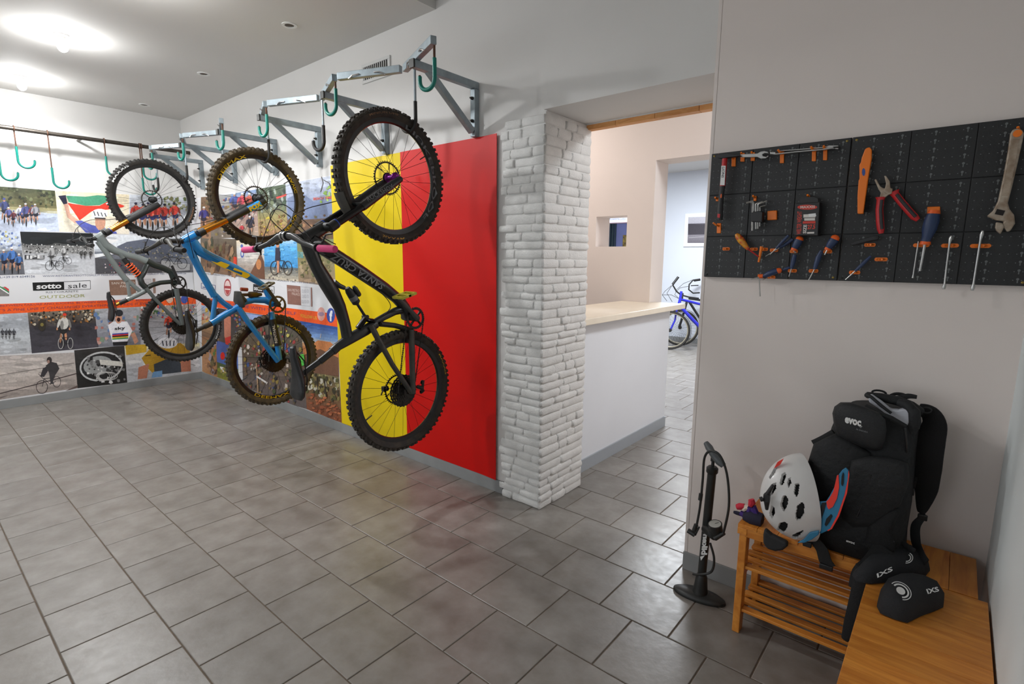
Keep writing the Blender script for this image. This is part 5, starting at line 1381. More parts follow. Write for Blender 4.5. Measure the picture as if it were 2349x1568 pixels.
# wrenches
def wrench(label, poly, y, th=0.008, mat=None):
    m = MB(); pp(m, poly, y, th); o = m.build('wrench', mat or steel_t, smooth=False, bevel=.0015); tag(o, label, 'wrench'); return o
wrench('chrome open-ended wrench lying across three orange hooks beside the hammer', [(310, 262), (380, 258), (430, 256), (452, 243), (480, 238), (505, 244), (512, 256), (484, 254), (466, 263), (470, 275), (496, 280), (506, 270), (512, 278), (490, 292), (455, 294), (430, 282), (380, 284), (310, 284)], 2.474)
wrench('long thin chrome wrench on orange hooks, lower of the two at the top edge', [(520, 245), (560, 246), (562, 256), (700, 240), (830, 228), (905, 222), (940, 214), (985, 214), (985, 220), (950, 224), (905, 231), (700, 250), (562, 265), (522, 262)], 2.466, .02)
wrench('long thin chrome wrench on orange hooks, upper of the two at the top edge', [(590, 234), (700, 226), (820, 216), (925, 208), (945, 198), (1012, 198), (1015, 206), (975, 210), (975, 214), (1015, 216), (1012, 226), (950, 222), (925, 216), (820, 225), (700, 234), (590, 241)], 2.490, .02)
for a, b, h_, l_, s_ in ((258, 350, 85, -38, 'under the hammer head'), (322, 315, 62, -8, 'left of two under the open-ended wrench'), (396, 310, 62, -8, 'under the jaw of the open-ended wrench'), (606, 326, 92, -28, 'under the left end of the thin wrenches'), (836, 312, 100, -20, 'left of two under the right end of the thin wrenches'), (917, 305, 100, -10, 'under the jaws of the thin wrenches'), (152, 830, 72, -40, 'empty, below the hammer handle'), (140, 600, 26, -14, 'small, beside the hammer handle'), (412, 598, 36, -14, 'small, above the hex keys'), (797, 592, 36, -6, 'above the inner tube box'), (200, 290, 24, -50, 'carrying the hammer head at the far left')):
    peg(a, b, 'orange plastic pegboard hook '+s_, h_, l_, 30 if h_ > 40 else 20)
# hex keys
o = thing('hex_key_set', 'set of chrome hex keys in a black holder', 'hex keys', A(425, 815, 2.48))
MB().prism([A(*q, 2.466) for q in ((384, 682), (440, 668), (468, 676), (464, 752), (386, 748))], (0, .030, 0)).build('holder', blk_h, o, smooth=False, bevel=.003)
for a0, b0, a1, b1, ta, tb_, w in ((398, 600, 394, 812, 352, 612, 16), (420, 620, 420, 800, 470, 604, 13), (436, 622, 434, 798, 500, 598, 11), (450, 640, 448, 780, 488, 630, 9), (405, 612, 404, 670, 372, 606, 12)):
    m = MB(); tt(m, [(ta, tb_, w), (a0, b0, w), (a0, b0+10, w), (a1, b1, w)], 2.474, 6); m.build('hex_key', steel_t, o)
m = MB(); pp(m, [(502, 670), (570, 665), (570, 733), (500, 736)], YBD-.012, .0115); tag(m.build('holder_cup', org, smooth=False, bevel=.003), 'square orange pegboard cup beside the hex keys', 'holder')
# inner tube box
o = thing('tube_box', 'black and red boxed inner tube, size 27.5, hanging on the pegboard', 'box', A(780, 848, 2.46))
MB().prism([A(*q, 2.455) for q in ((706, 617), (880, 605), (866, 848), (695, 846))], (0, .052, 0)).build('carton', M('black_carton', (28, 26, 26), .4), o, smooth=False, bevel=.002)
MB().prism([A(*q, 2.47) for q in ((735, 616), (735, 585), (770, 570), (830, 568), (866, 580), (868, 606))], (0, .003, 0)).build('hanger', M('black_carton', (28, 26, 26), .4), o, smooth=False)
yt = 2.4545; red_i = M('red_ink', (206, 60, 44), .5); wh_i = M('white_ink', (220, 214, 208), .5)
def bt(s_, bl, br, tl, mat, b=.02): text_map(MB(), s_, quad_fn(A(*bl, yt), A(*br, yt), A(*tl, yt)), b).build('lettering', mat, o, smooth=False)
MB().prism([A(790+72*math.cos(t), 643+18*math.sin(t), yt+.0002) for t in [2*math.pi*j/18 for j in range(18)]], (0, .0003, 0)).build('logo_oval', red_i, o, smooth=False)
bt('MAXXIS', (740, 652), (845, 648), (741, 634), wh_i)
bt('WELTER WEIGHT', (745, 838), (752, 672), (712, 838), red_i)
bt('SIZE', (782, 832), (787, 768), (758, 832), wh_i, .03)
bt('27.5', (790, 802), (846, 800), (792, 768), red_i, .04)
for q in (((762, 695), (850, 690), (848, 716), (762, 718)), ((768, 722), (845, 720), (845, 738), (768, 739)), ((788, 822), (840, 820), (839, 832), (788, 833))):
    MB().prism([A(*p, yt+.0001) for p in q], (0, .0003, 0)).build('print_bar', (wh_i, M('grey_ink', (120, 116, 112), .5), wh_i)[0], o, smooth=False)
MB().prism([A(*p, yt) for p in ((758, 744), (848, 741), (848, 760), (757, 761))], (0, .0003, 0)).build('print_bar', red_i, o, smooth=False)
MB().prism([A(*p, yt-.0008) for p in ((798, 692), (850, 686), (854, 708), (802, 712))], (0, .0006, 0)).build('price_tag', M('paper_tag', (236, 236, 236), .6), o, smooth=False)
# screwdrivers
def driver(label, handle, shaft, y=2.478, cap=None, hm=None, sm=None, collar=None):
    p0 = A(shaft[-1][0], shaft[-1][1], y) if shaft else A(handle[-1][0], handle[-1][1], y)
    o = thing('screwdriver', label, 'screwdriver', p0, 'screwdrivers on the pegboard')
    m = MB(); tt(m, handle, y, 12); h = m.build('handle', hm or navy_h, o)
    if cap: m = MB(); tt(m, cap, y, 12); m.build('cap', org_h, h)
    if collar: m = MB(); tt(m, collar, y, 12); m.build('collar', org_h, h)
    if shaft: m = MB(); tt(m, shaft, y, 8); m.build('shaft', sm or steel_t, o)
    return o
driver('red and yellow insulated screwdriver tilted to the right', [(278, 836, 24), (290, 850, 46), (312, 878, 56), (340, 915, 44), (366, 945, 26)], [(366, 945, 14), (442, 1000, 10)], sm=M('red_shaft', (170, 30, 30), .4), hm=M('yellow_red_handle', (226, 176, 40), .4, noise=(60, .1, (190, 40, 36))))
driver('thin navy screwdriver leaning left below the tube box, upper one', [(655, 846, 20), (610, 892, 24), (566, 940, 18)], [(566, 940, 7), (520, 985, 5)], y=2.470)
driver('thin navy screwdriver leaning left below the tube box, lower one', [(688, 872, 26), (640, 905, 28), (590, 935, 18)], [(590, 935, 7), (490, 996, 5)], y=2.484)
driver('stubby navy screwdriver with orange cap below the tube box', [(738, 866, 50), (725, 890, 62), (705, 925, 52), (692, 950, 34)], [(692, 950, 12), (706, 972, 10)], cap=[(745, 852, 20), (740, 862, 50), (733, 876, 58)], collar=[(706, 925, 40), (690, 952, 46)])
driver('slim navy screwdriver hanging under the stubby one', [(700, 985, 30), (690, 1030, 34), (676, 1085, 24)], [(676, 1085, 9), (657, 1142, 7)])
driver('navy screwdriver with orange cap lying along the bottom edge', [(588, 1098, 34), (550, 1106, 48), (505, 1126, 44), (470, 1140, 24)], [(470, 1140, 9), (385, 1160, 6)], cap=[(604, 1092, 20), (594, 1096, 40), (578, 1102, 46)], collar=[(472, 1138, 30), (445, 1140, 34)])
driver('thin navy screwdriver crossing near the bottom edge', [(664, 1076, 20), (636, 1086, 24), (610, 1096, 18)], [(610, 1096, 7), (470, 1166, 5)], y=2.490)
driver('fat navy screwdriver with orange cap on the left panel', [(992, 862, 52), (978, 885, 64), (952, 920, 54), (936, 945, 36)], [(936, 945, 12), (915, 985, 10)], cap=[(1003, 845, 24), (996, 856, 54), (986, 872, 62)], collar=[(950, 922, 40), (932, 952, 46)])
driver('slim navy screwdriver under the fat one on the left panel', [(893, 955, 24), (870, 1005, 40), (842, 1088, 26)], [(842, 1088, 9), (799, 1168, 7)])
driver('small navy screwdriver leaning left at the bottom of the right panel', [(1248, 994, 16), (1200, 1040, 26), (1134, 1102, 18)], [(1134, 1102, 9), (1064, 1164, 6)])
driver('large navy and orange screwdriver hanging in its holder on the right panel', [(1700, 686, 66), (1685, 740, 84), (1668, 800, 82), (1650, 860, 56), (1640, 890, 56)], [(1636, 905, 18), (1618, 1010, 17), (1600, 1102, 16)], y=2.47, collar=[(1644, 880, 50), (1640, 895, 58), (1637, 912, 62)], cap=[(1706, 665, 60), (1700, 690, 70)])
m = MB(); pp(m, [(1652, 640), (1747, 637), (1742, 712), (1700, 716), (1650, 700)], YBD-.01, .0095); tag(m.build('holder_plate', org, smooth=False, bevel=.003), 'orange square holder plate behind the large screwdriver', 'holder')
def rod(label, pts):
    m = MB(); tt(m, pts, 2.478, 8); o = m.build('spoke_wrench_rod', steel_t); tag(o, label, 'rod')
    return o
rod('thin chrome rod beside the large screwdriver', [(1590, 888, 9), (1575, 980, 9), (1552, 1130, 9), (1549, 1152, 14)])
rod('chrome tyre lever rod in a clip, left of the two long ones', [(1826, 848, 12), (1820, 872, 24), (1812, 910, 12), (1790, 1080, 11), (1778, 1190, 12), (1773, 1215, 22), (1771, 1232, 16)])
rod('chrome tyre lever rod in a clip, under the adjustable wrench', [(2052, 812, 14), (2045, 840, 26), (2035, 880, 13), (2006, 1060, 12), (1986, 1190, 13), (1980, 1220, 24), (1976, 1242, 16)])
rod('thin chrome rod hanging below the pegboard edge', [(444, 1148, 9), (447, 1210, 9), (451, 1284, 10)])
# brush
o = thing('cleaning_brush', 'orange handled cleaning brush with black bristles', 'brush', A(1170, 690, 2.48))
br = MB().prism([A(*q, 2.478) for q in ((1218, 216), (1238, 210), (1252, 228), (1252, 290), (1240, 360), (1225, 450), (1210, 560), (1192, 690), (1150, 690), (1150, 560), (1158, 450), (1165, 440), (1164, 340), (1175, 318), (1180, 290), (1204, 226))], (0, .018, 0)).build('handle', org, o, smooth=False, bevel=.003)
MB().prism([A(1195+12*math.cos(t), 390+28*math.sin(t), 2.4772) for t in [2*math.pi*j/16 for j in range(16)]], (0, .001, 0)).build('oval_logo', M('blue_ink', (50, 80, 150), .4), br, smooth=False)
m = MB()
for i in range(60):
    t = i/60; q = A(1206-t*14, 560+120*t, 2.486+.006*random.random()); m.tube([q, q+V((0.018, 0, 0))], .0009, 4)
m.build('bristles', blk_h, o, kind='stuff')
# pliers
o = thing('pliers', 'pliers with red handles hanging open', 'pliers', A(1330, 830, 2.48))
m = MB(); pp(m, [(1272, 446), (1284, 438), (1312, 490), (1335, 505), (1375, 508), (1392, 520), (1385, 545), (1345, 575), (1310, 572), (1318, 540), (1300, 510)], 2.476, .014); m.build('jaw', old_st, o, smooth=False, bevel=.002)
m = MB(); pp(m, [(1342, 416), (1356, 416), (1382, 455), (1386, 500), (1404, 512), (1398, 545), (1370, 555), (1335, 530), (1350, 500), (1356, 470)], 2.472, .014); m.build('jaw', old_st, o, smooth=False, bevel=.002)
for pts in ([(1318, 570, 62), (1316, 590, 44), (1308, 660, 44), (1312, 740, 46), (1318, 800, 44), (1322, 832, 28)], [(1412, 530, 66), (1422, 550, 46), (1468, 608, 46), (1520, 668, 46), (1560, 712, 46), (1588, 735, 28)]):
    m = MB(); tt(m, pts, 2.482, 12, .6); h = m.build('handle', red_h, o)
    m = MB(); tt(m, [(a+10, b, w*.45) for a, b, w in pts[1:-1]], 2.474, 8, .6); m.build('grip_insert', blk_h, h)
# adjustable wrench
o = thing('adjustable_wrench', 'large worn adjustable wrench hanging at the right end of the pegboard', 'wrench', A(2180, 838, 2.47))
hd = MB().prism([A(*q, 2.468) for q in ((2250, 112), (2268, 84), (2300, 74), (2335, 84), (2350, 110), (2346, 140), (2310, 300), (2268, 480), (2234, 612), (2246, 655), (2280, 698), (2286, 760), (2252, 812), (2228, 822), (2190, 770), (2205, 745), (2150, 738), (2080, 708), (2124, 668), (2160, 600), (2200, 420), (2232, 240))], (0, .020, 0)).build('handle', old_st, o, smooth=False, bevel=.004)
MB().prism([A(*q, 2.4665) for q in ((2268, 150), (2318, 150), (2240, 560), (2190, 560))], (0, .003, 0)).build('recess', M('rusty_recess', (142, 122, 102), .6, .3, noise=(40, .5, (176, 160, 142))), hd, smooth=False)
MB().prism([A(*q, 2.464) for q in ((2146, 748), (2200, 758), (2208, 785), (2180, 838), (2150, 812), (2140, 790))], (0, .022, 0)).build('lower_jaw', old_st, o, smooth=False, bevel=.004)
MB().prism([A(*q, 2.4655) for q in ((2155, 655), (2214, 668), (2196, 704), (2138, 692))], (0, .004, 0)).build('worm_screw', M('dark_worm', (40, 36, 34), .4, .6), o, smooth=False)
MB().lathe([(0.0115, 0), (0.0115, .003)], A(2303, 112, 2.4645), (0, 1, 0), 16).build('hanging_hole', org, o)
peg(2307, 150, 'orange plastic pegboard hook carrying the adjustable wrench', 80, -2, 26)
# knife
o = thing('folding_knife', 'black pruning knife lying across the lower right panel', 'knife', A(1200, 900, 2.48))
MB().prism([A(*q, 2.476) for q in ((1102, 905), (1130, 886), (1200, 866), (1262, 848), (1300, 846), (1306, 862), (1296, 878), (1240, 886), (1180, 902), (1130, 916), (1104, 918))], (0, .016, 0)).build('handle', blk_h, o, smooth=False, bevel=.003)
MB().lathe([(.004, 0), (.004, .004)], A(1284, 860, 2.474), (0, 1, 0), 10).build('pivot', steel_k, o)
for k, (a, b, w, s_) in enumerate(((206, 943, 60, 'empty, lowest left'), (405, 945, 60, 'holding the red and yellow screwdriver'), (478, 946, 60, 'right of the red and yellow screwdriver'), (550, 952, 62, 'holding the thin navy screwdrivers'), (692, 960, 58, 'under the stubby screwdriver'), (936, 962, 58, 'under the fat navy screwdriver'), (682, 1100, 64, 'holding the slim screwdriver below the stubby one'), (834, 1101, 66, 'holding the slim screwdriver of the left panel'), (456, 1136, 50, 'at the bottom edge, left'), (530, 1146, 62, 'at the bottom edge, right'), (1130, 1112, 70, 'holding the small navy screwdriver'), (1320, 1018, 78, 'empty, below the knife'), (1610, 916, 90, 'under the large screwdriver'), (1816, 919, 92, 'holding the left chrome lever rod'), (2036, 921, 104, 'holding the right chrome lever rod'), (1240, 914, 70, 'carrying the black knife'))):
    clip(a, b, 'orange plastic pegboard clip '+s_, w)
m = MB(); tt(m, [(462, 925, 26), (455, 960, 22), (440, 1038, 16)], 2.482, 8); tag(m.build('peg_arm', org), 'slanted orange plastic arm below the hex keys', 'holder')
# ------------------------------------------------------------------ bamboo benches
bam = M_wood('bamboo', (226, 150, 62), (194, 112, 36), (26, 26, 26), 0.4)
bam_x = M_wood('bamboo_along_x', (230, 154, 64), (196, 116, 38), (5, 50, 50), 0.4)
bam_y = M_wood('bamboo_along_y', (222, 146, 58), (188, 108, 34), (50, 5, 50), 0.4)
brass = M('brass_screw', (150, 130, 70), .4, .8)
tb = crop(1530, 870, 2.2466)
def bench(name, label, origin, ex, ey, L_, D_, H_, mlong, mshort, nb):
    """ex long direction, ey short direction; origin = floor corner"""
    ex = V(ex); ey = V(ey); o0 = V(origin); ez = V((0, 0, 1))
    t = thing(name, label, 'bench', o0+ex*L_/2+ey*D_/2, 'bamboo shoe benches')
    def bxx(a0, a1, b0, b1, c0, c1):
        m = MB(); P = [o0+ex*a+ey*b+ez*c for c in (c0, c1) for b in (b0, b1) for a in (a0, a1)]
        m._add(P, [(0, 2, 3, 1), (4, 5, 7, 6), (0, 1, 5, 4), (2, 6, 7, 3), (0, 4, 6, 2), (1, 3, 7, 5)]); return m
    lw, ld = 0.030, 0.050
    for a in (0.008, L_-0.008-lw):
        for b in (0.004, D_-0.004-ld):
            lg = bxx(a, a+lw, b, b+ld, 0, H_-0.045).build('leg', bam, t, smooth=False, bevel=.003)
            if a < .1:
                for c in (0.07, 0.27):
                    for bb in (0.014, 0.036):
                        p = o0+ex*a+ey*(b+bb)+ez*c; MB().lathe([(.0045, 0), (.0045, .0015)], p, -ex, 8).build('screw', steel_k, lg)
        e = bxx(a-0.008 if a < .1 else a, a+lw if a < .1 else a+lw+.008, 0, D_, H_-0.045, H_-0.016).build('end_rail', bam, t, smooth=False, bevel=.002)
        if a < .1:
            for bb in (0.035, 0.062):
                MB().lathe([(.007, 0), (.007, .002), (.003, .003)], o0+ex*(a-0.008)+ey*bb+ez*(H_-0.028), -ex, 10).build('screw', brass, e)
        for c in (0.075, 0.275):
            bxx(a+.004, a+lw-.004, 0.054, D_-.054, c-.018, c+.018).build('cross_rail', bam, t, smooth=False, bevel=.002)
    for b in (0.0, D_-0.022):
        bxx(0.03, L_-0.03, b+.003, b+.020, H_-0.052, H_-0.016).build('apron', mlong, t, smooth=False, bevel=.002)
    w = L_/nb
    for i in range(nb):
        bxx(i*w+.0006, (i+1)*w-.0006, 0, D_, H_-0.016, H_).build('plank', mshort, t, smooth=False, bevel=.0012)
    for c in (0.082, 0.282):
        for k in range(5):
            b = 0.012+(D_-0.024-0.034)*k/4
            bxx(0.0082+lw if k in (0, 4) else 0.012, L_-0.0082-lw if k in (0, 4) else L_-0.012, b, b+.034, c+.0185, c+.0315).build('slat', mlong, t, smooth=False, bevel=.002)
    return t
ZT = 0.50
bench('bamboo_bench', 'bamboo shoe bench with slatted shelves along the tool wall', (-0.600, 2.207, 0), (1, 0, 0), (0, 1, 0), 0.765, 0.305, ZT, bam_x, bam_y, 10)
bench('bamboo_bench', 'bamboo bench nearest the camera with its top filling the corner', (0.188, 2.200, 0), (0, -1, 0), (-1, 0, 0), 0.765, 0.318, ZT, bam_y, bam_x, 10)

# ------------------------------------------------------------------ floor pump
pk = M('pump_black', (40, 41, 40), .42, noise=(12, .15)); pg = M('pump_grey_handle', (92, 96, 98), .4)
px, py = -0.783, 2.345
pu = thing('floor_pump', 'black bicycle floor pump with pressure gauge standing beside the bench', 'pump', (px, py, 0))
m = MB(); rings = []
for z_, k in ((0, .96), (0.006, 1.0), (0.016, .97), (0.026, .8), (0.032, .35)):
    rings.append([V((px+0.122*k*math.cos(t)-0.004, py+0.052*k*math.sin(t)*(1 if True else 1)+0.012*math.cos(t), z_)) for t in [2*math.pi*j/32 for j in range(32)]])
m.loft(rings).build('base', pk, pu)
tilt = V((0.012, 0.012, 0.6)).normalized()
b0 = V((px, py, 0.02))
P = lambda h: b0+tilt*h
m = MB(); m.tube([P(0), P(.05), P(.09), P(.10)], [.036, .030, .026, .022], 18); m.build('foot_collar', pk, pu)
m = MB(); m.tube([P(.08), P(.62)], .0195, 20); cyl = m.build('cylinder', pk, pu)
m = MB(); m.tube([P(.605), P(.612), P(.632), P(.640)], [.0205, .026, .026, .018], 20); m.build('top_cap', pk, pu)
m = MB(); m.tube([P(.635), P(.70)], .0075, 10); m.tube([P(.665), P(.70)], .012, 12); m.build('piston_rod', pk, pu)
hc = P(.712); hx = V((0.86, -0.42, -0.28)).normalized()
a_, b_ = at_y(1614, 1019, hc.y-.02), at_y(1660, 1068, hc.y-.03)
m = MB(); m.tube([a_+V((0, .03, 0)), a_.lerp(b_, .2)+V((0, .02, 0)), a_.lerp(b_, .5), a_.lerp(b_, .8), b_], [.012, .017, .015, .019, .013], 14)
m.build('handle', pg, pu)
gx = P(.335)
gc = at_y(1640, 1201, py-.035)
m = MB(); m.tube([gx, V((gc.x, gc.y, gx.z)), gc+V((0, 0, -.03))], [.026, .022, .022], 14); m.lathe([(.030, -.045), (.031, -.005), (.0315, 0)], gc, (-.1, -.25, .95), 22); g = m.build('gauge_body', pk, pu)
nn = V((-.1, -.25, .95)).normalized()
MB().lathe([(.0265, .0005), (.0265, .0012)], gc, nn, 22).build('dial', M('gauge_dial', (190, 190, 182), .4), g)
tx = nn.orthogonal().normalized()
MB().tube([gc+nn*.002, gc+nn*.002+tx*.018], .0012, 4).build('needle', M('needle_dark', (30, 30, 30), .5), g)
def ph(pts, r, name='hose'):
    P_ = [V(p) for p in pts]; out = []; n = len(P_)
    for i in range(n-1):
        p0 = P_[max(i-1, 0)]; p1 = P_[i]; p2 = P_[i+1]; p3 = P_[min(i+2, n-1)]
        for k in range(8):
            t = k/8; out.append(0.5*((2*p1)+(p2-p0)*t+(2*p0-5*p1+4*p2-p3)*t*t+(-p0+3*p1-3*p2+p3)*t**3))
    out.append(P_[-1]); return MB().tube(out, r, 8).build(name, pk, pu)
yq = py-.045
ph([at_y(1629, 1245, yq), at_y(1638, 1280, yq), at_y(1632, 1310, yq), at_y(1606, 1317, yq), at_y(1590, 1316, yq+.02)], .0055)
ph([at_y(1660, 1220, yq), at_y(1672, 1160, yq), at_y(1668, 1090, yq), at_y(1652, 1045, yq-.01), at_y(1630, 1034, yq-.01), at_y(1616, 1050, yq), at_y(1612, 1100, yq), at_y(1606, 1160, yq), at_y(1598, 1205, yq)], .0055)
m = MB(); q = at_y(1590, 1215, yq); m.tube([at_y(1597, 1203, yq), at_y(1592, 1216, yq)], .010, 10); m.tube([at_y(1578, 1216, yq), at_y(1594, 1226, yq)], [.011, .012], 10); m.tube([at_y(1594, 1226, yq), at_y(1604, 1208, yq)], [.006, .004], 8); m.build('pump_head', pk, pu)
m = MB(); m.tube([at_y(1661, 1222, yq), at_y(1640, 1234, yq)], [.009, .012], 10); m.build('hose_elbow', pk, pu)
m = MB(); m.tube([at_y(1608, 1132, yq), at_y(1606, 1146, yq)], .0095, 8); m.build('hose_clip', pk, pu)
text_map(MB(), 'biken', quad_fn(at_y(1608, 1272, py-.0215), at_y(1613, 1224, py-.0215), at_y(1622, 1272, py-.0205), at_y(1625, 1224, py-.0205)), .05).build('lettering', white_l, cyl, smooth=False)
MB().prism([at_y(u, v, py-.0215) for u, v in ((1606, 1276), (1617, 1273), (1608, 1285))], (0, -.0004, 0)).build('logo_mark', white_l, cyl, smooth=False)

# ------------------------------------------------------------------ helmet
hw = M('white_helmet_shell', (220, 218, 216), .35, noise=(20, .05), coat=.3)
hb_ = M('helmet_liner_black', (22, 22, 24), .7)
hblue = M('helmet_blue', (46, 120, 158), .35); hred = M('helmet_red', (236, 62, 48), .4)
he = thing('bike_helmet', 'white mountain bike helmet with blue and red visor leaning on the backpack', 'helmet', (-0.40, 2.29, ZT))
Ax = V((-0.80, -0.58, -0.12)).normalized()          # towards the crown
Up = V((-0.34, 0, 1)); Up = (Up-Ax*Up.dot(Ax)).normalized(); Sd = Up.cross(Ax)
hc = at_y(1850, 1149, 2.225)
ra, ru, rs = 0.170, 0.156, 0.112
def hp(th, ph_, k=1.0, ext=0.0):
    """th: 0 at the crown .. 1 at the rim; ph_: around"""
    a = th*math.pi/2
    up = math.sin(a)*math.cos(ph_); sd = math.sin(a)*math.sin(ph_)
    ru_ = ru*(1.20 if up > 0 else 0.97)
    return hc+(Ax*(ra*math.cos(a))+Up*(ru_*up)+Sd*(rs*sd))*k
# vents as hexagons on the shell, given in photograph pixels
ch = crop(1660, 1000, 4.753)
vents = [[(640, 790), (620, 740), (640, 660), (665, 648), (690, 680), (685, 740), (655, 805)], [(785, 860), (800, 760), (840, 728), (866, 745), (862, 830), (830, 895), (800, 900)], [(585, 1010), (610, 945), (650, 935), (683, 955), (665, 1030), (620, 1055), (590, 1040)], [(735, 1115), (760, 1070), (845, 1025), (850, 1050), (800, 1110), (750, 1125)], [(765, 600), (775, 520), (805, 510), (812, 545), (800, 635), (780, 640)], [(612, 500), (630, 420), (655, 398), (670, 420), (650, 500), (625, 530)], [(505, 590), (530, 520), (560, 515), (560, 570), (530, 620), (505, 640)], [(500, 830), (520, 760), (545, 780), (552, 830), (525, 890), (505, 860)], [(447, 930), (452, 905), (490, 970), (495, 1020), (470, 990)], [(500, 440), (540, 360), (570, 350), (545, 410), (510, 458)], [(690, 500), (700, 455), (720, 455), (728, 500), (700, 560)]]
vpx = []
for v in vents:
    ca = sum(q[0] for q in v)/len(v); cb = sum(q[1] for q in v)/len(v)
    vpx.append([ch(ca+(a-ca)*1.28, cb+(b-cb)*1.15) for a, b in v])
def inside(u, v, poly):
    c = False; n = len(poly)
    for i in range(n):
        x0, y0 = poly[i]; x1, y1 = poly[(i+1) % n]
        if (y0 > v) != (y1 > v) and u < (x1-x0)*(v-y0)/(y1-y0+1e-9)+x0: c = not c
    return c
nth, nph = 84, 240
verts = []; faces = []
for i in range(nth+1):
    for j in range(nph): verts.append(hp(0.004+0.996*i/nth, 2*math.pi*j/nph))
n_o = len(verts)
for i in range(nth+1):
    for j in range(nph): verts.append(hp(0.004+0.996*i/nth, 2*math.pi*j/nph, 0.93))
keep = {}
pxy = [project(v) for v in verts[:n_o]]
for i in range(nth):
    for j in range(nph):
        a = i*nph+j; cu = pxy[a]; hole = False
        nrm = (verts[a]-hc)
        if cu and (CAM-verts[a]).dot(nrm) > 0:
            hole = any(inside(cu[0], cu[1], p) for p in vpx)
        # mirrored vents on the far side
        keep[(i, j)] = not hole
        if not hole and (CAM-verts[a]).dot(nrm) <= 0:
            k = keep.get((i, (nph-j) % nph))
for i in range(nth):
    for j in range(nph):
        if not keep[(i, j)]: continue
        a, b = i*nph+j, i*nph+(j+1) % nph; c, d = b+nph, a+nph
        faces.append((a, b, c, d)); faces.append((n_o+d, n_o+c, n_o+b, n_o+a))
        for (di, dj, e0, e1) in ((-1, 0, a, b), (1, 0, c, d), (0, -1, d, a), (0, 1, b, c)):
            ii, jj = i+di, (j+dj) % nph
            if ii >= nth or (ii >= 0 and not keep[(ii, jj)]): faces.append((e1, e0, n_o+e0, n_o+e1))
m = MB(); m._add(verts, faces); shell = m.build('shell', hw, he, angle=1.0)
m = MB(); m.loft([[hp(t, 2*math.pi*j/32, .86) for j in range(32)] for t in (.02, .2, .4, .6, .8, .97)]); m.build('liner', hb_, he)
MB().prism([at_y(u, v, 2.150) for u, v in ((1775, 1074), (1783, 1060), (1797, 1052), (1789, 1066))], (0, .012, 0)).build('red_mark', hred, he, smooth=False)
# visor
def vis(pts, off=0.0, th=.006):
    P_ = []
    for a, b in pts:
        u, v = ch(a, b); t = (u-1860)/90; P_.append(at_y(u, v, 2.150-0.03*t+off))
    return P_
vz = MB().prism(vis([(948, 990), (985, 900), (1020, 716), (1115, 712), (1150, 660), (1215, 540), (1255, 420), (1290, 372), (1330, 345), (1360, 372), (1358, 480), (1320, 640), (1250, 850), (1165, 1015), (1060, 1065), (960, 1010)]), (0, .008, 0)).build('visor', hblue, he, smooth=False, bevel=.002)
MB().prism(vis([(1120, 712), (1150, 680), (1195, 600), (1215, 520), (1235, 430), (1252, 420), (1258, 560), (1235, 680), (1190, 770), (1145, 798), (1128, 770)], -.0025), (0, .0025, 0)).build('red_underside', hred, vz, smooth=False)
MB().prism(vis([(1362, 375), (1370, 420), (1345, 620), (1260, 870), (1180, 1010), (1135, 1035), (1130, 1025), (1160, 1010), (1245, 850), (1318, 640), (1352, 480)], -.002), (0, .004, 0)).build('red_edge', hred, vz, smooth=False)
for pl in ([(1285, 440), (1300, 395), (1310, 420), (1305, 520), (1292, 545), (1280, 520)], [(1100, 960), (1120, 900), (1170, 850), (1185, 870), (1150, 940), (1115, 985)], [(990, 975), (1030, 840), (1072, 725), (1118, 722), (1090, 830), (1045, 960), (1010, 990)], [(880, 1125), (930, 1080), (990, 1060), (960, 1095), (910, 1130)]):
    MB().prism(vis(pl, -.003), (0, .003, 0)).build('slot', hb_, vz, smooth=False)
m = MB(); m.prism([at_y(*ch(*q), 2.118) for q in ((800, 1165), (870, 1125), (940, 1050), (1040, 1030), (1035, 1075), (960, 1130), (880, 1165))], (0, .01, 0)); m.build('blue_cheek', hblue, he, smooth=False, bevel=.003)
# camera mount
q0 = hp(.28, 1.9)
cm = at_y(*ch(450, 660), 2.13)
m = MB(); m.box(at_y(*ch(470, 670), 2.075), (.022, .02, .03)); m.tube([at_y(*ch(395, 690), 2.06), at_y(*ch(430, 680), 2.065)], .009, 12); m.tube([at_y(*ch(540, 530), 2.08), at_y(*ch(470, 640), 2.075)], [.006, .009], 8); m.tube([at_y(*ch(470, 700), 2.075), at_y(*ch(470, 800), 2.08)], [.012, .006], 8)
m.build('camera_mount', blk_h, he, bevel=.002)
MB().ell(at_y(*ch(912, 912), 2.145), (.009, .004, .009), 12, 8).build('pivot_knob', M('dark_knob', (50, 34, 40), .4), he)
# chin pad hanging below
MB().prism([at_y(*ch(*q), 2.165) for q in ((440, 1010), (520, 1080), (640, 1140), (695, 1165), (690, 1210), (640, 1250), (560, 1262), (470, 1235), (425, 1170), (425, 1080))], (0, .03, 0)).build('chin_pad', M('black_pad', (34, 34, 36), .7), he, smooth=False, bevel=.01, seg=3)

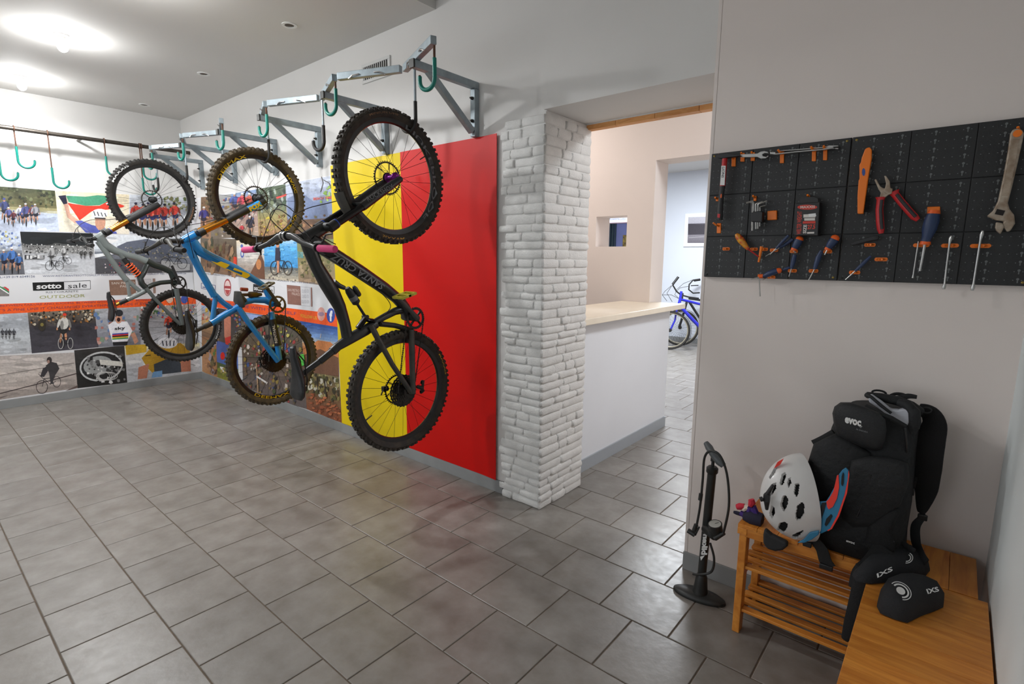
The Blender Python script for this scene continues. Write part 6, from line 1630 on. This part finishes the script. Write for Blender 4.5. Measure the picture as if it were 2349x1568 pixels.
# ------------------------------------------------------------------ gloves
pur_g = M('purple_fabric', (66, 40, 120), .8, bump=(200, .3)); red_g = M('red_fabric', (196, 40, 60), .8); wht_g = M('white_fabric', (226, 206, 190), .8); dk_g = M('dark_navy_fabric', (28, 26, 48), .8)
gl = thing('cycling_gloves', 'crumpled purple, red and white cycling gloves on the bench end', 'gloves', (-0.56, 2.33, ZT))
def g_at(a, b, y=2.26):
    p = at_y(*ch(a, b), y); p.z = max(p.z, ZT+.018); return p
m = MB(); m.loft([[g_at(a, b, 2.31)+V((0, dy*s_, 0)) for a, b, dy in ((210, 935, .0), (300, 900, .05), (400, 960, .07), (430, 980, 0), (330, 975, -.04), (240, 955, -.03))] for s_ in (.4, 1)] ); 
m = MB(); m.tube([g_at(215, 930), g_at(300, 925), g_at(420, 955)], [.020, .034, .03], 10); m.build('palm', dk_g, gl)
m = MB(); m.tube([g_at(180, 830), g_at(230, 880), g_at(330, 905), g_at(410, 900)], [.010, .015, .016, .014], 8); m.build('finger', pur_g, gl)
m = MB(); m.tube([g_at(270, 850), g_at(290, 780), g_at(320, 770), g_at(350, 850), g_at(390, 870)], [.012, .014, .015, .016, .016], 8); m.build('finger', pur_g, gl)
m = MB(); m.tube([g_at(145, 770), g_at(180, 765), g_at(230, 760)], [.012, .015, .010], 10); m.build('finger', red_g, gl)
m = MB(); m.tube([g_at(215, 800), g_at(245, 775), g_at(270, 780)], [.010, .013, .011], 8); m.build('cuff_patch', wht_g, gl)
m = MB(); m.tube([g_at(300, 690), g_at(310, 720), g_at(290, 760)], [.013, .015, .010], 8); m.build('finger', red_g, gl)
m = MB(); m.tube([g_at(105, 865), g_at(130, 905), g_at(210, 950)], [(.006, .003), (.009, .003), (.010, .004)], 8); m.build('wrist_strap', dk_g, gl)

# ------------------------------------------------------------------ backpack
bk = M('black_nylon', (26, 27, 29), .75, noise=(9, .25), bump=(45, .5)); bk2 = M('black_nylon_pocket', (31, 32, 34), .65, bump=(260, .25)); bkp = M('black_padded_mesh', (22, 22, 23), .9, bump=(300, .4)); web = M('black_webbing', (24, 24, 25), .8, bump=(400, .3)); lin_g = M('grey_lining', (186, 188, 196), .7, bump=(30, .4)); plas = M('buckle_plastic', (28, 28, 29), .35)
bp = thing('backpack', 'black hiking backpack with an open top standing on the bench', 'backpack', (-0.16, 2.36, ZT))
def pxring(pts_front, yf, yb, bulge=.0):
    """ring from left px to right px at a given height row: front y, back y"""
    (u0, v0), (u1, v1) = pts_front; ring = []; n = 20
    for j in range(n):
        t = 2*math.pi*j/n; c = math.cos(t); s_ = math.sin(t)
        cx = math.copysign(abs(c)**.55, c); sy = math.copysign(abs(s_)**.55, s_)
        k = (cx+1)/2; u, v = u0+(u1-u0)*k, v0+(v1-v0)*k
        ym = (yf+yb)/2; y_ = ym+(yb-yf)/2*sy
        p = at_y(u, v, ym); ring.append(V((p.x, y_, max(p.z, ZT+.003))))
    return ring
rows = [((1885, 1262), (2068, 1292), 2.245, 2.49), ((1868, 1235), (2078, 1270), 2.215, 2.495), ((1872, 1180), (2082, 1210), 2.205, 2.50), ((1880, 1120), (2092, 1150), 2.21, 2.505), ((1888, 1060), (2098, 1085), 2.225, 2.508), ((1900, 1010), (2102, 1030), 2.245, 2.51), ((1912, 970), (2108, 985), 2.265, 2.51), ((1925, 940), (2112, 952), 2.30, 2.512), ((1950, 925), (2105, 935), 2.34, 2.51)]
m = MB(); m.loft([pxring(r[:2], r[2], r[3]) for r in rows]); body = m.build('main_bag', bk, bp, angle=1.5)
cbp = crop(1820, 880, 3.563)
def bpx(a, b, y): return at_y(*cbp(a, b), y)
def pad(name, outline, y, th, mat, parent, bev=.014, dome=.0):
    m = MB(); cx = sum(a for a, b in outline)/len(outline); cy = sum(b for a, b in outline)/len(outline)
    rings = []
    for k, dy in ((1.0, th), (1.0, th*.45), (.93, th*.12), (.8, 0), (.4, -dome), (.05, -dome*1.2)):
        ring = [bpx(cx+(a-cx)*k, cy+(b-cy)*k, y+dy) for a, b in outline]
        rings.append([V((p.x, p.y, max(p.z, ZT+.002))) for p in ring])
    m.loft(rings); return m.build(name, mat, parent, angle=1.4)
lid = pad('lid_pocket', [(318, 240), (335, 185), (385, 150), (480, 150), (600, 190), (700, 235), (752, 290), (762, 380), (750, 460), (715, 540), (660, 548), (560, 520), (450, 470), (360, 420), (330, 330)], 2.205, .075, bk2, bp, dome=.008)
pad('front_flap', [(165, 490), (260, 440), (350, 400), (480, 460), (640, 560), (620, 700), (560, 860), (470, 980), (380, 1030), (270, 950), (190, 950), (130, 830), (100, 700)], 2.225, .06, bk, bp, dome=.012)
pad('front_pocket', [(470, 620), (620, 590), (780, 600), (940, 650), (950, 800), (880, 980), (800, 1080), (640, 1180), (480, 1190), (380, 1100), (400, 900), (440, 760)], 2.195, .06, bk, bp, dome=.010)
pad('side_pocket', [(760, 1010), (860, 1010), (870, 1060), (830, 1140), (800, 1210), (830, 1300), (830, 1400), (640, 1420), (570, 1300), (600, 1150)], 2.20, .06, bkp, bp, dome=.006)
text_map(MB(), 'evoc', quad_fn(bpx(418, 318, 2.193), bpx(552, 352, 2.193), bpx(422, 268, 2.193), bpx(556, 302, 2.193)), .05).build('lettering', white_l, lid, smooth=False)
text_map(MB(), 'FR ENDURO', quad_fn(bpx(512, 376, 2.193), bpx(606, 402, 2.193), bpx(514, 364, 2.193), bpx(608, 389, 2.193)), .02).build('lettering', grey_l, lid, smooth=False)
text_map(MB(), '*', quad_fn(bpx(536, 362, 2.193), bpx(560, 366, 2.193), bpx(538, 338, 2.193)), .02).build('star_mark', white_l, lid, smooth=False)
text_map(MB(), 'evoc', quad_fn(bpx(430, 1290, 2.182), bpx(500, 1312, 2.182), bpx(432, 1275, 2.182), bpx(502, 1298, 2.182)), .02).build('lettering', white_l, bp, smooth=False)
# open top: lining and rim
m = MB(); m.prism([bpx(a, b, 2.30) for a, b in ((612, 90), (640, 95), (720, 150), (790, 210), (860, 215), (900, 205), (960, 220), (965, 300), (940, 348), (900, 340), (830, 290), (770, 260), (690, 200), (615, 150))], (0, .03, 0)); m.build('lining', lin_g, bp, smooth=False, bevel=.006)
m = MB(); m.tube([bpx(590, 180, 2.255), bpx(660, 215, 2.25), bpx(720, 250, 2.25), bpx(800, 280, 2.255), bpx(915, 345, 2.27)], [.008, .010, .010, .009, .008], 8); m.tube([bpx(600, 90, 2.32), bpx(640, 110, 2.30), bpx(720, 180, 2.29), bpx(800, 240, 2.285)], [.010, .006, .006, .005], 8); m.tube([bpx(860, 150, 2.33), bpx(930, 170, 2.32), bpx(985, 230, 2.31), bpx(990, 320, 2.31), bpx(950, 420, 2.31)], [.014, .018, .020, .020, .016], 10); m.tube([bpx(600, 90, 2.34), bpx(720, 110, 2.36), bpx(860, 140, 2.36), bpx(960, 180, 2.36), bpx(1040, 230, 2.38)], [.012, .016, .018, .018, .016], 10)
m.build('top_rim', bk, bp)
m = MB(); m.tube([bpx(910, 360, 2.262), bpx(925, 480, 2.262), bpx(930, 560, 2.27)], .004, 6); m.tube([bpx(630, 740, 2.187), bpx(600, 900, 2.187), bpx(520, 1080, 2.19)], .0035, 6); m.build('zip', plas, bp, kind='stuff')
def strap(name, pts, w, mat=web, th=.004, parent=bp, refy=False):
    P_ = [V(p) for p in pts]; out = []; n = len(P_); ws = w if isinstance(w, (list, tuple)) else [w]*n; wo = []
    for i in range(n-1):
        p0 = P_[max(i-1, 0)]; p1 = P_[i]; p2 = P_[i+1]; p3 = P_[min(i+2, n-1)]
        for k in range(5):
            t = k/5; out.append(0.5*((2*p1)+(p2-p0)*t+(2*p0-5*p1+4*p2-p3)*t*t+(-p0+3*p1-3*p2+p3)*t**3)); wo.append((th, ws[i]*(1-t)+ws[i+1]*t))
    out.append(P_[-1]); wo.append((th, ws[-1]))
    return MB().tube(out, wo, 10, ref=(0.3, 1, 0)).build(name, mat, parent)
strap('shoulder_strap', [bpx(1020, 200, 2.42), bpx(1110, 240, 2.42), bpx(1150, 330, 2.40), bpx(1120, 480, 2.39), bpx(1095, 680, 2.39), bpx(1085, 850, 2.40), bpx(1060, 980, 2.41), bpx(1045, 1050, 2.41)], [.020, .032, .040, .046, .046, .038, .024, .012], bkp, .010)
strap('webbing', [bpx(1045, 1040, 2.40), bpx(1055, 1085, 2.40), bpx(1000, 1160, 2.37), bpx(1000, 1280, 2.33), bpx(1040, 1390, 2.28), bpx(1090, 1460, 2.25)], [.009, .010, .016, .018, .018, .015], web, .0025)
strap('webbing', [bpx(800, 1210, 2.30), bpx(880, 1290, 2.27), bpx(990, 1370, 2.25)], [.010, .011, .012], web, .003)
strap('webbing', [bpx(1000, 760, 2.385), bpx(985, 830, 2.385), bpx(960, 900, 2.385)], .006, web, .003)
strap('side_loop', [bpx(165, 490, 2.30), bpx(240, 450, 2.29), bpx(330, 395, 2.27)], [.016, .014, .012], web, .004)
strap('haul_loop', [bpx(770, 110, 2.42), bpx(830, 82, 2.42), bpx(900, 88, 2.42), bpx(930, 118, 2.42)], .006, web, .003)
strap('load_strap', [bpx(860, 120, 2.38), bpx(940, 100, 2.38), bpx(1010, 108, 2.38)], [.012, .010, .007], web, .003)
strap('front_strap', [at_y(1868, 1238, 2.195), at_y(1885, 1260, 2.19), at_y(1893, 1285, 2.188), at_y(1902, 1300, 2.188)], [.020, .024, .026, .028], web, .004)
m = MB(); m.box(at_y(1852, 1247, 2.19), (.030, .014, .022)); m.box(at_y(1895, 1300, 2.183), (.045, .012, .02)); m.build('strap_buckle', plas, bp, bevel=.003)
m = MB(); c_ = bpx(700, 75, 2.40); m.tube([c_+V((.022*math.cos(t), 0, .010*math.sin(t))) for t in [2*math.pi*j/16 for j in range(16)]], .004, 6, closed=True); m.box(bpx(700, 95, 2.40), (.05, .016, .012)); m.build('top_buckle', plas, bp)
m = MB(); c_ = bpx(1090, 215, 2.40); m.tube([c_+V((.014*math.cos(t), 0, .010*math.sin(t))) for t in [2*math.pi*j/14 for j in range(14)]], .003, 6, closed=True); m.build('strap_ring', plas, bp)
m = MB(); m.box(bpx(1055, 1090, 2.395), (.03, .012, .022)); m.box(bpx(968, 880, 2.38), (.016, .010, .028)); m.build('ladder_buckle', plas, bp, bevel=.003)
# hip belt wing hanging over the bench edge
hbp = [at_y(2030, 1255, 2.20), at_y(2000, 1290, 2.165), at_y(1972, 1315, 2.14), at_y(1962, 1350, 2.12), at_y(1966, 1395, 2.11), at_y(1952, 1430, 2.10), at_y(1938, 1466, 2.095)]
for p in hbp:
    if p.x > -0.15: p.z = max(p.z, ZT+.03)
strap('hip_belt', hbp, [.034, .030, .026, .022, .020, .024, .012], bkp, .008)

# ------------------------------------------------------------------ knee pads
kn = M('black_knit_pad', (30, 31, 34), .85, bump=(350, .35))
def kneepad(label, rows, mk_text, z0):
    xs_ = [at_z(*tb(*r[0]), r[2]) for r in rows]; c0 = sum(xs_, V((0, 0, 0)))/len(xs_)
    t = thing('knee_pad', label, 'knee pad', (c0.x, c0.y, ZT), 'knee pads')
    m = MB(); rings = []
    for (pa, pb, z_, h) in rows:
        a, b = at_z(*tb(*pa), z_), at_z(*tb(*pb), z_); d = (b-a); ring = []
        for j in range(18):
            tt_ = 2*math.pi*j/18; c = math.cos(tt_); s_ = math.sin(tt_)
            p = a+d*((1-c)/2); p = V((p.x, p.y, max(ZT+.001, ZT+.004+ (h if s_ > 0 else .003)*abs(s_)**.7 + (0 if s_ > 0 else 0))))
            ring.append(p)
        rings.append(ring)
    m.loft(rings); o = m.build('sleeve', kn, t, angle=1.5)
    return t
k1 = kneepad('black knee pad lying by the backpack, farther one', [((955, 1000), (1090, 890), .51, .02), ((975, 1030), (1130, 885), .51, .055), ((1050, 1045), (1190, 885), .51, .07), ((1130, 1038), (1260, 895), .51, .072), ((1220, 1028), (1310, 910), .51, .060), ((1290, 1014), (1345, 950), .51, .045), ((1335, 1005), (1356, 980), .51, .02)], None, ZT)
k2 = kneepad('black knee pad on the near bench, closer one', [((1082, 1160), (1105, 1080), .51, .02), ((1100, 1195), (1140, 1050), .51, .05), ((1170, 1225), (1200, 1042), .51, .07), ((1240, 1245), (1260, 1042), .51, .074), ((1310, 1210), (1320, 1050), .51, .066), ((1380, 1185), (1385, 1070), .51, .052), ((1425, 1165), (1428, 1105), .51, .02)], None, ZT)
def kmark(t, s_, bl, br, tl, tr, z_, mat=white_l, b=.025):
    f = quad_fn(at_z(*tb(*bl), z_), at_z(*tb(*br), z_), at_z(*tb(*tl), z_), at_z(*tb(*tr), z_)); text_map(MB(), s_, f, b).build('lettering', mat, t, smooth=False)

kmark(k1, 'IXS', (1085, 1022), (1165, 985), (1080, 1000), (1160, 962), .572)
kmark(k2, 'IXS', (1345, 1105), (1405, 1090), (1335, 1080), (1395, 1066), .572)
m = MB()
for k_, (r0, r1) in enumerate(((0, .42), (.62, .78), (.92, 1.0))):
    c0 = tb(1205, 1088); pts = []
    for j in range(25):
        t_ = math.radians(-150+ (360 if k_ == 0 else 230)*j/24)
        pts.append((t_,))
    for j in range(24):
        ta, tc = pts[j][0], pts[j+1][0]
        q = [(c0[0]+26*r*math.cos(t_)*.95, c0[1]+20*r*math.sin(t_)+8*r*math.cos(t_)) for t_, r in ((ta, r0), (ta, r1), (tc, r1), (tc, r0))]
        m.poly([at_z(*p, .578) for p in q])
m.build('swirl_logo', white_l, k2, smooth=False)
m = MB()
for r0, r1 in ((.55, .7), (.86, 1.0)):
    c0 = tb(1235, 918)
    for j in range(16):
        ta, tc = math.radians(-60+160*j/16), math.radians(-60+160*(j+1)/16)
        q = [(c0[0]+15*r*math.cos(t_), c0[1]+13*r*math.sin(t_)) for t_, r in ((ta, r0), (ta, r1), (tc, r1), (tc, r0))]
        m.poly([at_z(*p, .577) for p in q])
m.build('swirl_logo', white_l, k1, smooth=False)
# ------------------------------------------------------------------ things in the far room
fblue = M('blue_city_frame', (40, 44, 190), .3, coat=.4); cream_t = M('city_tyre', (44, 42, 40), .7); rimc = M('pale_rim', (176, 170, 150), .4, .5)
def city_bike(label, hub, D_, R_px, frame_m, pts):
    """pts: dict of px polylines at depth D_"""
    c = at_d(*hub, D_); Rw = c.z
    root = thing('city_bicycle', label, 'bicycle', (c.x, c.y, 0), 'bicycles parked in the far room')
    e1 = V((0.95, 0.30, 0)).normalized(); e3 = V((0, 0, 1)); ax = e1.cross(e3)
    def circ(r, off=0.0): return [c+(e1*math.cos(t)+e3*math.sin(t))*r+ax*off for t in [2*math.pi*j/40 for j in range(40)]]
    def make_wheel(c_, nm):
        C = lambda r: [c_+(e1*math.cos(t)+e3*math.sin(t))*r for t in [2*math.pi*j/40 for j in range(40)]]
        w = MB().tube(C(Rw-.045), .011, 8, closed=True).build(nm, rimc, root)
        MB().tube(C(Rw-.020), .020, 8, closed=True).build('tyre', cream_t, w)
        m = MB()
        for j in range(28):
            t = 2*math.pi*j/28; m.tube([c_+ax*(.02 if j % 2 else -.02), c_+(e1*math.cos(t)+e3*math.sin(t))*(Rw-.05)], .0012, 4)
        m.build('spokes', steel_k, w, kind='stuff'); m = MB(); m.lathe([(.03, -.04), (.03, .04)], c_, ax, 10); m.build('hub', matte_k, w)
        m = MB(); a0, a1 = (-.25, 1.15); arc = [c_+(e1*math.cos(t)+e3*math.sin(t))*(Rw+.015) for t in [math.pi*(a0+(a1-a0)*i/24) for i in range(25)]]
        m.tube(arc, (.026, .003), 8, ref=ax); m.build('mudguard', matte_k, w)
    make_wheel(c, 'front_wheel'); make_wheel(c+e1*1.06, 'rear_wheel')
    for nm, mat, w, pl in pts:
        m = MB(); m.tube([at_d(*p, D_) for p in pl], w, 10); m.build(nm, mat, root)
    return root
city_bike('blue city bicycle parked in the far room beyond the counter', (1537, 757), 9.33, 46, fblue, [
    ('fork', fblue, .016, [(1562, 672), (1558, 690), (1553, 708), (1548, 735), (1538, 756)]),
    ('head_tube', fblue, .024, [(1563, 668), (1559, 694)]),
    ('down_tube', fblue, .030, [(1560, 702), (1575, 718), (1590, 734), (1628, 772)]),
    ('top_tube', fblue, .022, [(1560, 686), (1585, 692), (1640, 706)]),
    ('seat_tube', fblue, .022, [(1640, 690), (1630, 772)]), ('stays', fblue, .014, [(1630, 772), (1674, 757), (1640, 706)]),
    ('handlebar', matte_k, .013, [(1543, 653), (1552, 668), (1562, 676), (1580, 681), (1603, 684)]),
    ('grip', matte_k, .022, [(1543, 652), (1556, 635)]), ('stem', matte_k, .018, [(1566, 672), (1564, 690)]),
    ('cable', cable_m, .004, [(1540, 655), (1525, 668), (1519, 676), (1530, 690)]), ('cable', cable_m, .004, [(1520, 676), (1540, 676), (1556, 684)]), ('cable', cable_m, .004, [(1541, 655), (1530, 672), (1542, 692)]),
    ('saddle', matte_k, .05, [(1630, 680), (1655, 678)])])
city_bike('black city bicycle half hidden behind the blue one', (1560, 751), 9.75, 46, matte_k, [
    ('fork', matte_k, .022, [(1576, 690), (1566, 726), (1558, 750)]),
    ('down_tube', matte_k, .022, [(1580, 690), (1612, 740)]), ('top_tube', matte_k, .02, [(1580, 684), (1620, 690)]),
    ('handlebar', matte_k, .013, [(1605, 641), (1590, 642), (1581, 652), (1580, 664), (1590, 672), (1605, 671)]),
    ('grip', matte_k, .022, [(1592, 643), (1606, 641)]), ('brake_lever', matte_k, .009, [(1585, 655), (1602, 654)]),
    ('cable', cable_m, .004, [(1588, 642), (1568, 650), (1552, 664), (1548, 676), (1560, 686)]), ('cable', cable_m, .004, [(1580, 656), (1560, 660), (1552, 668)])])
# framed photograph
y_ = YFAR-.004
pf = thing('framed_picture', 'white framed black and white photograph on the far room wall', 'picture', at_y(1600, 565, y_))
def rect(u0, v0, u1, v1, y): a = at_y(u0, v0, y); b = at_y(u1, v1, y); return a.x, b.x, a.z, b.z
x0, x1, z1, z0 = rect(1573, 490, 1650, 565, YFAR); 
MB().bx(x0, x1, YFAR-.025, YFAR-.001, z0, z1).build('frame', M('white_frame', (232, 236, 244), .4), pf, smooth=False, bevel=.004)
p = Print(lambda u, v: at_y(u, v, YFAR-.026), V((0, -1, 0)), .0005)
p.bands([(1579, 498), (1646, 496), (1645, 557), (1577, 557)], [(0, (168, 166, 174)), (.22, (160, 158, 166)), (.25, (70, 66, 74)), (.66, (90, 86, 94)), (.7, (120, 116, 122)), (1, (96, 92, 98))])
p.poly((58, 54, 60), [(1579, 513), (1646, 517), (1646, 536), (1579, 538)]); p.line((150, 146, 150), [(1580, 545), (1640, 541)], 1.2); p.done('print', pf)
# shop front seen through the hatch
sg = thing('lit_sign', 'lit white shop sign with blue letters seen through the hatch', 'sign', at_y(1418, 509, YFAR-.05))
x0, x1, z1, z0 = rect(1385, 480, 1452, 508, YFAR-.05)
MB().bx(x0, x1, YFAR-.05, YFAR-.002, z0, z1).build('panel', M('lit_white_panel', (235, 238, 255), .4, emit=1.1), sg, smooth=False)
q = lambda u, v: at_y(u, v, YFAR-.052)
text_map(MB(), 'Ricevitoria Lotto', quad_fn(q(1398, 505), q(1435, 504), q(1398, 499.5), q(1435, 498.5)), .02).build('lettering', M('blue_sign_ink', (90, 120, 190), .5), sg, smooth=False)
dr = thing('shop_door', 'dark framed shop doorway with a flat bluish panel as its lit interior, below the lit sign', 'door', at_y(1418, 700, YFAR-.02))
x0, x1, z1, z0 = rect(1397, 513, 1452, 640, YFAR-.03)
MB().bx(x0, x1, YFAR-.02, YFAR-.002, 0.0, z1).build('interior_panel', M('lit_interior_blue', (104, 110, 158), .5, noise=(4, .1)), dr, smooth=False)  # flat panel whose blue stands in for the lit room behind the doorway
for a, b in ((1398, 1401), (1403, 1407), (1409.5, 1412)):
    xa, xb = at_y(a, 540, YFAR-.05).x, at_y(b, 540, YFAR-.05).x
    MB().bx(xa, xb, YFAR-.05, YFAR-.02, 0, z1).build('frame_post', M('dark_green_frame', (26, 44, 52), .4), dr, smooth=False)
xa, xb = at_y(1429, 540, YFAR-.03).x, at_y(1438, 540, YFAR-.03).x
MB().bx(xa, xb, YFAR-.03, YFAR-.02, at_y(1430, 575, YFAR).z, at_y(1430, 539, YFAR).z).build('poster', M('dark_poster', (60, 44, 30), .5, noise=(14, .4, (150, 130, 60))), dr, smooth=False)
MB().bx(x0, x1, YFAR-.048, YFAR-.022, z1+.001, z1+.02).build('header', M('pink_header', (190, 160, 168), .5), dr, smooth=False)
